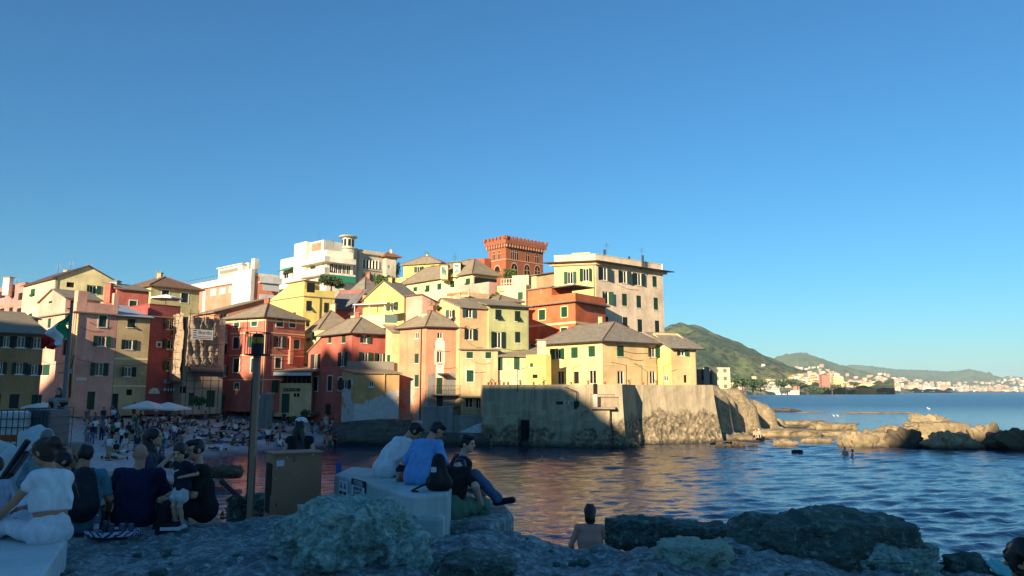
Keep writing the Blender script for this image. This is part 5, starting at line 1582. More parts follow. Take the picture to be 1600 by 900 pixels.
def block(px, py, Y, w, h, colr, label, group=None, d=None, roof=True):
    """a far house: base at photo point (px, py), depth Y, w x h in metres"""
    p = at(px, py, Y); d = d or w * .7
    rt_a = rr.uniform(-.5, .5)
    e = Vector((math.cos(rt_a), math.sin(rt_a), 0)); n_ = Vector((-e.y, e.x, 0))
    m = MB(); c = p + Vector((0, 0, h / 2 - 3)) + n_ * d / 2
    m.obox(c, e * w / 2, n_ * d / 2, Vector((0, 0, h / 2 + 3)))
    if roof:
        m.mi = 1
        z = p.z + h; A, B_, C_, D_ = [Vector((q.x, q.y, z + .01)) for q in (c - e * w * .54 - n_ * d * .54, c + e * w * .54 - n_ * d * .54, c + e * w * .54 + n_ * d * .54, c - e * w * .54 + n_ * d * .54)]
        r0, r1 = c - e * w * .2, c + e * w * .2; r0.z = r1.z = z + w * .16
        m.faces([A, B_, C_, D_, r0, r1], [(0, 1, 5, 4), (1, 2, 5), (2, 3, 4, 5), (3, 0, 4), (3, 2, 1, 0)])
    o = m.build('coastal_house', [TM[colr], M_FROOF])
    o.data.transform(Matrix.Translation(-p)); o.location = p
    tag(o, label, 'house', group)
    return o
block(1353, 612.5, 1650, 44, 17, 'yellow', 'wide yellow villa above the far rocky point, biggest house of the far shore', d=20, roof=False)
block(1108 + 19, 597.5, 300, 8, 6, 'cream', 'cream house with flat roof just beyond the headland ruin', roof=False, d=8)
block(1291, 601, 1500, 17, 19, 'brick red', 'tall brick red house among the cream blocks of the far town')
block(1310, 601, 1500, 18, 17, 'yellow', 'yellow house right of the brick red one in the far town', roof=False)
block(1222, 614.2, 1330, 58, 5, 'white', 'long low white bathing establishment on the far shore', d=8, roof=False)
block(1200, 607, 1380, 50, 7, 'white', 'long white terrace building above the far bathing huts', d=10, roof=False)
cl = ['cream'] * 4 + ['white'] * 4 + ['pink'] * 2 + ['yellow', 'ochre', 'ochre', 'brick red']
for k in range(165):
    if k < 60: px, py, Y = rr.uniform(1235, 1335), None, None
    elif k < 90: px, py, Y = rr.uniform(1135, 1250), None, None
    else: px, py, Y = rr.uniform(1325, 1408), None, None
    u_ = rr.random()
    Yc = np.interp(px, [c[0] for c in CO], [c[1] for c in CO])
    Y = Yc + 60 + u_ * (560 if px < 1340 else 360)
    bump_ = math.exp(-((px - 1285) / 42) ** 2)
    zg = 9 + u_ * (22 + 26 * bump_)
    py = 612 - (zg - EYE) / Y * 1155
    w, h = rr.uniform(8, 18), rr.uniform(7, 15)
    if px < 1240: h *= .75
    c_ = rr.choice(cl)
    block(px, py, Y, w, h, c_, 'small %s house of the far town under the wooded hill' % c_, 'far town houses, %s' % c_, roof=rr.random() < .6)
# villas on the nearer slope
for k in range(16):
    j = rr.randrange(3, 20); i = rr.randrange(H1.shape[1] - 75, H1.shape[1] - 20); p = H1[j, i]
    c_ = rr.choice(('cream', 'white', 'white'))
    pr = 800 + F * p[0] / p[1]; py = 612 - (p[2] - EYE) / p[1] * 1155
    block(pr, py, p[1], rr.uniform(9, 15), rr.uniform(6, 9), c_, 'lone %s villa on the wooded slope of the near hill' % c_, 'villas on the near hill, %s' % c_)
# the towns on the distant hills read as one mass
m = MB()
for hh, n_, jr, ir in ((H2, 330, (1, 17), (40, 122)), (H3, 520, (0, 12), (60, 150)), (H4, 520, (1, 30), (8, 95))):
    for k in range(n_):
        q = rr.random() ** 1.5; j = int(jr[0] + q * (jr[1] - jr[0])); i = rr.randrange(*ir); i = min(i, hh.shape[1] - 2)
        p = Vector(hh[j, i]) + (Vector(hh[j, i + 1]) - Vector(hh[j, i])) * rr.random()
        w = rr.uniform(9, 24) * (1 if hh is H2 else 1.5); h = rr.uniform(7, 15) * (1 if hh is H2 else 1.4); m.mi = rr.randrange(4)
        m.obox(p + Vector((0, 0, h / 2)), (w / 2, 0, 0), (0, w * .3, 0), (0, 0, h / 2 + 2))
fw = [flat('distant_' + n_, c, .9) for n_, c in (('white', (204, 198, 184)), ('cream', (196, 178, 146)), ('pink', (184, 146, 126)), ('tan', (166, 146, 122)))]
tag(m.build('distant_town', fw), kind='stuff')

# ------------------------------------------------------------------ haze
hz_ = bpy.data.materials.new('haze'); hz_.use_nodes = True
nt = hz_.node_tree
for n_ in list(nt.nodes): nt.nodes.remove(n_)
out = nt.nodes.new('ShaderNodeOutputMaterial'); pv = nt.nodes.new('ShaderNodeVolumePrincipled')
pv.inputs['Color'].default_value = (.70, .87, 1.0, 1); pv.inputs['Density'].default_value = 4.5e-5; pv.inputs['Anisotropy'].default_value = .0
nt.links.new(pv.outputs[0], out.inputs['Volume'])
m = MB(); m.box((-9000, -900, -6), (15000, 15500, 385))
tag(m.build('haze', hz_), kind='stuff')

# ------------------------------------------------------------------ rocks
def rock_mesh(name, size, seed, sub=4, rough=.22, box=.55, strata=0.0, flat_top=0.0, fine=.03):
    bm = bmesh.new()
    bmesh.ops.create_icosphere(bm, subdivisions=sub, radius=1.0)
    off = Vector((seed * 7.3, seed * 3.1, seed * 1.7))
    sx, sy, sz = size
    mx = max(sx, sy, sz)
    for vtx in bm.verts:
        p = vtx.co.normalized()
        k = 1 / max(abs(p.x), abs(p.y), abs(p.z))
        p = p * (1 + (k - 1) * box)
        w = Vector((p.x * sx, p.y * sy, p.z * sz)) / mx * 2
        d = noise.fractal(w * .9 + off, 1.0, 2.0, 3) * rough * 1.3
        rg = (1 - abs(noise.noise(w * 1.6 + off))) ** 2 - .5
        d += rg * rough * .5 + noise.fractal(w * 5 + off, .6, 2.1, 5) * fine
        cell = noise.cell(w * 1.5 + off)
        d += (cell - .5) * rough * .15
        p = p * (1 + d)
        if flat_top and p.z > flat_top: p.z = flat_top + (p.z - flat_top) * .25
        q = Vector((p.x * sx, p.y * sy, p.z * sz))
        if strata:
            s_ = math.floor(q.z / strata + noise.noise(w) * .5); q.x *= 1 + .09 * ((s_ * 37 % 5) / 5 - .5); q.y *= 1 + .09 * ((s_ * 53 % 7) / 7 - .5)
        vtx.co = q
    me = bpy.data.meshes.new(name); bm.to_mesh(me); bm.free()
    me.polygons.foreach_set('use_smooth', [True] * len(me.polygons))
    me.set_sharp_from_angle(angle=R(38))
    return me
def sea_rock(px0, px1, yt, yb, label, mat, seed, depth=.7, rough=.22, box=.6, flat_top=.0, name='shore_rock', sub=5, rz=0.0, sink=.45):
    pc = on_z((px0 + px1) / 2, yb, 0.0)
    wdt = (px1 - px0) / 1155 * pc.y
    hgt = (yb - yt) / 1155 * pc.y
    dp = wdt * depth
    rough = rough + .07; box = box * .6
    o = link_mesh(name, rock_mesh(name, (wdt / 2 / (1 + .3 * box), dp / 2, hgt * (.86 if flat_top else .74)), seed, sub, rough, box, flat_top=flat_top), mat)
    o.location = (pc.x, pc.y + dp * .42, -hgt * .02)
    o.rotation_euler = (0, 0, rz)
    tag(o, label, 'rock')
    return o
for k, a in enumerate([
    (1140, 1202, 671, 689, 'flat tan ledge where two bathers sit below the headland', M_TANLEDGE, 1, .5, .15, .8, .35),
    (1212, 1248, 684, 697, 'small rounded tan rock standing alone in the blue water', M_TANLEDGE, 2, .6),
    (1252, 1312, 681.5, 692, 'low long tan rock breaking the water left of the swimmers', M_TANLEDGE, 3, .4, .15, .7),
    (1120, 1146, 690, 700, 'dark wet rock at the foot of the sea wall corner', M_DKROCK, 4),
    (1143, 1167, 688, 699, 'dark wet rock beside the flat tan ledge', M_DKROCK, 5),
    (1171, 1187, 693, 698.5, 'tiny dark rock awash in front of the two bathers', M_DKROCK, 6),
    (1238, 1258, 702, 708, 'lone black rock awash in open water', M_DKROCK, 7),
    (1180, 1290, 655, 683, 'broad flat tan shelf joining the headland foot', M_TANLEDGE, 8, .55, .12, .85, .3),
    (1225, 1300, 648, 664, 'tan shelf rock behind the broad flat shelf', M_TANLEDGE, 9, .5, .15, .8, .3),
    (1270, 1345, 650, 672, 'blocky tan rock with gulls on its top', M_TANLEDGE, 10, .5, .2, .8, .4),
    (1285, 1400, 662, 682, 'low tan rock spur in front of the blocky rock', M_TANLEDGE, 11, .4, .15, .8, .3),
    (1322, 1405, 664, 699, 'rounded tan rock sloping into the water near the two swimmers', M_TANLEDGE, 12, .6, .18, .6),
    (1380, 1458, 662, 699, 'dark peaked rock in front of the great tan slab', M_DKROCK, 13, .5, .25, .3),
    (1376, 1440, 646, 690, 'left end of the great tan rock slab', M_TANLEDGE, 14, .55, .14, .85, .55),
    (1425, 1530, 641, 688, 'great tan rock slab with cracked upright face', M_TANLEDGE, 15, .45, .14, .9, .6),
    (1428, 1492, 640, 674, 'rough tan cap on top of the great rock slab', M_TANLEDGE, 16, .3, .2, .7),
    (1455, 1545, 669, 702, 'brown boulder row below the great rock slab', M_TAN, 17, .45, .22, .6),
    (1515, 1585, 655, 698, 'brown hump of rock right of the great slab', M_TANLEDGE, 18, .5, .22, .6),
    (1560, 1660, 662, 703, 'dark rock mass cut by the right photo edge', M_DKROCK, 19, .45, .22, .6),
    (1313, 1432, 640.5, 646, 'thin tan reef line far out in the blue water', M_TANLEDGE, 20, .15, .2, .8, .3),
    (1206, 1250, 636.5, 643.5, 'black reef far out beyond the headland tip', M_DKROCK, 21, .4, .25, .5),
    (1246, 1300, 641, 645, 'thin brown reef right of the black reef', M_TANLEDGE, 22, .2, .2, .8, .3),
    (1030 - 52, 1000, 690, 699, 'low tan rock at the water edge under the wall corner', M_TANLEDGE, 23, .6),
    ]):
    sea_rock(*a)
# ------------------------------------------------------------------ foreground platform and rocks
EDGE = [(-10, 8.6), (-6, 8.9), (-4.6, 9.35), (-3.2, 9.9), (-2.4, 10.9), (-1.6, 10.3), (-1.0, 9.9), (-.1, 8.9), (.4, 8.8), (1.2, 8.6), (1.9, 8.4), (2.6, 8.3), (3.4, 8.4), (5.4, 8.6), (9, 8)]
def plat_z(X, Y):
    ye = np.interp(X, [e[0] for e in EDGE], [e[1] for e in EDGE])
    z = 3.88 - np.clip(X - 2.4, 0, 9) * .13 + np.clip(X + 4.5, -5, 0) * .02
    z = z - .17 * np.exp(-((X - .95) / .65) ** 2) * sm(6.8, 8.2, Y)
    over = np.clip(Y - ye, 0, 9)
    return z - 3.9 * (1 - np.exp(-over * 2.2)) - .1 * over
sheet('rock_platform', np.linspace(-10, 9, 300), np.linspace(1.2, 16, 260), plat_z, M_LEDGE, noise_amp=.12, noise_s=1.1, oct=9, H=.62)
def boulder(px0, px1, yt, yb, zb, label, mat, seed, depth=.75, rough=.2, box=.35, sub=6, up=1.0, rz=0.0, name='boulder', flat_top=0):
    pc = on_z((px0 + px1) / 2, yb, zb)
    wdt = (px1 - px0) / 1155 * pc.y; hgt = (yb - yt) / 1155 * pc.y; dp = wdt * depth
    o = link_mesh(name, rock_mesh(name, (wdt / 2 / 1.1, dp / 2, hgt * .62 * up), seed, sub, rough, box, fine=.05, flat_top=flat_top), mat)
    o.location = (pc.x, pc.y + dp * .38, zb + hgt * .30)
    o.rotation_euler = (0, 0, rz)
    return tag(o, label, 'boulder')
boulder(408, 650, 786, 893, 3.86, 'large green grey boulder with white flecks in front of the concrete block', M_SERP, 31, .8, .2, .1)
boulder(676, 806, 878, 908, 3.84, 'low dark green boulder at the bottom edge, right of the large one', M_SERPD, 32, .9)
boulder(598, 672, 842, 900, 3.84, 'green boulder shoulder leaning against the large boulder', M_SERP, 46, .8)
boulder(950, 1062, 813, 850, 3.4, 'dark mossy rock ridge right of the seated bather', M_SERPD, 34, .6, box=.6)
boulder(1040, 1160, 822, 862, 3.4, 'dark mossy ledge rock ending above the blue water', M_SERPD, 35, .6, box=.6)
boulder(1026, 1152, 852, 897, 3.8, 'pale green flecked boulder in the middle of the platform', M_LIGHTR, 36, .8)
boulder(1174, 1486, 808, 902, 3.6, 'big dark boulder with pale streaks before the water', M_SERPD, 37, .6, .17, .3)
boulder(1262, 1500, 848, 912, 3.55, 'grey green boulder in front of the big dark boulder', M_SERP, 38, .7)
boulder(1198, 1268, 848, 892, 3.68, 'knobbly small dark rock at the left foot of the big dark boulder', M_SERPD, 39, .8, .28)
boulder(1488, 1560, 872, 912, 3.5, 'small dark boulder right of the big dark boulder', M_SERPD, 40, .8)
boulder(1150, 1192, 866, 890, 3.7, 'small dark stone left of the big dark boulder', M_SERPD, 41, .8)
boulder(345, 420, 775, 815, 3.6, 'smooth dark rock behind the anchor chain', M_SERPD, 42, .9)
boulder(215, 300, 768, 800, 1.7, 'brown shore rock behind the sitting family', M_DKROCK, 43, .7)
boulder(318, 372, 728, 744, .6, 'low brown shore rock behind the lamp post', M_DKROCK, 44, .6)

stone_me = rock_mesh('loose_stone', (.06, .045, .03), 77, 3, .25, .3)
stone_me.materials.append(M_SERPD)
for k in range(46):
    x, y = rr.uniform(-4.2, 3.2), rr.uniform(6.6, 8.6); o = bpy.data.objects.new('loose_stone', stone_me); C.objects.link(o); s_ = rr.uniform(.35, 1.3)
    o.location = (x, y, float(plat_z(np.array(x), np.array(y))) + .03); o.scale = (s_,) * 3; o.rotation_euler = (0, 0, rr.uniform(0, 6)); tag(o, 'small loose stone lying on the rough grey foreground rock', 'stone', 'loose stones on the foreground rock')
# concrete block with the two warning signs
M_BLOCK = plaster('block_concrete', (190, 202, 198), seed=61, stain=.5)
def prism_thing(name, label, cat, poly, z0, z1, mat, bev=.03, part=None):
    m = MB(); m.prism(poly, z0, z1)
    cx, cy = sum(p[0] for p in poly) / len(poly), sum(p[1] for p in poly) / len(poly)
    rt = thing(name, label, cat, (cx, cy, z0))
    o = m.build(part or 'body', mat, rt)
    if bev:
        b = o.modifiers.new('bevel', 'BEVEL'); b.width = bev; b.segments = 2
    return rt, o
ZB = 4.36
pa, pb, pc_, pd, pe = on_z(522, 741, ZB), on_z(643, 775, ZB), on_z(700, 772, ZB), on_z(716, 742, ZB), on_z(548, 729, ZB)
blk, blk_o = prism_thing('concrete_block', 'long grey concrete block with warning signs, two men sit on it', 'concrete block', [(p.x, p.y) for p in (pa, pb, pc_, pd, pe)], 3.5, ZB, M_BLOCK)
fu = (pb - pa); fu.z = 0; fL = fu.length; fu /= fL; fn = Vector((fu.y, -fu.x, 0))
def on_block(px, py, out=0.0):
    return on_plane(px, py, pa, fn) + fn * out
def sign_on(px0, px1, py0, py1, mat, nm, out=.012):
    a, b = on_block(px0, (py0 + py1) / 2), on_block(px1, (py0 + py1) / 2); z0, z1 = on_block((px0 + px1) / 2, py1).z, on_block((px0 + px1) / 2, py0).z
    c = (a + b) / 2; c.z = (z0 + z1) / 2
    m = MB(); m.obox(c + fn * out, fu * ((b - a).dot(fu) / 2), fn * .006, Vector((0, 0, (z1 - z0) / 2)))
    return c, (b - a).dot(fu), z1 - z0, m
def lettering(txt, c, u, n, size, mat, parent, align='CENTER', sx=1.0):
    cu = bpy.data.curves.new('lettering', 'FONT'); cu.body = txt; cu.size = size; cu.align_x = align; cu.align_y = 'CENTER'; cu.extrude = .001; cu.space_line = .9
    cu.materials.append(mat)
    tmp = bpy.data.objects.new('lettering_curve', cu); C.objects.link(tmp)
    dg = bpy.context.evaluated_depsgraph_get(); me = bpy.data.meshes.new_from_object(tmp.evaluated_get(dg)); bpy.data.objects.remove(tmp)
    o = bpy.data.objects.new('lettering', me); C.objects.link(o)
    z = Vector((0, 0, 1)); M4 = Matrix((Vector((u.x * sx, z.x, n.x)), Vector((u.y * sx, z.y, n.y)), Vector((u.z * sx, z.z, n.z)))).to_4x4()
    M4.translation = c - (Vector(root_of(parent).location))
    o.parent = parent; o.matrix_local = M4
    return o
M_INK = flat('navy_sign_ink', (24, 26, 52)); M_SIGNW = flat('white_sign_sheet', (206, 210, 214))
c, w, h, m = sign_on(550.5, 572.5, 749.5, 784, M_INK, 's')
rt = thing('warning_sign', 'dark bordered warning sign reading ATTENZIONE on the concrete block', 'sign', c); s1 = m.build('plate', M_INK, rt)
m = MB(); m.obox(c + fn * .0205 - Vector((0, 0, h * .12)), fu * (w * .46), fn * .002, Vector((0, 0, h * .33))); m.build('sheet', M_SIGNW, rt)
lettering('ATTENZIONE', c + fn * .0195 + Vector((0, 0, h * .34)), fu, fn, .085, M_SIGNW, rt, sx=.62)
lettering('LAVORI IN CORSO\nDELLA PIAZZOLA\nDI SCALO', c + fn * .024 - Vector((0, 0, h * .13)), fu, fn, .062, M_INK, rt, sx=.6)
c, w, h, m = sign_on(531.5, 544.5, 751.5, 775, M_SIGNW, 's')
rt = thing('notice_sign', 'white notice with two blue pictures on the end of the concrete block', 'sign', c); m.build('plate', M_SIGNW, rt)
M_PICT = flat('blue_pictogram', (40, 70, 140))
for dx in (-.24, .24):
    m = MB(); q = c + fu * (w * dx) + fn * .0195 + Vector((0, 0, h * .2)); m.obox(q, fu * (w * .05), fn * .002, Vector((0, 0, h * .18))); m.obox(q - Vector((0, 0, h * .12)), fu * (w * .14), fn * .0022, Vector((0, 0, h * .04))); m.build('pictogram', M_PICT, rt)
    m = MB(); q = c + fu * (w * dx) + fn * .0195 - Vector((0, 0, h * .30)); m.obox(q, fu * (w * .17), fn * .002, Vector((0, 0, h * .11))); m.build('dark_panel', M_INK, rt)
# sloping slab and ledge for the couple
q0, q1, q2, q3 = on_z(574, 788, 4.16), on_z(612, 801, 4.16), on_z(694, 806, 4.16), on_z(704, 777, 4.16)
prism_thing('ledge_rock', 'flat grey ledge under the sitting couple', 'rock', [(-1.25, 9.1), (-.2, 8.85), (.02, 9.6), (-.15, 10.9), (-1.2, 11.0)], 2.6, 3.99, M_LEDGE, .06)
prism_thing('concrete_slab', 'low grey slab between the large boulder and the sitting couple', 'slab', [(p.x, p.y) for p in (q0, q1, q2, q3)], 3.5, 4.16, M_BLOCK, .06)
# bench wall at the left
wallp = [(-3.22, 5.2), (-4.12, 7.12), (-7.6, 7.5), (-7.6, 5.0)]
M_BENCH = plaster('smooth_grey_stone', (226, 230, 226), seed=62, stain=.3)
prism_thing('stone_bench', 'broad smooth grey stone bench where the woman in white sits', 'bench', wallp, 3.2, 4.17, M_BENCH, .02)

# ------------------------------------------------------------------ lamp post and cabinet
M_WOOD = NT('weathered_post_wood', .85)
v = M_WOOD.coord((9, 9, .6)); f = M_WOOD.noise(1.0, 6, v, .7)
M_WOOD.bump(f, .4, .01); M_WOOD = M_WOOD.col(M_WOOD.mix(f, lin((132, 96, 72)), lin((202, 158, 126))))
bpos = on_z(390, 806, 3.86)
lp = thing('lamp_post', 'tall square wooden post with a caged amber beacon on top', 'lamp post', bpos)
ptop = at(385, 556, bpos.y).z
m = MB(); m.box((bpos.x - .041, bpos.y - .041, 3.6), (bpos.x + .041, bpos.y + .041, ptop)); m.build('post', M_WOOD, lp)
m = MB(); m.box((bpos.x - .045, bpos.y - .045, 3.6), (bpos.x - .03, bpos.y - .02, ptop - .3)); m.build('edge_strip', flat('dark_post_edge', (52, 44, 36)), lp)
z0, z1 = ptop, at(385, 527, bpos.y).z
m = MB(); m.lathe((bpos.x, bpos.y, z0), [(.11, 0), (.11, .02), (.085, .021), (.085, z1 - z0 - .09)], 16); m.build('beacon_base', flat('navy_beacon_body', (26, 30, 48)), lp)
amb = NT('amber_lens', .25); m = MB(); m.lathe((bpos.x, bpos.y, z1 - .088), [(.082, 0), (.086, .02), (.086, .07), (.075, .088)], 16); m.build('amber_lens', amb.col(lin((226, 140, 26))), lp)
m = MB(); m.lathe((bpos.x, bpos.y, z1 + .002), [(.08, 0), (.07, .035), (.02, .05)], 14); m.build('beacon_cap', M_DMETAL, lp)
cg = MB()
zt_ = z1 + .06
for k in range(8):
    t = 2 * math.pi * k / 8 + .2; d_ = Vector((math.cos(t), math.sin(t), 0)) * .165
    cg.tube(Vector((bpos.x, bpos.y, z0 + .012)) + d_, Vector((bpos.x, bpos.y, zt_)) + d_, .006, .006, 5)
for zz in (z0 + .015, zt_):
    pts = [Vector((bpos.x + .165 * math.cos(t), bpos.y + .165 * math.sin(t), zz)) for t in np.linspace(0, 2 * math.pi, 25)]
    cg.path(pts, .007, 5)
for k in range(4):
    t = 2 * math.pi * k / 4 + .2; d_ = Vector((math.cos(t), math.sin(t), 0)); cg.tube(Vector((bpos.x, bpos.y, z0 + .012)) + d_ * .08, Vector((bpos.x, bpos.y, z0 + .012)) + d_ * .165, .006, .006, 4)
cg.build('cage', flat('rusty_cage_wire', (74, 40, 36), .7, .3), lp)
m = MB(); q = Vector((bpos.x - .12, bpos.y - .1, z1)); m.tube(q, q + Vector((0, 0, .27)), .006, .004, 4); m.tube(q + Vector((-.12, 0, .12)), q + Vector((.03, 0, .12)), .005, .005, 4); m.build('bird_spike', M_DMETAL, lp)

M_CAB = NT('brown_cabinet_metal', .55)
v = M_CAB.coord(); f = M_CAB.noise(1.6, 6, v, .65); f2 = M_CAB.noise(16, 4, v, .6)
sx = M_CAB.n('SeparateXYZ'); M_CAB.l(v, sx.inputs[0])
mk = M_CAB.n('MapRange'); mk.inputs[1].default_value = .35; mk.inputs[2].default_value = .8; M_CAB.l(sx.outputs[2], mk.inputs[0])
ccol = M_CAB.mix(f, lin((146, 98, 68)), lin((194, 138, 100)))
ccol = M_CAB.mix(M_CAB.math('MULTIPLY', M_CAB.ramp(f2, [(.64, G(0)), (.68, G(1))]), mk.outputs[0]), ccol, lin((196, 190, 170)))
M_CAB.bump(f2, .15, .01); M_CAB = M_CAB.col(ccol)
c0 = on_z(424, 806, 3.86); c1 = on_z(502, 800, 3.86)
zc = at(502, 707, c1.y).z
u = Vector((math.cos(R(30)), math.sin(R(30)), 0)); cw = solve_px(Vector((c0.x, c0.y, 4.3)), u, 502); n_ = Vector((u.y, -u.x, 0)); c1 = c0 + u * cw; zc = at(502, 708, c1.y).z
cb = thing('metal_cabinet', 'brown metal cabinet with a white sticker, at the foot of the lamp post', 'cabinet', (c0.x, c0.y, 3.8))
m = MB(); cc = (c0 + c1) / 2 - n_ * .24; m.obox(Vector((cc.x, cc.y, (3.75 + zc) / 2)), u * cw / 2, n_ * .24, Vector((0, 0, (zc - 3.75) / 2))); m.build('body', M_CAB, cb)
m = MB(); m.obox(Vector((cc.x, cc.y, zc + .012)), u * (cw / 2 + .02), n_ * .27, Vector((0, 0, .011))); m.build('lid', flat('wooden_lid', (150, 112, 82), .7), cb)
m = MB(); q = at(438, 724, c0.y) ; q = on_plane(438, 724, c0, n_); m.obox(q + n_ * .004, (u + Vector((0, 0, .06))) * .05, n_ * .002, Vector((0, 0, .04))); m.build('sticker', M_SIGNW, cb)
m = MB(); q = on_plane(427, 789, c0, n_); m.obox(q + n_ * .008, u * .048, n_ * .006, Vector((0, 0, .13))); hd = m.build('hatch', M_CAB, cb)
m = MB(); m.obox(q + n_ * .016 + u * .035, u * .006, n_ * .004, Vector((0, 0, .02))); m.build('hinge', M_DMETAL, hd)
m = MB(); q = on_plane(461, 716, c0, n_); m.obox(q + n_ * .012, u * .016, n_ * .01, Vector((0, 0, .045))); m.build('lock', flat('grey_lock', (120, 112, 96)), cb)
m = MB(); q = Vector((c0.x, c0.y, 4.2)) - n_ * .24 - u * .004; m.obox(q, u * .003, n_ * .17, Vector((0, 0, .33))); m.build('side_opening', M_DARK, cb)

# depth gauge sign, anchor chain, small bottle
gp = on_z(519, 790, 3.6)
gs = thing('marker_post', 'slim marker post painted blue above and yellow below, left of the concrete block', 'marker post', (gp.x, gp.y + .4, 3.4))
g = Vector((gp.x, gp.y + .4, 0)); zt1, zm, zb_ = at(519, 723, g.y).z, at(519, 743, g.y).z, 3.2
m = MB(); m.box((g.x - .05, g.y - .012, zm), (g.x + .05, g.y + .012, zt1)); m.build('blue_panel', flat('blue_panel_paint', (52, 96, 170)), gs)
m = MB(); m.box((g.x - .05, g.y - .012, zb_), (g.x + .05, g.y + .012, zm - .002)); m.build('yellow_panel', flat('yellow_panel_paint', (196, 160, 30)), gs)
m = MB()
for k in range(4): m.box((g.x - .02, g.y - .0135, zm - .08 - k * .07), (g.x + .02, g.y - .0125, zm - .05 - k * .07))
m.build('black_marks', M_INK, gs)
ap = on_z(368, 793, 3.84)
an = thing('mooring_ring', 'rusty mooring ring and shackle lying beside the wooden post', 'mooring ring', ap)
def ring(m, c, ax, R_, r_, n=18):
    ax = ax.normalized(); a = ax.orthogonal().normalized(); b = ax.cross(a)
    m.path([c + (a * math.cos(t) + b * math.sin(t)) * R_ for t in np.linspace(0, 2 * math.pi, n)], r_, 6)
m = MB(); ring(m, ap + Vector((-.02, 0, .09)), Vector((.3, 1, .25)), .075, .016); m.build('ring', flat('rusty_iron', (84, 72, 60), .7, .4), an)
m = MB(); ring(m, ap + Vector((.05, .02, .05)), Vector((1, .6, .5)), .05, .014); m.build('shackle', flat('rusty_iron', (84, 72, 60), .7, .4), an)
m = MB(); m.tube(ap + Vector((-.35, .35, .32)), ap + Vector((.1, .12, .05)), .035, .03, 8)
tb = thing('iron_bar', 'dark iron bar slanting down to the mooring ring', 'iron bar', ap); m.build('bar', M_DMETAL, tb)
m = MB(); m.tube(ap + Vector((-.31, .35, .285)), ap + Vector((-.37, .355, .345)), .042, .042, 8); m.build('end_collar', flat('rusty_iron', (84, 72, 60), .7, .4), tb)
bp = on_z(347, 811, 3.86)
bt = thing('small_bottle', 'little dark bottle with yellow label standing on the ledge', 'bottle', bp)
m = MB(); m.lathe(bp, [(.026, 0), (.028, .02), (.028, .06), (.012, .085), (.012, .1)], 12); m.build('body', glass_mat('dark_bottle_glass', '2a1c10'), bt, True)
m = MB(); m.lathe(bp, [(.0285, .022), (.0285, .055)], 12); m.build('bottle_label', flat('yellow_label', (196, 160, 60)), bt)

# tray with drinks
tp = on_z(174, 836, 3.9)
tr = thing('serving_tray', 'white tray with blue scroll pattern on the ledge', 'tray', tp)
tz = tp.z
rx, ry = .27, .19
pts = [(tp.x - rx, tp.y + ry * .5), (tp.x - rx * .96, tp.y - ry * .4), (tp.x - .0, tp.y - ry), (tp.x + rx, tp.y - ry * .3), (tp.x + rx, tp.y + ry * .5), (tp.x, tp.y + ry)]
m = MB(); m.prism(pts, tz + .01, tz + .018); m.build('base', flat('blue_tray_base', (30, 40, 120)), tr)
t = NT('scroll_tray_rim', .4); wv = t.n('TexWave', wave_type='RINGS'); wv.inputs['Scale'].default_value = 8; wv.inputs['Distortion'].default_value = 5; t.l(t.coord(), wv.inputs['Vector'])
M_RIM = t.col(t.mix(t.ramp(wv.outputs['Fac'], [(.62, G(0)), (.7, G(1))]), lin((214, 218, 226)), lin((40, 44, 130))))
m = MB()
for a, b in zip(pts, pts[1:] + pts[:1]):
    a, b = Vector((*a, 0)), Vector((*b, 0)); e = (b - a).normalized(); nn = Vector((e.y, -e.x, 0))
    m.faces([Vector((a.x, a.y, tz)), Vector((b.x, b.y, tz)), Vector((b.x, b.y, tz + .055)) + nn * .015, Vector((a.x, a.y, tz + .055)) + nn * .015], [(0, 1, 2, 3)])
o = m.build('rim', M_RIM, tr); sd = o.modifiers.new('solid', 'SOLIDIFY'); sd.thickness = .008
gm = NT('clear_glass', .02); gm.b.inputs['Transmission Weight'].default_value = .92; gm.b.inputs['IOR'].default_value = 1.2
M_CLEAR = gm.col(lin((220, 230, 235)))
def tumbler(x, y, label, r=.035, h=.1, group=None, drink=None, z=None):
    c = Vector((x, y, (tz + .019) if z is None else z)); o = thing('drinking_glass', label, 'glass', c, group)
    m = MB(); m.lathe(c, [(r * .8, 0), (r, h), (r - .003, h), (r * .8 - .003, .008)], 16); m.build('body', M_CLEAR, o, True)
    if drink: m = MB(); m.lathe(c, [(r * .8 - .004, .009), (r * .9, h * .55)], 14); m.build('drink', drink, o, True)
tumbler(tp.x - .02, tp.y + .03, 'empty tumbler nearest the bottle on the tray')
tumbler(tp.x + .09, tp.y + .06, 'wide empty tumbler in the middle of the tray', .045, .095)
tumbler(tp.x + .2, tp.y + .03, 'empty tumbler at the right end of the tray')
tumbler(tp.x - .1, tp.y + .05, 'dark drink glass beside the water bottle on the tray', .034, .13, None, flat('cola_drink', (40, 16, 20)))
wb = Vector((tp.x - .19, tp.y + .02, tz + .019)); o = thing('water_bottle', 'half empty clear water bottle with white cap on the tray', 'bottle', wb)
m = MB(); m.lathe(wb, [(.03, 0), (.032, .01), (.032, .13), (.02, .165), (.013, .185)], 14); m.build('body', M_CLEAR, o, True)
m = MB(); m.lathe(wb, [(.0325, .05), (.0325, .1)], 14); m.build('bottle_label', M_SIGNW, o)
m = MB(); m.lathe(wb, [(.015, .186), (.015, .205)], 12); m.build('cap', M_SIGNW, o)
pl = Vector((tp.x + .1, tp.y - .07, tz + .019)); o = thing('paper_plate', 'white paper plate with a red sachet on the tray', 'plate', pl)
m = MB(); m.lathe(pl, [(.05, 0), (.085, .012), (.086, .014), (.05, .004)], 18); m.build('dish', M_SIGNW, o)
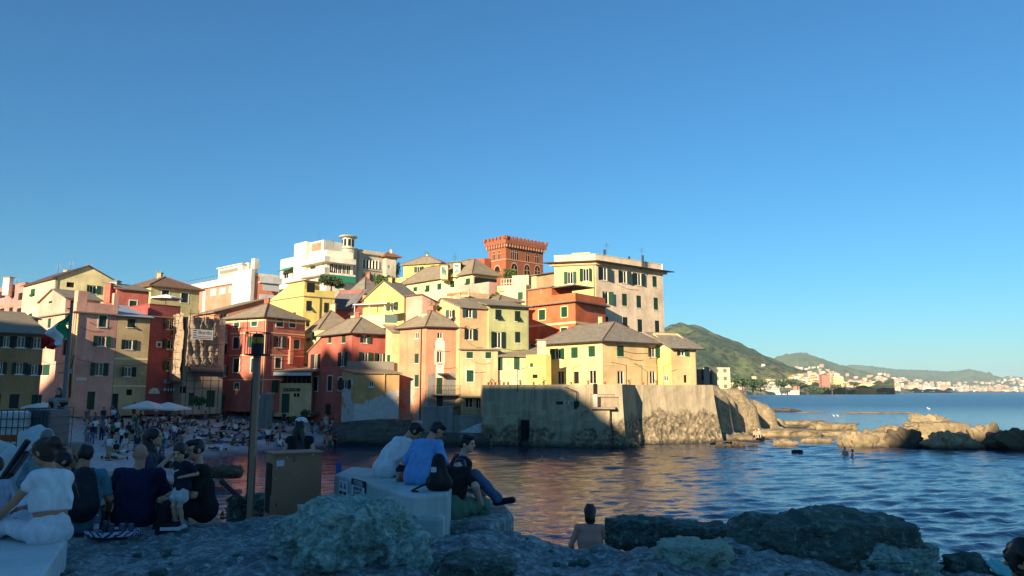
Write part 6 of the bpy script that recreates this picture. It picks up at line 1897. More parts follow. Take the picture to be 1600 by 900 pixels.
m = MB(); m.obox(pl + Vector((-.02, -.01, .022)), Vector((.03, .015, 0)), Vector((-.012, .024, 0)), Vector((0, 0, .004))); m.build('sachet', flat('red_sachet', (200, 40, 36)), o)
# paper cups on the concrete block
for px, lab, colr in ((622, 'paper cup with pale drink on the concrete block behind the white shirt', (176, 150, 130)), (628.5, 'cup with orange drink on the concrete block beside the blue shirt', (226, 84, 40))):
    c = on_z(px, 752.5, ZB); o = thing('drink_cup', lab, 'cup', c)
    m = MB(); m.lathe(c, [(.028, 0), (.036, .12), (.032, .12), (.025, .01)], 14); m.build('body', flat('cup_' + lab[:5], colr), o, True)
    m = MB(); m.tube(c + Vector((0, 0, .05)), c + Vector((.02, 0, .16)), .004, .004, 5); m.build('straw', M_DARK, o)

# turquoise towel at the right edge
tw = on_z(1572, 893, 3.62)
V = []; N_ = 24
for j in range(N_ + 1):
    for i in range(N_ + 1):
        a, b = i / N_ - .5, j / N_ - .5
        V.append((tw.x + a * .42 + b * .1, tw.y + b * .8 - .1, tw.z + .05 + .012 * math.sin(a * 40 + b * 6) + .03 * noise.noise(Vector((a * 5, b * 5, 1)))))
ids = np.arange(len(V)).reshape(N_ + 1, N_ + 1); Q = np.stack([ids[:-1, :-1], ids[:-1, 1:], ids[1:, 1:], ids[1:, :-1]], -1).reshape(-1, 4)
o = tag(link_mesh('beach_towel', np_mesh('beach_towel', np.array(V), Q), flat('turquoise_towel', (120, 200, 190), .95)), 'turquoise towel spread on the rock at the right edge', 'towel')
sd = o.modifiers.new('solid', 'SOLIDIFY'); sd.thickness = .02

# ------------------------------------------------------------------ flag pole on its plinth, tank, sacks
fp = at(88.5, 640, 24.0); gzf = gz(fp.x, fp.y)
fl = thing('flag_pole', 'grey flag pole on a concrete plinth behind the waiting people', 'flag pole', (fp.x, fp.y, gzf))
ptp = at(98, 471, 24.0).z
m = MB(); m.box((fp.x - .7, fp.y - .6, gzf - .4), (fp.x + .7, fp.y + .9, 3.86)); m.build('plinth', M_CONC, fl)
m = MB(); m.tube((fp.x, fp.y + .35, 3.86), (fp.x, fp.y + .35, ptp), .09, .05, 12); m.build('pole', flat('grey_pole_paint', (116, 116, 112), .5), fl)
m = MB(); m.tube((fp.x - .14, fp.y + .35, ptp - .2), (fp.x + .02, fp.y + .35, ptp - .2), .02, .02, 6); m.ball((fp.x, fp.y + .35, ptp + .03), .05); m.build('pulley', M_DMETAL, fl)
FX, FY = fp.x, fp.y + .35
fg = thing('italian_flag', 'green white and red tricolour flag hanging limp from the grey pole', 'flag', (FX, FY, 6.6))
bands = [flat('flag_green', (20, 130, 70), .9), flat('flag_white', (224, 220, 214), .9), flat('flag_red', (196, 36, 40), .9)]
# hanging cloth: hoist along the pole, fly drooping down to the left
H0 = Vector((FX - .06, FY - .02, at(97, 488, 24).z)); H1_ = Vector((FX - .05, FY - .02, at(94, 523, 24).z))
F0, F1 = at(66, 541, 24.0), at(80, 548, 23.7)
def flagpt(s_, t_):
    top = H0.lerp(at(72, 515, 23.8), min(1, s_ / .6)) if s_ < .6 else at(72, 515, 23.8).lerp(F0, (s_ - .6) / .4)
    bot = H1_.lerp(at(99, 540, 23.7), min(1, s_ / .5)) if s_ < .5 else at(99, 540, 23.7).lerp(at(78, 546, 23.6), (s_ - .5) / .5)
    p = top.lerp(bot, t_)
    p.y += .13 * math.sin(t_ * 9 + s_ * 5) + .05 * math.sin(s_ * 14)
    return p
for b in range(3):
    V = []; n1, n2 = 12, 22
    for j in range(n2 + 1):
        for i in range(n1 + 1): V.append(flagpt((b + i / n1) / 3, j / n2))
    ids = np.arange(len(V)).reshape(n2 + 1, n1 + 1); Q = np.stack([ids[:-1, :-1], ids[:-1, 1:], ids[1:, 1:], ids[1:, :-1]], -1).reshape(-1, 4)
    o = link_mesh('stripe', np_mesh('stripe', np.array(V) - np.array(fg.location), Q), bands[b], fg); o['label'] = ('green', 'white', 'red')[b] + ' stripe of the flag'
    sd = o.modifiers.new('solid', 'SOLIDIFY'); sd.thickness = .008
sp_l = at(94, 575, 66)
# caged water tank
def tank(px0, px1, yt, Y, label, mat, cage):
    a, b = at(px0, yt, Y), at(px1, yt, Y); g = gz((a.x + b.x) / 2, Y); c = (a + b) / 2; w = (b - a).length
    rt = thing('water_tank', label, 'water tank', (c.x, c.y, g)); zt_ = a.z
    m = MB(); m.box((a.x, Y, zt_ - 1.05), (b.x, Y + 1.0, zt_ - .04)); o = m.build('tank', mat, rt); bv = o.modifiers.new('bevel', 'BEVEL'); bv.width = .08; bv.segments = 3
    m = MB()
    for k in range(8): x = a.x - .02 + (w + .04) * k / 7; m.tube((x, Y - .03, zt_ - 1.1), (x, Y - .03, zt_), .012, .012, 5)
    for k in range(6): z = zt_ - 1.1 + 1.1 * k / 5; m.tube((a.x - .02, Y - .045, z), (b.x + .02, Y - .045, z), .012, .012, 5)
    for x in (a.x - .02, b.x + .02):
        for k in range(6): z = zt_ - 1.1 + 1.1 * k / 5; m.tube((x, Y - .04, z), (x, Y + 1.03, z), .012, .012, 5)
        m.tube((x, Y + 1.03, zt_ - 1.1), (x, Y + 1.03, zt_), .012, .012, 5)
    m.build('cage', cage, rt)
    m = MB(); m.box((a.x - .05, Y - .06, g - .2), (b.x + .05, Y + 1.06, zt_ - 1.11)); m.build('pallet_stack', M_WOOD, rt)
tank(-22, 39, 641, 19.5, 'white plastic tank in a steel cage at the left edge', flat('white_tank_plastic', (196, 206, 208), .4), M_METAL)
tank(42, 78, 638, 19.8, 'dark blue crate tank right of the white caged tank', flat('dark_blue_crate', (50, 76, 92), .5), M_METAL)
m = MB(); a, b = at(-10, 690, 15.5), at(30, 684, 15.5); on = thing('orange_barrier', 'strip of orange barrier netting under the white caged tank', 'barrier', (a.x, a.y, gz(a.x, 15.5)))
m.box((a.x, 15.48, a.z), (b.x, 15.5, b.z + .06)); m.build('netting', flat('orange_netting', (150, 76, 44), .9, 0, .6, 30), on)
m = MB(); m.tube((b.x, 15.5, gz(b.x, 15.5) - .1), (b.x, 15.5, b.z + .1), .02, .02, 6); m.tube((a.x + .1, 15.5, gz(a.x, 15.5) - .1), (a.x + .1, 15.5, b.z + .1), .02, .02, 6); m.build('stake', M_DMETAL, on)
def sack(px, yt, Y, size, label, seed):
    p = at(px, yt, Y); g = gz(p.x, p.y); h = p.z - g
    o = link_mesh('builders_sack', rock_mesh('builders_sack', (size, size * .8, h * .56), seed, 4, .16, .5, fine=.02), flat('white_sack_cloth', (182, 196, 196), .9, 0, .2, 3)); o.location = (p.x, p.y, g + h * .46)
    tag(o, label, 'sack')
sack(27, 690, 12.6, .34, 'bulging white builders sack behind the man in the grey sweater', 51)
sack(56, 666, 15.5, .3, 'white sack with crumpled top below the dark blue crate tank', 52)
sack(-2, 692, 13.4, .3, 'white sack at the left edge below the orange netting', 53)

# ------------------------------------------------------------------ parasols, lamps, wires, furniture of the beach
def parasol(p, r, h, label, closed=False, colr=(226, 224, 216), drop=.28, name='parasol', sides=8):
    rt = thing(name, label, 'parasol', p)
    m = MB(); m.tube(p, p + Vector((0, 0, h)), .035, .03, 8); m.build('pole', M_METAL, rt)
    m = MB(); m.lathe(p, [(.3, 0), (.28, .08), (.06, .1)], 12); m.build('base', M_STONE, rt)
    m = MB(); cm_ = flat('parasol_cloth_%d%d%d' % colr, colr, .95)
    t0 = rr.random()
    if closed:
        m.lathe(p + Vector((0, 0, h * .35)), [(.06, 0), (.17, h * .1), (.12, h * .4), (.03, h * .68)], 9)
    else:
        n_ = sides; ap_ = p + Vector((0, 0, h + .06)); pts = [p + Vector((r * math.cos(2 * math.pi * k / n_ + t0), r * math.sin(2 * math.pi * k / n_ + t0), h - r * drop)) for k in range(n_)]
        for k in range(n_):
            a, b = pts[k], pts[(k + 1) % n_]
            m1, m2 = ap_.lerp(a, .5) + Vector((0, 0, .03)), ap_.lerp(b, .5) + Vector((0, 0, .03)); mm_ = (m1 + m2) / 2 - Vector((0, 0, .03))
            m.poly([ap_, m1, mm_]); m.poly([ap_, mm_, m2])
            e = (a + b) / 2 + Vector((0, 0, .04))
            m.poly([m1, a, e, mm_]); m.poly([mm_, e, b, m2])
            m.poly([a, a - Vector((0, 0, .16)), e - Vector((0, 0, .16)), e]); m.poly([e, e - Vector((0, 0, .16)), b - Vector((0, 0, .16)), b])
    m.build('canopy', cm_, rt)
    return rt
def ground_at(px, py, Y):
    p = at(px, py, Y); p.z = gz(p.x, p.y); return p
p = ground_at(229, 640, 74.5); parasol(p, 2.3, 2.65, 'left one of two big white parasols before the dark red house', sides=4, drop=.26)
p = ground_at(262, 640, 75.5); parasol(p, 2.3, 2.65, 'right one of two big white parasols before the dark red house', sides=4, drop=.26)
p = ground_at(58, 640, 67.0); parasol(p, 1.7, 2.3, 'small white parasol in front of the ochre house', sides=8)
tp2 = at(259, 473, 83.6); tp2.z = at(259, 483, 83.6).z - .1
parasol(tp2, 1.75, 1.75, 'open white parasol on the dark red house roof terrace', sides=6, drop=.22)
cp_ = at(1098, 600, 96); cp_.z = 6.0
parasol(cp_, .5, 2.6, 'closed black parasol by the ruined wall on the headland', closed=True, colr=(28, 26, 34))
# headland ruin
ru = at(1110, 598, 97); m = MB(); rz0 = 5.4
rn = thing('ruined_hut', 'roofless grey stone hut with a dark doorway on the headland', 'hut', (ru.x, ru.y, rz0))
a = at(1101, 600, 97); b = at(1121, 600, 99); zt_ = at(1112, 573, 97).z
u = (b - a); u.z = 0; L = u.length; u /= L; n_ = Vector((u.y, -u.x, 0))
m = MB()
wall_face(m, Vector((a.x, a.y, 0)), u, L, rz0 - 1, zt_, [(L * .42, L * .62, rz0, zt_ - .25)], n_, .3)
for pp, ee, LL in ((Vector((b.x, b.y, 0)), -n_, 1.8), (Vector((a.x, a.y, 0)) - n_ * 1.8, n_, 1.8)):
    wall_face(m, pp, ee, LL, rz0 - 1, zt_ - .3, [], Vector((ee.y, -ee.x, 0)))
m.build('wall', M_STONE if False else plaster('ruin_stone', (150, 138, 118), seed=71, stain=.6), rn)
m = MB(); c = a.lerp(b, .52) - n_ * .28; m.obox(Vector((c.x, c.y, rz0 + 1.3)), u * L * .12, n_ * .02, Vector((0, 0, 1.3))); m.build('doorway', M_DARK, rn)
rw = thing('garden_wall', 'grey garden wall behind the closed black parasol', 'wall', (at(1094, 600, 99).x, 99, rz0))
m = MB(); a, b = at(1086, 600, 98.5), at(1102, 600, 98.5); m.box((a.x, 98.4, rz0 - 1), (b.x, 98.7, at(1094, 579, 98.5).z)); m.build('wall', plaster('ruin_stone', (150, 138, 118)), rw)
m = MB(); m.box((a.x - .05, 98.35, at(1094, 579, 98.5).z + .002), (b.x + .05, 98.75, at(1094, 578.3, 98.5).z + .05)); m.build('coping', M_STONE, rw)
# terrace drying poles before the yellow house
for k, (px, yt, dx) in enumerate([(896.5, 574, 12), (808.5, 578, 17), (979, 571, -24), (1003, 572, -15), (1037, 572, 12)]):
    b = at(px, 602, 77.5 if px < 985 else 84); b.z = ZW - .7; t_ = at(px, yt, b.y)
    rt = thing('drying_pole', ['thin bent pole before the middle doors of the yellow terrace house', 'thin bent pole before the low cream house', 'leaning pole with long arm before the apricot wall', 'second leaning pole on the apricot wall, short arm', 'thin pole before the step between yellow and apricot walls'][k], 'pole', b)
    m = MB(); m.tube(b, t_, .04, .03, 5); m.build('upright', M_DMETAL, rt)
    m = MB(); q = at(px + dx, yt - (4 if dx > 0 else 5), b.y + .4); m.tube(t_, q, .03, .025, 5); m.build('arm', M_DMETAL, rt)
# street lamp on the pink house corner
lp2 = at(110, 580, 74.2)
rt = thing('wall_lamp', 'old wall lamp on a dark bracket at the pink house corner', 'lamp', lp2)
m = MB(); m.lathe(lp2, [(.1, -.25), (.2, .05), (.22, .08), (.05, .25)], 10); m.build('lantern', M_PALEGLASS, rt)
m = MB(); m.tube(lp2 + Vector((0, 0, .25)), lp2 + Vector((.1, .3, 1.6)), .05, .05, 6); m.tube(lp2 + Vector((0, .1, -.2)), lp2 + Vector((-.05, .3, -2.6)), .07, .09, 6); m.build('bracket', M_DMETAL, rt)

# ------------------------------------------------------------------ scaffolding
H = SCAF_H
sc = thing('scaffolding', 'tube scaffolding with torn netting and a white banner on the grey beige house', 'scaffolding', H.root.location)
a0, u0, L0, n0 = H.edge(0); a1, u1, L1, n1 = H.edge(1)
tE, _ = H.hit(338, 545, 1)
zlo, zhi = H.zb, H.zt + .45
mt = flat('scaffold_tube', (70, 58, 52), .6, .3)
M_NET = NT('scaffold_netting', .95); v = M_NET.coord(); f = M_NET.noise(1.2, 7, v, .7, .6)
M_NET.bump(f, 1.0, .3); M_NET = M_NET.col(M_NET.mix(f, lin((112, 90, 74)), lin((206, 178, 146))))
for k in range(5):
    for o in (.95,):
        q = H.face_pt(1, tE * k / 4, 0, o); m = MB(); m.tube(Vector((q.x, q.y, zlo)), Vector((q.x, q.y, zhi + .5)), .035, .035, 5); m.build('standard', mt, sc)
for k in range(3):
    q = H.face_pt(0, L0 * k / 3, 0, .9); m = MB(); m.tube(Vector((q.x, q.y, zlo)), Vector((q.x, q.y, zhi + .3)), .035, .035, 5); m.build('standard', mt, sc)
nlev = 11
for k in range(nlev):
    z = 5.9 + (zhi - 5.9) * k / (nlev - 1)
    m = MB(); m.tube(H.face_pt(1, -.2, z, 1.0), H.face_pt(1, tE + .2, z, 1.0), .028, .028, 5); m.build('ledger', mt, sc)
    m = MB(); m.tube(H.face_pt(0, -.1, z, .95), H.face_pt(0, L0 + .3, z, .95), .028, .028, 5); m.build('ledger', mt, sc)
def drape(i, t0, t1, z0, z1, o, seed, amp=.28):
    V = []; n1_, n2_ = 26, 40
    for j in range(n2_ + 1):
        for k in range(n1_ + 1):
            t = t0 + (t1 - t0) * k / n1_; z = z0 + (z1 - z0) * j / n2_
            z += .3 * noise.noise(Vector((t * 2, seed, 0))) * (1 if j == n2_ else 0)
            V.append(H.face_pt(i, t, z, o + amp * noise.fractal(Vector((t * .9, z * .55, seed)), .9, 2, 5) + .06 * math.sin(t * 7 + z * 1.3)) - Vector(sc.location))
    ids = np.arange(len(V)).reshape(n2_ + 1, n1_ + 1); Q = np.stack([ids[:-1, :-1], ids[:-1, 1:], ids[1:, 1:], ids[1:, :-1]], -1).reshape(-1, 4)
    o = link_mesh('netting', np_mesh('netting', np.array(V), Q), M_NET, sc); sd = o.modifiers.new('solid', 'SOLIDIFY'); sd.thickness = .03
drape(1, .0, tE, 8.3, H.zt + .2, .55, 3.0); drape(0, .05, L0 + .55, 6.6, H.zt + .5, .45, 8.0)
t0, z1b = H.hit(292.5, 514, 1); t1, z0b = H.hit(325, 533, 1)
m = MB(); c = H.face_pt(1, (t0 + t1) / 2, (z0b + z1b) / 2, 1.1); m.obox(c, u1 * ((t1 - t0) / 2), n1 * .012, Vector((0, 0, (z1b - z0b) / 2 - .05))); ban = m.build('banner', flat('white_banner', (206, 196, 184), .9), sc)
lettering('Bordo', c + n1 * .02 + u1 * .25 + Vector((0, 0, .22)), u1, n1, .62, flat('banner_ink', (96, 84, 80)), ban)
m = MB()
for r_ in range(4): m.obox(c + n1 * .02 - u1 * ((t1 - t0) * .36) + Vector((0, 0, .42 - r_ * .26)), u1 * .19, n1 * .004, Vector((0, 0, .05)))
m.obox(c + n1 * .02 + u1 * .2 - Vector((0, 0, .22)), u1 * .8, n1 * .004, Vector((0, 0, .03))); m.obox(c + n1 * .02 + u1 * .1 - Vector((0, 0, .4)), u1 * .9, n1 * .004, Vector((0, 0, .03)))
m.build('small_print', flat('banner_ink', (96, 84, 80)), ban)
tq0, zq = H.hit(291, 570, 1); tq1, _ = H.hit(339, 570, 1); _, zq2 = H.hit(315, 588, 1)
m = MB(); c = H.face_pt(1, (tq0 + tq1) / 2, (zq + zq2) / 2 + .25, 1.1); dv = (n1 * .9 + Vector((0, 0, -.75))).normalized(); m.obox(c, u1 * ((tq1 - tq0) / 2), dv * .75, u1.cross(dv) * .03); m.build('lean_to_sheet', flat('dark_corrugated_sheet', (66, 54, 54), .8), sc)
m = MB(); c = H.face_pt(1, (tq0 + tq1) / 2, zq2 + .25, 1.55); m.obox(c, u1 * ((tq1 - tq0) / 2), n1 * .03, Vector((0, 0, .3))); m.build('fascia_board', flat('dark_grey_board', (76, 66, 64), .8), sc)

# ------------------------------------------------------------------ trees and bushes on the hill
M_LEAF = NT('leaf_green', .8); v = M_LEAF.coord(); M_LEAF = M_LEAF.col(M_LEAF.mix(M_LEAF.noise(1.4, 4, v), lin((58, 84, 34)), lin((112, 126, 58))))
M_LEAFD = NT('dark_leaf_green', .8); v = M_LEAFD.coord(); M_LEAFD = M_LEAFD.col(M_LEAFD.mix(M_LEAFD.noise(1.4, 4, v), lin((46, 68, 38)), lin((88, 106, 56))))
M_BARK = flat('tree_bark', (92, 74, 56), .95)
def tree(p, size, zg, name, label, mat, n=900, cat='tree', leaf=.22, seed=1, lobes=7):
    """p: middle of the crown; size: half extents; zg: ground under the trunk"""
    q = random.Random(seed); rt = thing(name, label, cat, (p.x, p.y, zg))
    m = MB(); m.tube((p.x, p.y, zg), (p.x, p.y, p.z - size[2] * .3), size[0] * .09, size[0] * .05, 7)
    lb = []
    for k in range(lobes):
        d = Vector((q.uniform(-.6, .6) * size[0], q.uniform(-.6, .6) * size[1], q.uniform(-.45, .5) * size[2])); lb.append((p + d, q.uniform(.38, .62)))
        m.tube((p.x, p.y, p.z - size[2] * .55), p + d, size[0] * .045, size[0] * .015, 5)
    m.build('trunk', M_BARK, rt)
    m = MB()
    for k in range(n):
        c, s_ = q.choice(lb); d = Vector((q.gauss(0, 1), q.gauss(0, 1), q.gauss(0, 1))).normalized() * (q.random() ** .4 * s_)
        pos = c + Vector((d.x * size[0], d.y * size[1], d.z * size[2])); a = Vector((q.gauss(0, 1), q.gauss(0, 1), q.gauss(0, 1))).normalized(); b = a.orthogonal().normalized() * leaf * q.uniform(.6, 1.3); a = a * leaf * q.uniform(.6, 1.3)
        m.poly([pos - a, pos + b * .7, pos + a, pos - b * .7])
    m.build('crown', mat, rt)
def tree_px(px, py, Y, w, h, name, label, mat, **k):
    p = at(px, py, Y); tree(p, (w, w, h), max(p.z - h * 1.6, gz(p.x, p.y) - .1) if Y < 79 else p.z - h * 1.6, name, label, mat, **k)
tree_px(518, 440.5, 143, 2.4, 1.5, 'bush', 'dark rounded bush below the villa green awning', M_LEAFD, seed=2, cat='bush', n=1200, leaf=.25)
tree_px(508, 436, 144, 1.1, 1.0, 'bush', 'small green bush left of the dark villa bush', M_LEAF, seed=3, cat='bush', n=600)
tree_px(603, 440, 140, 2.3, 1.4, 'bush', 'clipped round green tree below the square stone pavilion', M_LEAF, seed=4, n=1300)
tree_px(617, 431, 175, 1.5, 4.4, 'conifer_tree', 'thin dark conifer rising right of the stone pavilion', M_LEAFD, seed=5, n=500)
tree_px(797, 431, 142, 1.6, 2.2, 'almond_tree', 'thin leafed shrub climbing below the brick castle', M_LEAF, seed=6, cat='shrub', n=420)
tree_px(772, 463, 99, .7, .7, 'potted_shrub', 'green potted shrub beside the pink terrace block', M_LEAF, seed=7, cat='shrub', n=400, leaf=.12)
tree_px(687, 481.5, 81.0, .36, .36, 'potted_bush', 'round green bush standing on the peach gable wall', M_LEAF, seed=8, cat='bush', n=700, leaf=.07)
tree_px(312, 626, 79, .9, .6, 'bush', 'dark bush at the foot of the scaffolded house', M_LEAFD, seed=9, cat='bush', n=500, leaf=.14)
tree_px(457, 655, 77, .5, .35, 'bush', 'low dark bush on the bank below the beach restaurant', M_LEAFD, seed=10, cat='bush', n=400, leaf=.1)
tree_px(477, 646, 78, .5, .5, 'bush', 'dark bush beside the faded red house entrance', M_LEAFD, seed=11, cat='bush', n=400, leaf=.1)
for k, (px, py, Y, w) in enumerate([(1160, 598, 800, 14), (1176, 600, 820, 12), (1188, 601, 840, 10), (1225, 599, 1300, 20), (1246, 598, 1400, 16), (1335, 600, 1560, 13), (1380, 603, 1900, 14), (1300, 606, 1500, 16), (1322, 608, 1560, 14), (1262, 608, 1380, 15), (1280, 609, 1420, 12)]):
    tree_px(px, py, Y, w, w * .5, 'pine_grove_tree', 'spreading dark green pine among the far town houses', M_LEAFD, seed=20 + k, n=260, leaf=w * .13)
    C.objects[-1]
for o in C.objects:
    if o.name.startswith('pine_grove_tree'): o['group'] = 'pines of the far shore'
# ------------------------------------------------------------------ people: bodies and clothes as smooth implicit surfaces
def surface_nets(v, lo, h):
    s = v < 0
    nx, ny, nz = v.shape
    def cs(a, i, j, k): return a[i:nx - 1 + i, j:ny - 1 + j, k:nz - 1 + k]
    cnt = sum(cs(s, i, j, k).astype(np.int8) for i in (0, 1) for j in (0, 1) for k in (0, 1))
    act = (cnt > 0) & (cnt < 8)
    ci = np.argwhere(act)
    if len(ci) == 0: return np.zeros((0, 3)), np.zeros((0, 4), int)
    idx = -np.ones(act.shape, int); idx[act] = np.arange(len(ci))
    acc = np.zeros((len(ci), 3)); n = np.zeros(len(ci))
    cor = [(i, j, k) for i in (0, 1) for j in (0, 1) for k in (0, 1)]
    vals = {c: v[ci[:, 0] + c[0], ci[:, 1] + c[1], ci[:, 2] + c[2]] for c in cor}
    for a in cor:
        for ax in range(3):
            if a[ax]: continue
            b = list(a); b[ax] = 1; b = tuple(b)
            va, vb = vals[a], vals[b]; cr = (va < 0) != (vb < 0)
            t = np.where(cr, va / np.where(cr, va - vb, 1), 0)
            p = np.array(a, float)[None, :].repeat(len(ci), 0); p[:, ax] += t
            acc[cr] += p[cr]; n[cr] += 1
    V = lo + h * (ci + acc / n[:, None])
    Fs = []
    for ax in range(3):
        o1, o2 = [(1, 2), (2, 0), (0, 1)][ax]
        sl = [slice(0, -1)] * 3; sh = [slice(0, -1)] * 3; sl[ax] = slice(0, v.shape[ax] - 1); sh[ax] = slice(1, v.shape[ax])
        sa = np.take(s, range(0, v.shape[ax] - 1), ax); sb = np.take(s, range(1, v.shape[ax]), ax)
        e = np.argwhere(sa != sb)
        ok = (e[:, o1] > 0) & (e[:, o2] > 0) & (e[:, o1] < v.shape[o1] - 1) & (e[:, o2] < v.shape[o2] - 1)
        e = e[ok]
        if len(e) == 0: continue
        def cell(d1, d2):
            q = e.copy(); q[:, o1] -= d1; q[:, o2] -= d2; return idx[q[:, 0], q[:, 1], q[:, 2]]
        q = np.stack([cell(1, 1), cell(0, 1), cell(0, 0), cell(1, 0)], 1)
        inside = s[e[:, 0], e[:, 1], e[:, 2]]
        q[~inside] = q[~inside][:, ::-1]
        Fs.append(q)
    Q = np.concatenate(Fs); Q = Q[(Q >= 0).all(1)]
    return V, Q

class Sdf:
    def __init__(s): s.p = []; s.tags = []
    def cone(s, a, b, ra, rb=None, k=.025, sq=None, tag=0, sub=False):
        """round cone from a to b; sq = (direction, factor) flattens it along a direction"""
        s.p.append(('c', np.array(a, float), np.array(b, float), ra, ra if rb is None else rb, k, sq, tag, sub)); return s
    def ell(s, c, r, ax=None, k=.02, tag=0, sub=False):
        s.p.append(('e', np.array(c, float), np.array(r, float), ax, None, k, None, tag, sub)); return s
    def bounds(s):
        lo = np.full(3, 1e9); hi = -lo
        for q in s.p:
            if q[8]: continue
            if q[0] == 'c': m = max(q[3], q[4]); l_, h_ = np.minimum(q[1], q[2]) - m, np.maximum(q[1], q[2]) + m
            else: m = q[2].max(); l_, h_ = q[1] - m, q[1] + m
            lo = np.minimum(lo, l_); hi = np.maximum(hi, h_)
        return lo, hi
    def dist(s, q, P):
        if q[0] == 'c':
            a, b = q[1], q[2]
            if q[6] is not None:
                d, f = q[6]; d = np.array(d, float); d = d / np.linalg.norm(d)
                W = P + ((P - a) @ d)[..., None] * ((f - 1) * d); b = b + ((b - a) @ d) * ((f - 1) * d)
            else: W = P
            ab = b - a; L = max(1e-9, ab @ ab)
            t = np.clip(((W - a) @ ab) / L, 0, 1)
            d_ = np.sqrt((((W - a) - t[..., None] * ab) ** 2).sum(-1)) - (q[3] + (q[4] - q[3]) * t)
            return d_ if q[6] is None else d_ / (q[6][1] if q[6][1] > 1 else 1) * 1.0
        W = P - q[1]
        if q[3] is not None: W = W @ np.array(q[3]).T
        r = q[2]; k0 = np.sqrt(((W / r) ** 2).sum(-1)); k1 = np.sqrt(((W / (r * r)) ** 2).sum(-1))
        return np.where(k1 < 1e-6, -r.min(), k0 * (k0 - 1) / np.maximum(k1, 1e-6))
    def mesh(s, name, h, wr=0.0, wf=30.0, seed=0.0, cut=None):
        lo, hi = s.bounds(); lo -= .05; hi += .05
        n = np.ceil((hi - lo) / h).astype(int) + 1
        ax = [lo[i] + h * np.arange(n[i]) for i in range(3)]
        v = np.full(n, .2)
        for q in s.p:
            if q[0] == 'c': m = max(q[3], q[4]) * 1.05 + q[5] + 3 * h; l_, h_ = np.minimum(q[1], q[2]) - m, np.maximum(q[1], q[2]) + m
            else: m = q[2].max() + q[5] + 3 * h; l_, h_ = q[1] - m, q[1] + m
            i0 = np.clip(np.floor((l_ - lo) / h).astype(int), 0, n); i1 = np.clip(np.ceil((h_ - lo) / h).astype(int) + 1, 0, n)
            if (i1 <= i0).any(): continue
            sl = tuple(slice(a, b) for a, b in zip(i0, i1))
            P = np.stack(np.meshgrid(*[ax[i][sl[i]] for i in range(3)], indexing='ij'), -1)
            d = s.dist(q, P); o = v[sl]; k = max(q[5], 1e-4)
            if q[8]:
                v[sl] = np.maximum(o, -d)
            else:
                hh = np.clip(.5 + .5 * (o - d) / k, 0, 1)
                v[sl] = o * (1 - hh) + d * hh - k * hh * (1 - hh)
        if wr or cut:
            P = np.stack(np.meshgrid(*ax, indexing='ij'), -1)
            if wr:
                x, y, z = P[..., 0], P[..., 1], P[..., 2]
                v = v + wr * (np.sin(wf * (z * .9 + .35 * np.sin(7 * x + seed) + .3 * y) + seed) * np.sin(11 * y + 6 * x + seed * 2) + .5 * np.sin(wf * 1.7 * (x * .5 - z * .4 + y * .6) + seed * 3))
            if cut:
                for (pp, nn) in cut: v = np.maximum(v, (P - np.array(pp)) @ np.array(nn))
        V, Q = surface_nets(v, lo, h)
        return V, Q

def ik(a, t, l1, l2, pole):
    a, t, pole = np.array(a, float), np.array(t, float), np.array(pole, float)
    d = t - a; L = np.linalg.norm(d); L2 = min(L, (l1 + l2) * .998); u = d / max(L, 1e-6)
    t = a + u * L2
    c = (l1 * l1 + L2 * L2 - l2 * l2) / (2 * L2); hgt = math.sqrt(max(0, l1 * l1 - c * c))
    w = pole - u * (pole @ u); w = w / max(np.linalg.norm(w), 1e-6)
    return a + u * c + w * hgt, t
def nrm(x): x = np.array(x, float); return x / max(1e-9, np.linalg.norm(x))
SKIN = {}
def skin(c=(196, 146, 116)):
    return flat('skin_%d_%d_%d' % c, c, .6, 0, .06)
def cloth(c):
    k = ('cloth', c)
    if k in _cache: return _cache[k]
    t = NT('cloth_%d_%d_%d' % c, .92); v = t.coord((1, 1, .55)); f = t.noise(7, 5, v, .6, 1.2); c = lin(c)
    t.bump(f, .9, .035)
    _cache[k] = t.col(t.mix(t.ramp(f, [(.3, G(0)), (.7, G(1))]), tuple(x * .78 for x in c[:3]) + (1,), tuple(min(1, x * 1.12) for x in c[:3]) + (1,)))
    return t.mat
HAIRC = {'black': (26, 22, 22), 'brown': (54, 36, 26), 'grey': (120, 116, 112), 'dark': (34, 26, 24)}

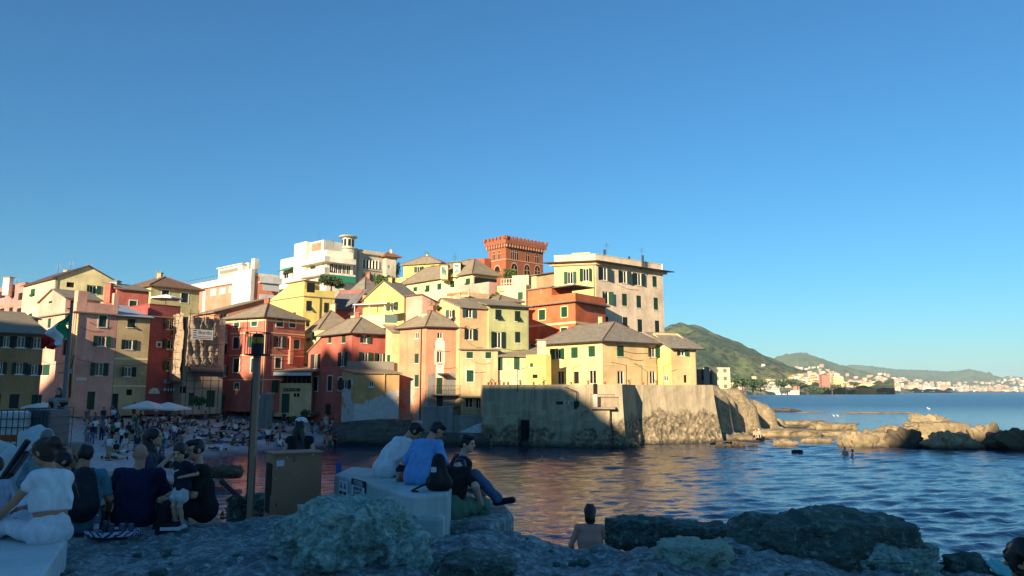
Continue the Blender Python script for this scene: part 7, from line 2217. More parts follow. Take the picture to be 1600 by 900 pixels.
class Figure:
    def __init__(s, lean=0, side=0, head=(0, 0), roll=0, armL=None, armR=None, footL=None, footR=None, poleL=None, poleR=None, kneeL=None, kneeR=None, fem=False, k=1.0, twist=0, hsize=1.0, shoulder=None, build=1.0):
        """metres, pelvis at 0; x to the person's right, y forward, z up"""
        s.k, s.fem, s.b = k, fem, build
        f1, f2 = R(lean * .75), R(lean * 1.15)
        sd = R(side)
        s.d1 = nrm((math.sin(sd), math.sin(f1), math.cos(f1))); s.d2 = nrm((math.sin(sd * 1.3), math.sin(f2), math.cos(f2)))
        s.P = np.zeros(3); s.chest = s.d1 * .27; s.neck = s.chest + s.d2 * .25
        tw = R(twist); s.rx = nrm((math.cos(tw), -math.sin(tw), 0)); s.rx = nrm(s.rx - s.d2 * (s.rx @ s.d2))
        s.fy = np.cross(s.d2, s.rx)
        yw, pt = R(head[0]), R(head[1]) 
        hy0 = nrm((math.sin(yw), math.cos(yw), 0))
        s.hy = nrm(hy0 * math.cos(pt) + np.array((0, 0, math.sin(pt)))); s.hx = nrm(np.cross(s.hy, (0, 0, 1))); s.hz = np.cross(s.hx, s.hy)
        if roll: r_ = R(roll); s.hx, s.hz = s.hx * math.cos(r_) - s.hz * math.sin(r_), s.hz * math.cos(r_) + s.hx * math.sin(r_)
        nd = nrm(s.d2 * .6 + s.hz * .5 + s.hy * .12)
        s.hs = hsize
        s.hb = s.neck + nd * .075; s.H = s.hb + s.hz * .115 * hsize + s.hy * .02
        sw = shoulder or (.165 if fem else .19)
        s.sh = {'L': s.neck - s.d2 * .055 - s.rx * sw, 'R': s.neck - s.d2 * .055 + s.rx * sw}
        hw = .095 if fem else .09
        s.hip = {'L': np.array((-hw, .0, -.02)), 'R': np.array((hw, .0, -.02))}
        s.arm, s.leg, s.hd = {}, {}, {}
        for c, t, pl in (('L', armL, poleL), ('R', armR, poleR)):
            sg = -1 if c == 'L' else 1
            if t is None: t = s.sh[c] + np.array((sg * .06, .08, -.52))
            e, w = ik(s.sh[c], t, .285, .25, pl if pl is not None else (sg * .7, -.8, -.4)); s.arm[c] = (e, w); s.hd[c] = nrm(w - e)
        for c, t, pl in (('L', footL, kneeL), ('R', footR, kneeR)):
            sg = -1 if c == 'L' else 1
            if t is None: t = s.hip[c] + np.array((sg * .02, 0, -.86))
            kn, an = ik(s.hip[c], t, .43, .42, pl if pl is not None else (sg * .1, 1, .3)); s.leg[c] = (kn, an)
    def torso(s, S, o=0.0, low=True, tag=0, upto=1.0, k=.05):
        b = s.b; w = .05 if s.fem else .065
        fy, rx = s.fy, s.rx
        hwv = .085 if s.fem else .075
        if low: S.cone((-hwv, .0, -.02), (hwv, .0, -.02), .115 * b + o, None, k, ((0, 1, 0), 1.05), tag)
        m = s.d1 * .14; S.cone(m - rx * w, m + rx * w, (.098 if s.fem else .115) * b + o, None, .07, (fy, 1.12), tag)
        S.cone(s.chest - rx * (w + .02), s.chest + rx * (w + .02), .118 * b + o, None, .07, (fy, 1.08), tag)
        up = s.neck - s.d2 * .10; S.cone(up - rx * .09, up + rx * .09, .085 * b + o, None, .06, None, tag)
        if s.fem: 
            for g in (-1, 1): S.ell(s.chest + rx * g * .075 + fy * .085 + s.d2 * .03, (.062, .062, .06), None, .05, tag)
        for c in 'LR': S.cone(s.neck - s.d2 * .03 + (s.sh[c] - s.neck) * .3, s.sh[c], .055 + o, .06 * b + o, .04, None, tag)
        return S
    def armp(s, S, c, o=0.0, frac=2.0, tag=0):
        e, w = s.arm[c]; sh = s.sh[c]; b = s.b; r = (.043, .036, .027) if s.fem else (.052, .042, .031)
        if frac >= 1: S.cone(sh, e, r[0] * b + o, r[1] * b + o, .02, None, tag)
        else: S.cone(sh, sh + (e - sh) * frac, r[0] * b + o, (r[0] + (r[1] - r[0]) * frac) * b + o * 1.25, .02, None, tag)
        if frac > 1: S.cone(e, e + (w - e) * min(1, frac - 1), r[1] * b + o, (r[1] + (r[2] - r[1]) * min(1, frac - 1)) * b + o, .015, None, tag)
    def legp(s, S, c, o=0.0, frac=2.0, tag=0, flare=0.0):
        kn, an = s.leg[c]; h = s.hip[c]; b = s.b; r = (.092, .06, .04)
        f = min(1, frac); S.cone(h, h + (kn - h) * f, r[0] * b + o, (r[0] + (r[1] - r[0]) * f) * b + o + (flare if frac <= 1 else 0), .03, None, tag)
        if frac > 1:
            f = min(1, frac - 1); S.cone(kn, kn + (an - kn) * f, r[1] * b + o, (r[1] + (r[2] - r[1]) * f) * b + o + flare, .025, None, tag)
            if not o: m = kn + (an - kn) * .3; S.cone(m, m + (an - kn) * .2, .055 * b, .045, .03, None, tag)
    def foot(s, S, c, o=0.0, tag=0, dirv=None):
        kn, an = s.leg[c]; d = dirv
        if d is None:
            sh_ = nrm(an - kn); th = nrm(kn - s.hip[c]); d = nrm(th - sh_ * (th @ sh_) + np.array((0, .35, 0)))
            d = nrm(d * np.array((1, 1, .35)) + np.array((0, .15, -.05)))
        heel = an - d * .05 + nrm(an - kn) * .05; toe = an + d * .16 + nrm(an - kn) * .06
        S.cone(heel, toe, .034 + o, .03 + o, .02, None, tag); S.cone(an, heel, .036 + o, .03 + o, .02, None, tag)
    def hand(s, S, c, curl=.5, fingers=True, tag=0):
        e, w = s.arm[c]; d = s.hd[c]; sg = -1 if c == 'L' else 1
        side = nrm(np.cross(d, s.fy if abs(d @ s.fy) < .9 else (0, 0, 1))); pal = np.cross(side, d)
        if pal[2] > 0: pal = -pal
        side = np.cross(pal, d)
        pe = w + d * .085
        S.cone(w, pe, .026, .03, .012, (pal, 1.55), tag)
        if not fingers: S.cone(pe, pe + d * .06 + pal * .02, .028, .02, .012, (pal, 1.4), tag); return
        for q, (x, L) in enumerate(((-.029, .062), (-.010, .078), (.010, .074), (.028, .058))):
            b0 = pe + side * x; m = b0 + nrm(d + pal * curl * .6) * L * .5; t = m + nrm(d + pal * curl * 1.9) * L * .5
            S.cone(b0 - d * .01, m, .0095, .009, .004, None, tag); S.cone(m, t, .009, .0078, .004, None, tag)
        tb = w + d * .03 - side * .026 * (1 if sg > 0 else 1); m = tb + nrm(d * .6 - side * .8 + pal * .3) * .035; S.cone(tb, m, .012, .0105, .008, None, tag); S.cone(m, m + nrm(d - side * .2 + pal * .5) * .03, .0105, .0085, .006, None, tag)
    def headp(s, S, tag=0, face=True):
        H, hx, hy, hz, g = s.H, s.hx, s.hy, s.hz, s.hs
        A = np.array((hx, hy, hz))
        S.ell(H + hz * .015 * g, np.array((.076, .095, .105)) * g, A, .02, tag)
        S.ell(H + hy * .03 * g - hz * .055 * g, np.array((.055, .062, .06)) * g, A, .03, tag)
        S.cone(s.neck - s.d2 * .04, s.hb + hz * .03, .058 if not s.fem else .047, .052 if not s.fem else .043, .03, None, tag)
        if face:
            S.cone(H + hy * .092 * g + hz * .012 * g, H + hy * .112 * g - hz * .022 * g, .010 * g, .015 * g, .012, None, tag)
            S.cone(H + hy * .085 * g - hx * .035 * g + hz * .03 * g, H + hy * .085 * g + hx * .035 * g + hz * .03 * g, .012 * g, None, .015, None, tag)
            S.cone(H + hy * .082 * g - hx * .016 * g - hz * .055 * g, H + hy * .082 * g + hx * .016 * g - hz * .055 * g, .011 * g, None, .008, None, tag)
            S.ell(H + hy * .078 * g - hz * .092 * g, np.array((.02, .018, .018)) * g, None, .02, tag)
            for q in (-1, 1): S.ell(H + hx * q * .078 * g - hy * .005 * g - hz * .005 * g, np.array((.012, .022, .034)) * g, A, .008, tag)
    def hairp(s, S, style, tag=0):
        H, hx, hy, hz, g = s.H, s.hx, s.hy, s.hz, s.hs
        A = np.array((hx, hy, hz))
        S.ell(H - hy * .010 * g + hz * .026 * g, np.array((.086, .103, .108)) * g, A, .02, tag)
        if style in ('long', 'bob'):
            n_ = {'long': 1.0, 'bob': .12}[style]
            q = H - hy * .06 * g; S.cone(q, q - hz * (.16 if style == 'long' else .10) - hy * .01, .085 * g, .085 * g, .04, None, tag)
            if style == 'bob': S.ell(H - hy * .05 * g - hz * .12, (.07, .06, .05), None, .03, tag)
            a = q - hz * .14; b = s.neck - s.fy * .09 - s.d2 * .30
            if style == 'long': S.cone(a - hx * .03, b - hx * .06, .075 * g, .06, .05, None, tag); S.cone(a + hx * .03, b + hx * .06, .075 * g, .06, .05, None, tag)
        if style == 'bun':
            S.ell(H - hy * .115 * g + hz * .045 * g, (.072, .066, .064), None, .03, tag); S.ell(H - hy * .04 * g - hz * .015 * g, np.array((.088, .092, .095)) * g, A, .03, tag)
        if style == 'tuft':
            for q in range(9): t = q * .7; S.ell(H + hz * .09 + hx * math.cos(t) * .05 + hy * (math.sin(t) * .06 + .02), (.035, .035, .03), None, .02, tag)
        if style == 'curly':
            rr_ = random.Random(4)
            for q in range(60):
                d = nrm((rr_.gauss(0, 1), rr_.gauss(0, 1), rr_.gauss(.1, 1))); S.ell(H + A.T @ (d * np.array((.10, .11, .11))) - hz * .02, (.028, .028, .03), None, .012, tag)
            for q in range(50): S.ell(H - hy * rr_.uniform(0, .11) + hx * rr_.uniform(-.11, .11) - hz * rr_.uniform(.08, .26), (.03, .03, .035), None, .012, tag)
        # the face stays free
        S.ell(H + hy * .10 * g - hz * (.045 if style != 'tuft' else .05) * g, np.array((.074 if style in ('short', 'tuft', 'grey') else .064, .085, .10)) * g, A, .01, tag, True)
        if style in ('short', 'tuft', 'grey'):
            S.ell(H - hz * .13 * g, np.array((.12, .14, .085)) * g, A, .01, tag, True)

def to_world(V, pos, yaw, k):
    c, s_ = math.cos(R(yaw)), math.sin(R(yaw)); V = np.asarray(V) * k
    return np.stack([V[:, 0] * c + V[:, 1] * s_, -V[:, 0] * s_ + V[:, 1] * c, V[:, 2]], 1)
def add_person(fig, pos, yaw, label, top=None, sleeve=.55, bottom=None, leglen=2.0, shoes=None, hair='short', hairc='dark', skinc=(190, 138, 108), res=.011, hands=True, curl=.5, eyes=True, toplen=True, group=None, crop=0, legs=True, flare=.01, wr=.008, footdir=None, face=True):
    """pos = pelvis in the world; the root stands at the pelvis"""
    k = fig.k
    rt = thing('person', label, 'person', pos, group)
    h = res
    B = Sdf(); fig.torso(B); fig.headp(B, face=face)
    for c in 'LR':
        fig.armp(B, c); fig.hand(B, c, curl, hands)
        if legs: fig.legp(B, c); fig.foot(B, c, 0, dirv=None if footdir is None else footdir.get(c))
    def put(nm, S, m, hh=h, wr_=0, cut=None, par=rt, seed=0.):
        V, Q = S.mesh(nm, hh, wr_, 26, seed, cut)
        if len(Q) == 0: return None
        return link_mesh(nm, np_mesh(nm, to_world(V, pos, yaw, k), Q), m, par)
    body = put('body', B, skin(skinc), h * .85)
    if hair and hair != 'bald':
        Hs = Sdf(); fig.hairp(Hs, hair); put('hair', Hs, flat('hair_' + hairc, HAIRC[hairc], .5, 0, .5, 60), h * .8, .007)
    if top:
        T = Sdf(); fig.torso(T, .016, low=toplen)
        if toplen: hv = .085 if fig.fem else .075; T.cone((-hv, .0, -.0), (hv, .0, -.0), .115 * fig.b + .034, None, .05, ((0, 1, 0), 1.05))
        for c in 'LR': fig.armp(T, c, .015, sleeve)
        if crop: T.p = [q for q in T.p if True]
        cut = None
        if crop: cut = [(fig.d1 * crop, -fig.d1)]
        put('shirt', T, cloth(top), h, wr, cut, seed=len(label) * .7)
    if bottom and legs:
        T = Sdf(); bb_ = .014 if not toplen or crop else .004; T.cone((-.075, .0, -.02), (.075, .0, -.02), .117 * fig.b + bb_, None, .05, ((0, 1, 0), 1.0))
        T.cone((-.06, .0, -.02), np.array((-.05, 0, 0)) + fig.d1 * .06, .112 * fig.b + .006, .108 * fig.b + .006, .04); T.cone((.06, .0, -.02), np.array((.05, 0, 0)) + fig.d1 * .06, .112 * fig.b + .006, .108 * fig.b + .006, .04)
        for c in 'LR': fig.legp(T, c, .012, leglen, flare=flare)
        put('trousers' if leglen > 1 else 'shorts', T, cloth(bottom), h, wr, seed=len(label) * .3)
    if shoes and legs:
        for c in 'LR':
            T = Sdf(); fig.foot(T, c, .012, dirv=None if footdir is None else footdir.get(c)); put('shoe', T, cloth(shoes), h)
    if eyes:
        for q in (-1, 1):
            e = fig.H + fig.hy * .088 * fig.hs + fig.hx * q * .033 * fig.hs + fig.hz * .012 * fig.hs
            m = MB(); m.ball(e, .011 * fig.hs, 8, 6); V = to_world(np.array([tuple(p) for p in m.v]), pos, yaw, k)
            me = bpy.data.meshes.new('eye'); me.from_pydata([tuple(p) for p in V], [], m.f); link_mesh('eye', me, flat('dark_eye', (22, 16, 14), .2), rt)
        m = MB(); c_ = fig.H + fig.hy * .093 * fig.hs - fig.hz * .053 * fig.hs
        m.obox(c_, fig.hx * .022 * fig.hs, fig.hy * .004, fig.hz * .0035); V = to_world(np.array([tuple(p) for p in m.v]), pos, yaw, k); me = bpy.data.meshes.new('mouth'); me.from_pydata([tuple(p) for p in V], [], m.f); link_mesh('mouth', me, flat('lip_colour', (120, 62, 56), .6), rt)
    return rt, fig
def lw(fig, pos, yaw, p):
    """a point of the figure's own frame in the world"""
    v = to_world(np.array([p]), pos, yaw, fig.k)[0]; return Vector((v[0] + pos[0], v[1] + pos[1], v[2] + pos[2]))
def sdf_thing(S, pos, yaw, name, label, cat, mat, part='body', h=.012, wr=0.0):
    V, Q = S.mesh(name, h, wr); rt = thing(name, label, cat, pos)
    link_mesh(part, np_mesh(part, to_world(V, pos, yaw, 1), Q), mat, rt); return rt

# --- the two men on the concrete block
p1 = on_z(600, 745, ZB); p1.z += .105
f = Figure(k=.93, lean=40, head=(20, -40), armL=(-.16, .42, .10), armR=(.10, .40, .08), footL=(-.1, .50, -.50), footR=(.12, .48, -.48), build=.98)
add_person(f, p1, 58, 'man in plain white t-shirt bending over his phone on the concrete block', (226, 230, 232), .62, (34, 40, 70), 1.0, (60, 56, 56), 'tuft', 'dark')
p2 = on_z(653, 757, ZB); p2.z += .105
f = Figure(k=.9, lean=30, head=(28, -34), armL=(-.20, .36, .12), armR=(.26, .30, .16), footL=(-.1, .50, -.46), footR=(.14, .48, -.46), build=.98)
add_person(f, p2, 28, 'man in rumpled light blue shirt seated beside the white t-shirt man', (112, 168, 226), 1.9, (150, 150, 138), 2.0, (60, 56, 56), 'tuft', 'black', wr=.008)
# --- couple on the ledge
p3 = Vector((at(704, 760, 10.1).x, 10.1, 4.13))
f = Figure(lean=20, head=(34, -3), armL=(-.05, .38, .06), armR=(.16, .36, .12), footL=(-.02, .48, -.40), footR=(.30, .56, -.02), kneeR=(.2, .4, 1), kneeL=(-.2, .8, .6), build=1.12, shoulder=.205)
add_person(f, p3, 72, 'man in navy shirt and jeans sitting cross legged, looking over the water', (22, 28, 60), .9, (74, 104, 136), 2.0, (18, 18, 40), 'tuft', 'black', (214, 168, 140))
p4 = Vector((at(698, 800, 9.25).x, 9.25, 4.10))
f = Figure(lean=36, head=(0, -88), armL=(.1, .42, .10), armR=(.36, .22, .06), footL=(.22, .46, -.40), footR=(.40, .40, -.40), kneeL=(.3, .5, .9), kneeR=(.35, .4, 1), fem=True, build=1.2)
add_person(f, p4, 14, 'person in black t-shirt and green trousers hunched beside the navy shirt man', (18, 18, 20), .7, (84, 122, 100), 2.0, (40, 40, 40), 'short', 'black', (206, 160, 134), eyes=False, face=False, toplen=False)
# backpack against the blue shirt
bk = on_z(686, 766, ZB)
S_ = Sdf(); S_.cone((0, 0, .10), (0, -.02, .34), .125, .085, .06, ((0, 1, 0), 1.3)); S_.cone((-.08, 0, .08), (.08, 0, .08), .085, None, .05); S_.cone((0, -.10, .1), (0, -.1, .2), .085, .07, .03)
b_ = sdf_thing(S_, (bk.x, bk.y, ZB), 20, 'backpack', 'black backpack with a white badge leaning against the blue shirt man', 'backpack', flat('black_nylon', (16, 16, 20), .7))
m = MB(); m.obox(Vector((bk.x - .05, bk.y - .155, ZB + .25)), (.03, 0, 0), (0, .012, 0), (0, 0, .028)); m.build('badge', M_SIGNW, b_)
m = MB(); q = Vector((bk.x - .1, bk.y - .1, ZB + .01)); m.path([q + Vector((0, 0, .09)), q + Vector((-.1, -.02, .05)), q + Vector((-.2, -.05, .004)), q + Vector((-.12, -.12, .004))], .012); m.build('strap', flat('black_nylon', (16, 16, 20)), b_)

# --- woman in white and the baby
p5 = on_z(76, 846, 4.17); p5.z = 4.27
f = Figure(lean=12, side=5, head=(-12, -22), armL=(-.16, .46, .10), armR=(.14, .46, .16), footL=(-.08, .78, -.20), footR=(.12, .76, -.22), fem=True, build=.96, shoulder=.145, kneeL=(0, .3, 1), kneeR=(0, .3, 1))
add_person(f, p5, -72, 'woman in white cropped top and white trousers seated on the stone bench', (232, 232, 236), .35, (224, 226, 232), 2.0, (200, 200, 200), 'bun', 'brown', (186, 132, 100), crop=.16, wr=.006)
m = MB(); 
rt = C.objects.get('person.004')
pc5 = on_z(18, 806, 4.3); 
f = Figure(lean=6, head=(-20, -10), armL=(-.15, .2, .12), armR=(.15, .2, .12), footL=(-.1, .42, -.1), footR=(.1, .42, -.1), k=.52, hsize=1.55, kneeL=(0, .3, 1), kneeR=(0, .3, 1))
add_person(f, (p5.x - .52, p5.y + .02, 4.42), -70, 'baby with brown hair in a pale top held by the woman in white', (170, 186, 206), .9, (150, 160, 180), 2.0, None, 'short', 'brown', (206, 160, 134), res=.016, hands=False)
st = thing('stroller', 'dark pushchair with patterned seat beside the woman in white', 'pushchair', (p5.x - .95, p5.y + .35, 3.3))
sx0, sy0 = p5.x - .95, p5.y + .3
m = MB(); m.obox((sx0 + .2, sy0 - .1, 4.24), (.26, 0, .03), (0, .2, 0), (0, 0, .05)); m.build('seat', flat('speckled_seat_cloth', (150, 150, 154), .95, 0, .7, 45), st)
m = MB(); m.path([Vector((sx0 - .15, sy0 + .3, 3.4)), Vector((sx0 + .05, sy0 + .3, 4.6)), Vector((sx0 + .30, sy0 + .3, 5.02))], .03); m.path([Vector((sx0 - .15, sy0 - .25, 3.4)), Vector((sx0 + .05, sy0 - .1, 4.4)), Vector((sx0 + .36, sy0 - .0, 4.72))], .02); m.tube((sx0 + .36, sy0, 4.72), (sx0 + .30, sy0 + .3, 4.9), .026, .026); m.build('frame', M_DMETAL, st)
for q in (-.25, .35):
    m = MB(); m.tube((sx0 - .1, sy0 + q - .02, 3.4), (sx0 - .1, sy0 + q + .02, 3.4), .13, .13, 14); m.build('wheel', M_DARK, st)

# --- man with the rucksack, hooded sitter, older man, others behind
p6 = on_z(112, 832, 3.93); p6.y += .1; p6.z = 4.07
f = Figure(lean=10, head=(-25, -10), armL=(-.2, .35, .05), armR=(.22, .33, .05), footL=(-.1, .5, -.42), footR=(.12, .5, -.42), build=1.08)
add_person(f, p6, -12, 'man in teal t-shirt with a dark rucksack seated behind the woman in white', (84, 134, 150), .7, (36, 70, 80), 2.0, (50, 50, 50), 'short', 'black', (178, 128, 98))
q6 = lw(f, p6, -12, f.chest - f.fy * .2)
S_ = Sdf(); S_.cone((.05, 0, -.10), (.04, .04, .20), .19, .13, .06, ((0, 1, 0), 1.25)); S_.cone((.05, -.13, -.1), (.05, -.11, .05), .14, .11, .04, ((0, 1, 0), 1.2))
b_ = sdf_thing(S_, (q6.x + .03, q6.y, q6.z - .05), -12, 'rucksack', 'large dark rucksack with brown piping on the teal t-shirt man', 'rucksack', flat('dark_rucksack_nylon', (24, 24, 36), .75))
m = MB()
for sg in (-1, 1):
    a = [lw(f, p6, -12, f.chest - f.fy * .12 + f.rx * sg * .09 + f.d2 * .08), lw(f, p6, -12, f.neck - f.fy * .05 + f.rx * sg * .10 + f.d2 * .015), lw(f, p6, -12, f.neck + f.fy * .08 + f.rx * sg * .11 - f.d2 * .02), lw(f, p6, -12, f.chest + f.fy * .15 + f.rx * sg * .11)]
    m.path(a, .025, 6)
m.build('strap', flat('dark_rucksack_nylon', (24, 24, 36)), b_)
m = MB(); c = Vector((q6.x + .03, q6.y - .19, q6.z))
for sg in (-1, 1): m = MB(); m.path([c + Vector((sg * .15, .02, -.2)), c + Vector((sg * .12, .0, 0)), c + Vector((sg * .06, .02, .13))], .006, 5); m.build('piping', flat('brown_piping', (120, 90, 60)), b_)
p7 = on_z(72, 800, 3.6); p7 = Vector((-6.15, 9.6, 4.02))
f = Figure(lean=34, head=(10, -40), footL=(-.1, .45, -.4), footR=(.1, .45, -.4), armL=(-.2, .4, 0), armR=(.2, .4, 0))
add_person(f, p7, 35, 'person in white hooded top bending forward behind the woman in white', (214, 222, 236), 1.9, (190, 196, 190), 2.0, (60, 60, 60), 'short', 'black', eyes=False)
g8 = Vector((on_z(52, 700, 4.6).x * 0 + at(50, 720, 12.4).x, 12.4, 0)); zg8 = gz(g8.x, g8.y)
ztop8 = at(57, 672, 12.4).z
f = Figure(lean=14, head=(10, -18), armL=(-.12, .32, .12), armR=(.12, .33, .10), build=1.1, footL=(-.1, .02, -.87), footR=(.12, .06, -.87))
P8 = (g8.x, g8.y, ztop8 - .80)
add_person(f, P8, 80, 'grey haired man in glasses with grey blue sweater and pale yellow trousers', (112, 140, 158), 1.9, (196, 188, 130), 2.0, (70, 60, 50), 'grey', 'grey', (200, 140, 120))
m = MB(); e0 = lw(f, P8, 80, f.H + f.hy * .10 + f.hz * .012 - f.hx * .05); e1 = lw(f, P8, 80, f.H + f.hy * .10 + f.hz * .012 + f.hx * .05); e2 = lw(f, P8, 80, f.H + f.hx * .085 + f.hz * .015); m.path([e0, e1, e2], .004, 5); r8 = bpy.data.objects['person.007'] if 'person.007' in bpy.data.objects else None
gl = thing('eyeglasses', 'thin dark glasses worn by the grey haired man', 'glasses', P8); m.build('frame', M_DMETAL, gl)
pl8 = prism_thing('stone_step', 'grey stone step under the grey haired man', 'step', [(g8.x - .6, 12.0), (g8.x + .6, 12.0), (g8.x + .6, 12.9), (g8.x - .6, 12.9)], 2.0, P8[2] - .955, M_CONC, 0)
# standing woman in black on the flag pole plinth
f = Figure(lean=2, head=(0, 5), armL=(-.22, .05, .02), armR=(.22, .05, .02), fem=True)
PB = (fp.x + .18, fp.y - .25, 3.86 + .93)
rt, _ = add_person(f, PB, 170, 'woman in loose black dress with pale shawl standing by the flag pole', (26, 24, 26), .5, None, 2.0, (40, 36, 36), 'long', 'dark', (196, 146, 118), res=.018, hands=False)
S_ = Sdf(); S_.cone((0, 0, .1), (0, 0, -.42), .16, .27, .05, ((0, 1, 0), 1.2)); V, Q = S_.mesh('dress', .02, .008); link_mesh('dress', np_mesh('dress', to_world(V, PB, 170, 1), Q), cloth((20, 18, 20)), rt)
S_ = Sdf(); S_.cone((-.2, .04, .44), (.2, .04, .44), .09, None, .04); S_.cone((0, .14, .42), (.0, .15, .05), .09, .03, .04, ((0, 1, 0), 1.4)); V, Q = S_.mesh('shawl', .018, .008); link_mesh('shawl', np_mesh('shawl', to_world(V, PB, 170, 1), Q), cloth((150, 146, 138)), rt)
# bald man, woman with him, toddler, man in black
p9 = on_z(205, 824, 3.9); p9.y += .05; p9.z = 4.04
f = Figure(lean=10, head=(-28, -4), armL=(-.26, .30, .10), armR=(.24, .36, .12), footL=(-.14, .5, -.40), footR=(.14, .5, -.40), build=1.22, shoulder=.215)
add_person(f, p9, -8, 'bald man in navy t-shirt seen from behind, sunglasses on his head', (20, 24, 62), .75, (44, 62, 84), 2.0, (40, 40, 40), 'bald', 'dark', (196, 138, 112))
sg = thing('sunglasses', 'dark sunglasses pushed up on the bald head', 'sunglasses', lw(f, p9, -8, f.H)); m = MB(); m.path([lw(f, p9, -8, f.H + f.hx * q * .085 + f.hy * y_ + f.hz * .05) for q, y_ in ((-1, -.06), (-1, .05), (-.5, .1), (.5, .1), (1, .05), (1, -.06))], .008, 5); m.build('frame', M_DARK, sg)
p10 = on_z(244, 806, 3.9); p10 = Vector((at(224, 740, 9.9).x, 9.9, 4.2))
f = Figure(lean=8, head=(5, 2), armL=(-.1, .42, .42), armR=(.14, .30, .42), fem=True, footL=(-.1, .5, -.40), footR=(.1, .5, -.40))
add_person(f, p10, 78, 'dark haired woman in profile behind the bald man, hand raised to her mouth', (60, 62, 80), .8, (50, 50, 60), 2.0, None, 'long', 'black', (200, 150, 126))
p11 = on_z(281, 824, 3.93)
f = Figure(lean=4, head=(-20, -24), armL=(-.22, .12, .22), armR=(.24, .02, .02), footL=(-.09, .0, -.84), footR=(.09, .02, -.84), k=.53, hsize=1.6, kneeL=(0, 1, 0), kneeR=(0, 1, 0))
T11 = (p11.x, p11.y, 3.93 + .90 * .53)
rt, _ = add_person(f, T11, 208, 'toddler in navy t-shirt and white skirt standing on the ledge', (24, 26, 52), .7, (206, 206, 204), .55, (216, 216, 216), 'bob', 'brown', (206, 158, 130), res=.015, hands=False, flare=.05)
m = MB(); q = lw(f, T11, 208, f.chest + f.fy * .165 + f.d2 * .08); m.obox(q, (.035, -.01, .01), (0, .003, 0), (0, 0, .008)); m.obox(q - Vector((.03, 0, .025)), (.01, 0, 0), (0, .003, 0), (0, 0, .014)); m.build('shirt_print', M_SIGNW, rt)
p12 = Vector((at(318, 800, 9.3).x, 9.3, 4.10))
f = Figure(lean=10, head=(-18, -6), armL=(-.06, .36, .14), armR=(.06, .40, .16), footL=(-.1, .5, -.35), footR=(.1, .5, -.35), build=1.08, poleR=(.9, -.3, -.5))
rt, _ = add_person(f, p12, 238, 'man in black t-shirt with sunglasses on his hair, steadying the toddler', (22, 22, 24), .7, (26, 28, 40), 2.0, (40, 40, 40), 'tuft', 'black', (206, 152, 126))
m = MB(); q = lw(f, p12, 252, f.chest + f.fy * .15 - f.rx * .09 + f.d2 * .12); m.obox(q, (.03, -.012, .006), (0.001, .003, 0), (0, 0, .007)); m.obox(q + Vector((0, 0, -.02)), (.026, -.01, .006), (.001, .003, 0), (0, 0, .006)); m.build('shirt_print', M_SIGNW, rt)
# shoes and pouch under the toddler
sh_ = on_z(268, 827, 3.92); sb = thing('sling_bag', 'black and white sling bag lying at the toddler feet', 'bag', sh_)
m = MB(); m.obox(sh_ + Vector((0, .0, .055)), (.085, .02, 0), (-.01, .07, 0), (0, 0, .022)); o = m.build('black_pouch', flat('black_nylon', (16, 16, 20)), sb)
m = MB(); m.obox(sh_ + Vector((.01, -.01, .018)), (.11, .02, 0), (-.01, .07, 0), (0, 0, .018)); m.build('white_base', M_SIGNW, sb)
# girl with white cap behind the cabinet
PG = (at(468, 690, 12.6).x, 12.6, at(468, 656, 12.6).z - .80)
f = Figure(lean=0, head=(20, 0), fem=True, armL=(-.24, .06, -.02), armR=(.25, .06, -.02))
rt, _ = add_person(f, PG, -4, 'young woman with long dark hair and white cap standing behind the cabinet', (24, 22, 26), .05, (30, 30, 36), 2.0, (50, 50, 50), 'long', 'black', (200, 154, 130))
cpg = thing('white_cap', 'white cap worn by the long haired woman behind the cabinet', 'cap', lw(f, PG, -4, f.H))
S_ = Sdf(); A = np.array((f.hx, f.hy, f.hz)); S_.ell(f.H + f.hz * .065, (.098, .112, .075), A, .01); S_.ell(f.H + f.hy * .11 + f.hz * .05, (.07, .06, .012), A, .01); V, Q = S_.mesh('crown', .011, 0, cut=[(f.H + f.hz * .045, -f.hz)])
link_mesh('crown', np_mesh('crown', to_world(V - f.H, (0, 0, 0), -4, 1), Q), cloth((226, 228, 226)), cpg)
pe = prism_thing('quay_step', 'dark stone step where the young woman with the cap stands', 'step', [(PG[0] - .5, 12.2), (PG[0] + .5, 12.2), (PG[0] + .5, 13.1), (PG[0] - .5, 13.1)], -.5, PG[2] - .955, M_BANK, 0)
# bather on the rocks, swimmers, couple on the ledge
PS = on_z(922, 842, 3.5); PS = (at(922, 830, 12.0).x, 12.0, at(922, 791, 12.0).z - .80)
o = link_mesh('boulder', rock_mesh('boulder', (.75, .6, .7), 88, 4), M_DKROCK); o.location = (PS[0], PS[1], PS[2] - .72); tag(o, 'dark rock under the bare backed bather', 'boulder')
f = Figure(lean=8, head=(0, -6), fem=False, shoulder=.19, armL=(-.24, .12, -.02), armR=(.24, .12, -.02), poleL=(-.6, -.4, -.6), poleR=(.6, -.4, -.6), footL=(-.1, .6, -.1), footR=(.1, .6, -.1), kneeL=(0, 0, 1), kneeR=(0, 0, 1))
add_person(f, PS, 6, 'bare backed bather with chin length dark hair sitting at the platform edge', None, 0, (40, 44, 70), .5, None, 'bob', 'brown', (206, 150, 128), eyes=False)
PR = (at(1634, 868, 4.9).x, 4.9, at(1600, 852, 4.9).z - .80)
f = Figure(lean=8, head=(-40, -10), fem=True, footL=(-.1, .6, -.2), footR=(.1, .6, -.2))
add_person(f, PR, -20, 'person with dark curly hair, mostly outside the right photo edge', (60, 50, 60), .6, (40, 40, 50), 2.0, None, 'curly', 'dark', (190, 140, 112), hands=False, res=.014)
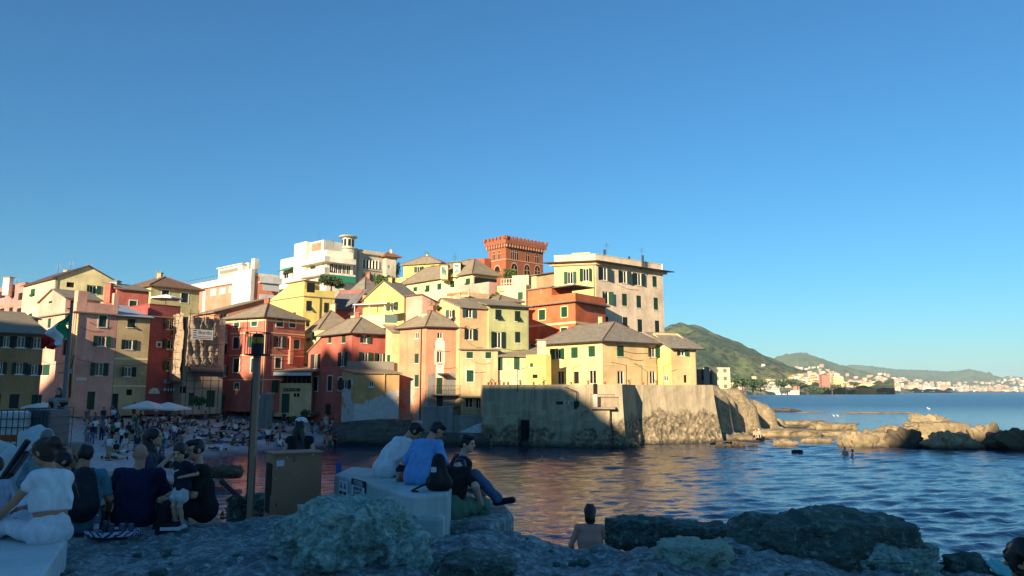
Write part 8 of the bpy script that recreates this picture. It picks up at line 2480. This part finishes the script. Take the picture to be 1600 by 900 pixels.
# ------------------------------------------------------------------ the crowd on the beach
def on_ground(px, py):
    r = ray(px, py); lo = 14.0
    for k in range(900):
        y = 14 + k * .1
        if y > 92: break
        if EYE + r.z * y < gz(r.x * y, y): return Vector((r.x * y, y, gz(r.x * y, y)))
    return None
def proto(nm, fig, long_hair=False, skirt=False, sleeve=.5, leglen=.55, h=.034):
    S_ = Sdf()
    fig.torso(S_, .012, tag=1); fig.headp(S_, 0, False)
    for c in 'LR':
        fig.armp(S_, c, 0, 2.0, 0); fig.armp(S_, c, .014, sleeve, 1); fig.hand(S_, c, .4, False, 0)
        fig.legp(S_, c, 0, 2.0, 0); fig.legp(S_, c, .014, leglen, 2, .012); fig.foot(S_, c, .004, 4)
    S_.cone((-.075, .0, -.03), (.075, .0, -.03), .135, None, .04, None, 2)
    if skirt: S_.cone((0, 0, -.05), np.array((0, 0, -.05)) + (fig.leg['L'][0] + fig.leg['R'][0]) / 2 * .9, .15, .19, .05, None, 2)
    A = np.array((fig.hx, fig.hy, fig.hz))
    S_.ell(fig.H - fig.hy * .02 + fig.hz * .04, (.092, .105, .10), A, .01, 3)
    if long_hair: S_.cone(fig.H - fig.hy * .07, fig.H - fig.hy * .09 - fig.hz * .26, .085, .07, .02, None, 3)
    V, Q = S_.mesh(nm, h)
    cen = V[Q].mean(1)
    D = np.stack([S_.dist(q, cen) for q in S_.p], 1); tg = np.array([q[7] for q in S_.p])[D.argmin(1)]
    V = V - np.array((0, 0, V[:, 2].min()))
    me = np_mesh(nm, V, Q)
    for k in range(5): me.materials.append(None)
    me.polygons.foreach_set('material_index', tg.astype(np.int32)); me.update()
    return me
PR_ = {
 'standing': [proto('stander', Figure(head=(10, -5))), proto('stander_b', Figure(head=(-25, -20), armR=(.12, .26, .18), fem=True), True, leglen=2.0), proto('stander_c', Figure(lean=4, armL=(-.2, .1, .02), armR=(.2, .22, .1), footL=(-.14, .02, -.86), footR=(.14, 0, -.86)), leglen=1.2),
              proto('stander_d', Figure(fem=True, head=(15, 0)), True, True)],
 'walking': [proto('walker', Figure(lean=5, footL=(-.08, .26, -.83), footR=(.08, -.28, -.80), armL=(-.22, -.15, -.02), armR=(.22, .2, 0))), proto('walker_b', Figure(lean=5, fem=True, footL=(-.08, -.26, -.81), footR=(.08, .26, -.83), armL=(-.2, .2, -.02), armR=(.22, -.15, 0)), True, leglen=1.9)],
 'sitting knees up': [proto('sitter', Figure(lean=16, footL=(-.12, .42, -.08), footR=(.12, .42, -.08), armL=(-.14, .40, .2), armR=(.14, .40, .2), kneeL=(0, 0, 1), kneeR=(0, 0, 1))),
            proto('sitter_b', Figure(lean=8, fem=True, head=(30, -5), footL=(-.12, .45, -.08), footR=(.10, .40, -.08), armL=(-.26, -.1, -.06), armR=(.14, .38, .15), kneeL=(0, 0, 1), kneeR=(0, 0, 1)), True)],
 'sitting legs out': [proto('stretcher_sitter', Figure(lean=-14, footL=(-.1, .82, -.08), footR=(.12, .80, -.08), armL=(-.26, -.22, -.06), armR=(.26, -.2, -.06), kneeL=(0, 0, 1), kneeR=(0, 0, 1))),
            proto('stretcher_sitter_b', Figure(lean=10, fem=True, head=(-20, -20), footL=(-.1, .80, -.08), footR=(.12, .74, -.08), armL=(-.1, .3, .05), armR=(.1, .3, .05), kneeL=(0, 0, 1), kneeR=(0, 0, 1)), True)],
 'seated on a chair': [proto('chair_sitter', Figure(lean=6, footL=(-.12, .42, -.42), footR=(.12, .42, -.42), armL=(-.14, .36, .12), armR=(.14, .36, .12))), proto('chair_sitter_b', Figure(lean=12, fem=True, head=(25, -8), footL=(-.1, .36, -.42), footR=(.12, .42, -.42), armL=(-.1, .36, .15), armR=(.14, .3, .3)), True, leglen=1.8)],
}
def lying():
    f = Figure(lean=0, head=(0, 10), armL=(-.3, .05, .05), armR=(.3, .05, .1), footL=(-.1, .02, -.86), footR=(.12, .06, -.84)); me = proto('lier', f)
    n = len(me.vertices); co = np.zeros(n * 3, np.float32); me.vertices.foreach_get('co', co); co = co.reshape(-1, 3)
    co = np.stack([co[:, 0], co[:, 2] - .9, -co[:, 1]], 1); co[:, 2] -= co[:, 2].min(); me.vertices.foreach_set('co', co.ravel()); me.update(); return me
PR_['lying down'] = [lying()]
COLS = {'white': (222, 222, 220), 'black': (22, 22, 24), 'navy': (26, 32, 64), 'grey': (110, 112, 116), 'red': (170, 40, 42), 'light blue': (120, 160, 200), 'green': (44, 96, 66), 'pink': (206, 140, 150), 'beige': (190, 168, 136), 'teal': (40, 110, 120), 'yellow': (214, 186, 60), 'purple': (96, 70, 120), 'orange': (200, 110, 60)}
BOT = {'black': COLS['black'], 'navy': COLS['navy'], 'denim': (70, 96, 130), 'white': COLS['white'], 'khaki': (150, 136, 104), 'grey': COLS['grey'], 'red': COLS['red'], 'green': COLS['green']}
SK = [(196, 146, 116), (176, 124, 94), (206, 158, 130), (150, 100, 74)]
HR = ['black', 'dark', 'brown', 'dark']
cr = random.Random(99)
TOPW = ['white'] * 5 + ['black'] * 6 + ['navy'] * 4 + ['grey'] * 3 + ['light blue', 'green', 'beige', 'teal', 'pink', 'red']
used = {}
NP_ = [0]
def crowd(p, pose, place, yaw=None, top=None, bot=None, k=1.0, var=None, bare=False, group=None):
    for tries in range(40):
        a = top or cr.choice(TOPW if tries < 25 else list(COLS)); b = bot or cr.choice(list(BOT))
        who = 'child' if k < .75 else 'person'
        if bare: lab = 'bare chested %s in %s shorts %s %s' % (who, b, pose, place)
        else: lab = '%s in %s top and %s %s %s' % (who, a, b, pose, place)
        if lab not in used: break
    used[lab] = used.get(lab, 0) + 1
    me = cr.choice(PR_[pose]) if var is None else PR_[pose][var]
    o = bpy.data.objects.new('person', me); C.objects.link(o)
    s_ = cr.choice(SK)
    for i, m in enumerate((skin(s_), skin(s_) if bare else cloth(COLS[a]), cloth(BOT[b]), flat('hair_' + HR[NP_[0] % 4], HAIRC[HR[NP_[0] % 4]]), cloth((60, 52, 46)))):
        o.material_slots[i].link = 'OBJECT'; o.material_slots[i].material = m
    k_ = k * cr.uniform(.94, 1.06)
    o.location = (p.x, p.y, p.z - .01); o.scale = (k_, k_, k_); o.rotation_euler = (0, 0, R(cr.uniform(0, 360) if yaw is None else yaw))
    tag(o, lab, 'person', group or 'people on and around the beach'); NP_[0] += 1
    return o
taken = []
def free(p, d=.55):
    for q in taken:
        if abs(q[0] - p.x) < d and abs(q[1] - p.y) < d: return False
    taken.append((p.x, p.y)); return True
def fill(n, x0, x1, y0, y1, poses, place, d=.55, **kw):
    c = 0
    for k in range(n * 6):
        if c >= n: break
        p = on_ground(cr.uniform(x0, x1), cr.uniform(y0, y1))
        if p is None or shore_d(p.x, p.y) < .3 or not free(p, d): continue
        crowd(p, cr.choice(poses), place, **kw); c += 1
SIT = ['sitting knees up', 'sitting legs out', 'lying down', 'sitting knees up']
STD = ['standing', 'walking', 'standing']
CH = 'seated on a chair'
# single figures the photograph shows plainly
for px, py, pose, place, kw in [
    (418, 696, 'standing', 'at the waterline', dict(top='white', bot='black', yaw=190, var=0)),
    (345, 713, 'standing', 'at the edge of the wet sand', dict(top='white', bot='white', k=.66, var=0)),
    (509, 672, 'standing', 'below the faded red house', dict(bot='white', bare=True, var=0, yaw=180)),
    (558, 697, 'standing', 'in the shallows by the stone bank', dict(bot='black', bare=True, var=0, yaw=160)),
    (588, 703, 'standing', 'in the water beside the concrete block', dict(bot='navy', bare=True, var=0, yaw=200)),
    (507, 700, 'standing', 'in the shallows by the red wing', dict(bot='red', bare=True, var=0)), (515, 699, 'standing', 'in the shallows by the red wing', dict(bot='green', bare=True, var=2)), (523, 700, 'standing', 'in the shallows by the red wing', dict(top='black', bot='black', var=1)),
    (250, 690, 'standing', 'in the group above the toddler', dict(top='white', bot='navy', var=0)), (259, 693, 'standing', 'in the group above the toddler', dict(top='pink', bot='white', var=3)), (264, 690, 'standing', 'in the group above the toddler', dict(top='beige', bot='grey', var=1)), (271, 692, 'standing', 'in the group above the toddler', dict(top='white', bot='denim', var=0)), (246, 688, 'walking', 'in the group above the toddler', dict(top='navy', bot='red')),
    (147, 676, 'standing', 'beside the concrete ramp', dict(top='grey', bot='black', var=1)), (160, 667, 'standing', 'on the upper beach with a white cap', dict(top='navy', bot='denim', var=0)), (135, 664, 'walking', 'on the upper beach with a long stick', dict(top='grey', bot='grey')),
    (175, 690, 'standing', 'in the crowd beyond the rucksack', dict(top='green', bot='black', var=2)), (182, 686, 'standing', 'in the crowd beyond the rucksack', dict(top='white', bot='black', var=0)), (190, 699, 'standing', 'in the crowd beyond the rucksack', dict(top='white', bot='black', var=2)), (199, 693, 'standing', 'in the crowd beyond the rucksack', dict(top='black', bot='beige' if 'beige' in BOT else 'khaki', var=1)), (217, 691, 'walking', 'with a dark rucksack behind the bald man', dict(top='light blue', bot='black')),
    ]:
    p = on_ground(px, py)
    if p is None: continue
    if p.z < .05: p.z = -.35
    free(p, .2); place_ = place.replace('left of the trees of people', 'left of the big group').replace(' with a white cap', '').replace(' with a long stick', '').replace('with a dark rucksack ', '')
    crowd(p, pose, place_, **kw)
fill(34, 178, 296, 639.5, 647, [CH, CH, CH, 'standing'], 'under the big white parasols', .5)
fill(16, 178, 300, 636.5, 640, STD, 'by the dark red house wall', .4)
fill(18, 296, 346, 639, 650, STD, 'before the scaffolded house', .4)
fill(14, 3, 78, 638, 648, [CH, CH, 'standing'], 'at the ochre house tables', .5)
fill(10, 108, 172, 639, 649, STD, 'by the pink house door', .45)
fill(16, 340, 385, 638, 650, ['sitting knees up', 'standing', 'sitting knees up'], 'below the brick red house', .45)
fill(18, 396, 436, 640, 660, ['sitting knees up', 'standing', 'sitting legs out'], 'below the retaining wall', .45)
fill(10, 436, 478, 650, 668, SIT + ['standing'], 'before the beach restaurant', .5)
fill(34, 130, 250, 656, 690, SIT + ['standing', 'standing'], 'on the left pebble beach', .7)
fill(40, 250, 400, 652, 690, SIT, 'on the middle pebble beach', .8)
fill(14, 396, 470, 664, 700, SIT, 'right of the lamp post', .8)
fill(8, 300, 380, 690, 706, SIT, 'left of the lamp post', .8)
fill(22, 484, 548, 668, 694, SIT + ['standing', 'standing'], 'below the faded red house', .45)
fill(24, 118, 300, 692, 726, STD + SIT, 'beyond the bald man', .7)
# people just behind the wall at the left
for px, py, Y, pose, kw in [(99, 676, 17.5, 'standing', dict(top='pink', bot='grey', var=1, yaw=200)), (110, 672, 17.9, 'standing', dict(top='white', bot='black', var=1, yaw=250)), (120, 690, 16, 'standing', dict(top='teal', bot='khaki', var=2, yaw=180))]:
    p = at(px, py, Y); p.z = gz(p.x, p.y); crowd(p, pose, 'just behind the rucksack', **kw)
# swimmers
def swimmer(px, py, label, sink, me, sc=1.0, yaw=0, sk=(206, 158, 130), hair='dark', wet=(30, 30, 34)):
    p = on_z(px, py, 0); o = bpy.data.objects.new('person', me); C.objects.link(o)
    for i, m in enumerate((skin(sk), skin(sk), cloth(wet), flat('hair_' + hair, HAIRC[hair]), skin(sk))): o.material_slots[i].link = 'OBJECT'; o.material_slots[i].material = m
    o.location = (p.x, p.y, -sink); o.rotation_euler = (0, 0, R(yaw)); tag(o, label, 'person')
swimmer(847, 718, 'left one of two swimmers showing only the head in the dark bay', 1.36, PR_['standing'][0], yaw=170)
swimmer(878, 718, 'right one of two swimmers showing only the head in the dark bay', 1.36, PR_['standing'][2], yaw=190)
swimmer(1321, 712, 'taller bather standing waist deep near the rounded tan rock', 1.05, PR_['standing'][2], yaw=120)
swimmer(1332, 713, 'lower bather shoulder deep beside the taller one', 1.22, PR_['standing'][0], yaw=250)
swimmer(494 + 4, 712, 'bather wading with a white float before the cabinet', 1.1, PR_['standing'][0])
for px, lab, var, yw in ((1179, 'left one of two bare skinned bathers on the flat tan ledge', 0, 200), (1186, 'right one of two bathers on the flat tan ledge, wearing a white cap', 1, 170)):
    p = at(px, 684, 83.5); o = bpy.data.objects.new('person', PR_['sitting knees up'][var]); C.objects.link(o)
    for i, m in enumerate((skin(SK[2]), skin(SK[2]), cloth((40, 40, 50)), cloth((220, 220, 216)) if var else flat('hair_brown', HAIRC['brown']), skin(SK[2]))): o.material_slots[i].link = 'OBJECT'; o.material_slots[i].material = m
    o.location = (p.x, p.y, p.z); o.rotation_euler = (0, 0, R(yw)); tag(o, lab, 'person')
# gulls
def gull(px, py, Y, label):
    p = at(px, py, Y); S_ = Sdf(); S_.cone((0, -.16, .2), (0, .12, .24), .075, .06, .03); S_.ell((0, .2, .33), (.05, .06, .05)); S_.cone((0, .14, .26), (0, .2, .32), .045, .04, .02); S_.cone((0, -.18, .2), (0, -.34, .17), .045, .015, .02); S_.cone((0, .24, .33), (0, .31, .32), .014, .006, .005)
    for q in (-.03, .03): S_.cone((q, 0, .17), (q, 0, 0), .012, None, .005)
    V, Q = S_.mesh('gull', .022); rt = thing('gull', label, 'gull', p); link_mesh('body', np_mesh('body', V * 1.3, Q), cloth((224, 224, 222)), rt)
for a in ((1303, 652.5, 118, 'left white gull on the blocky tan rock'), (1309, 652.5, 118.5, 'right white gull on the blocky tan rock'), (1451, 642, 99, 'white gull on top of the great tan slab')): gull(*a)

# towels, tables, bar and retaining wall
TW = {'white': (214, 214, 212), 'red': (160, 44, 48), 'blue': (50, 84, 140), 'dark': (30, 32, 40), 'striped grey': (130, 134, 140), 'yellow': (200, 176, 90)}
for k in range(26):
    p = on_ground(cr.uniform(240, 470), cr.uniform(656, 698))
    if p is None or shore_d(p.x, p.y) < 1.2: continue
    cn = cr.choice(list(TW)); a = cr.uniform(0, 3.1); e = Vector((math.cos(a), math.sin(a), 0)); n_ = Vector((-e.y, e.x, 0))
    V = []
    for j in range(5):
        for i in range(9):
            q = p + e * ((i / 8 - .5) * 1.6) + n_ * ((j / 4 - .5) * .8); V.append((q.x, q.y, gz(q.x, q.y) + .09 + .03 * cr.random()))
    ids = np.arange(45).reshape(5, 9); Q = np.stack([ids[:-1, :-1], ids[:-1, 1:], ids[1:, 1:], ids[1:, :-1]], -1).reshape(-1, 4)
    o = link_mesh('beach_towel', np_mesh('beach_towel', np.array(V), Q), cloth(TW[cn])); sd = o.modifiers.new('solid', 'SOLIDIFY'); sd.thickness = .02
    tag(o, '%s towel spread on the pebble beach among the bathers' % cn, 'towel', '%s towels on the beach' % cn)
for k, (px, py) in enumerate([(188, 645), (203, 645.5), (218, 644), (234, 645), (250, 644.5), (266, 645), (282, 644), (20, 645), (42, 646), (62, 645)]):
    p = on_ground(px, py); u6 = k < 7
    rt = thing('cafe_table', 'small dark cafe table under the big white parasols' if u6 else 'small dark cafe table before the ochre house', 'table', p, 'tables under the parasols' if u6 else 'tables of the ochre house')
    m = MB(); m.lathe(p, [(.38, .70), (.38, .74)], 12); m.build('table_top', M_WOOD, rt)
    m = MB(); m.tube(p, p + Vector((0, 0, .7)), .035, .035, 6); m.build('leg', M_DMETAL, rt)
    for q in range(3):
        t = cr.uniform(0, 6.28); c = p + Vector((math.cos(t), math.sin(t), 0)) * .75; c.z = gz(c.x, c.y)
        ch = thing('cafe_chair', 'dark cafe chair at a table under the big white parasols' if u6 else 'dark cafe chair before the ochre house', 'chair', c, 'chairs under the parasols' if u6 else 'chairs of the ochre house')
        d_ = Vector((math.cos(t), math.sin(t), 0)); s_ = Vector((-d_.y, d_.x, 0))
        m = MB(); m.obox(c + Vector((0, 0, .44)), d_ * .2, s_ * .2, Vector((0, 0, .02))); m.build('seat', M_DMETAL, ch)
        m = MB(); m.obox(c + d_ * .2 + Vector((0, 0, .68)), d_ * .015, s_ * .2, Vector((0, 0, .2))); m.build('backrest', M_DMETAL, ch)
        for a, b in ((1, 1), (1, -1), (-1, 1), (-1, -1)):
            m = MB(); q_ = c + d_ * (.17 * a) + s_ * (.17 * b); m.tube(q_, q_ + Vector((0, 0, .42)), .014, .014, 4); m.build('leg', M_DMETAL, ch)
p = on_ground(295, 644); bc = thing('bar_counter', 'dark blue covered bar counter right of the big white parasols', 'counter', p)
m = MB(); m.box((p.x - 1.1, p.y, p.z - .2), (p.x + 1.0, p.y + .7, p.z + 1.1)); m.build('front', cloth((26, 30, 84)), bc); m = MB(); m.box((p.x - 1.2, p.y - .08, p.z + 1.102), (p.x + 1.1, p.y + .78, p.z + 1.15)); m.build('counter_top', M_WOOD, bc)
a, b = at(391, 640, 81.0), at(421, 640, 79.8)
rw = thing('retaining_wall', 'grey retaining wall with a white notice left of the beach restaurant', 'wall', ((a.x + b.x) / 2, 80.3, 2.4))
zt_ = at(400, 616, 80.3).z; e = (b - a); e.z = 0; L = e.length; e /= L; n_ = Vector((e.y, -e.x, 0)); c = (a + b) / 2
m = MB(); m.obox(Vector((c.x, c.y, (zt_ + 1.6) / 2)) - n_ * .25, e * L / 2, n_ * .25, Vector((0, 0, (zt_ - 1.6) / 2))); m.build('wall', M_CONC, rw)
m = MB(); q = at(404, 620, 80); m.obox(on_plane(404, 620, a, n_) + n_ * .02, e * .25, n_ * .01, Vector((0, 0, .17))); m.build('notice', M_SIGNW, rw)
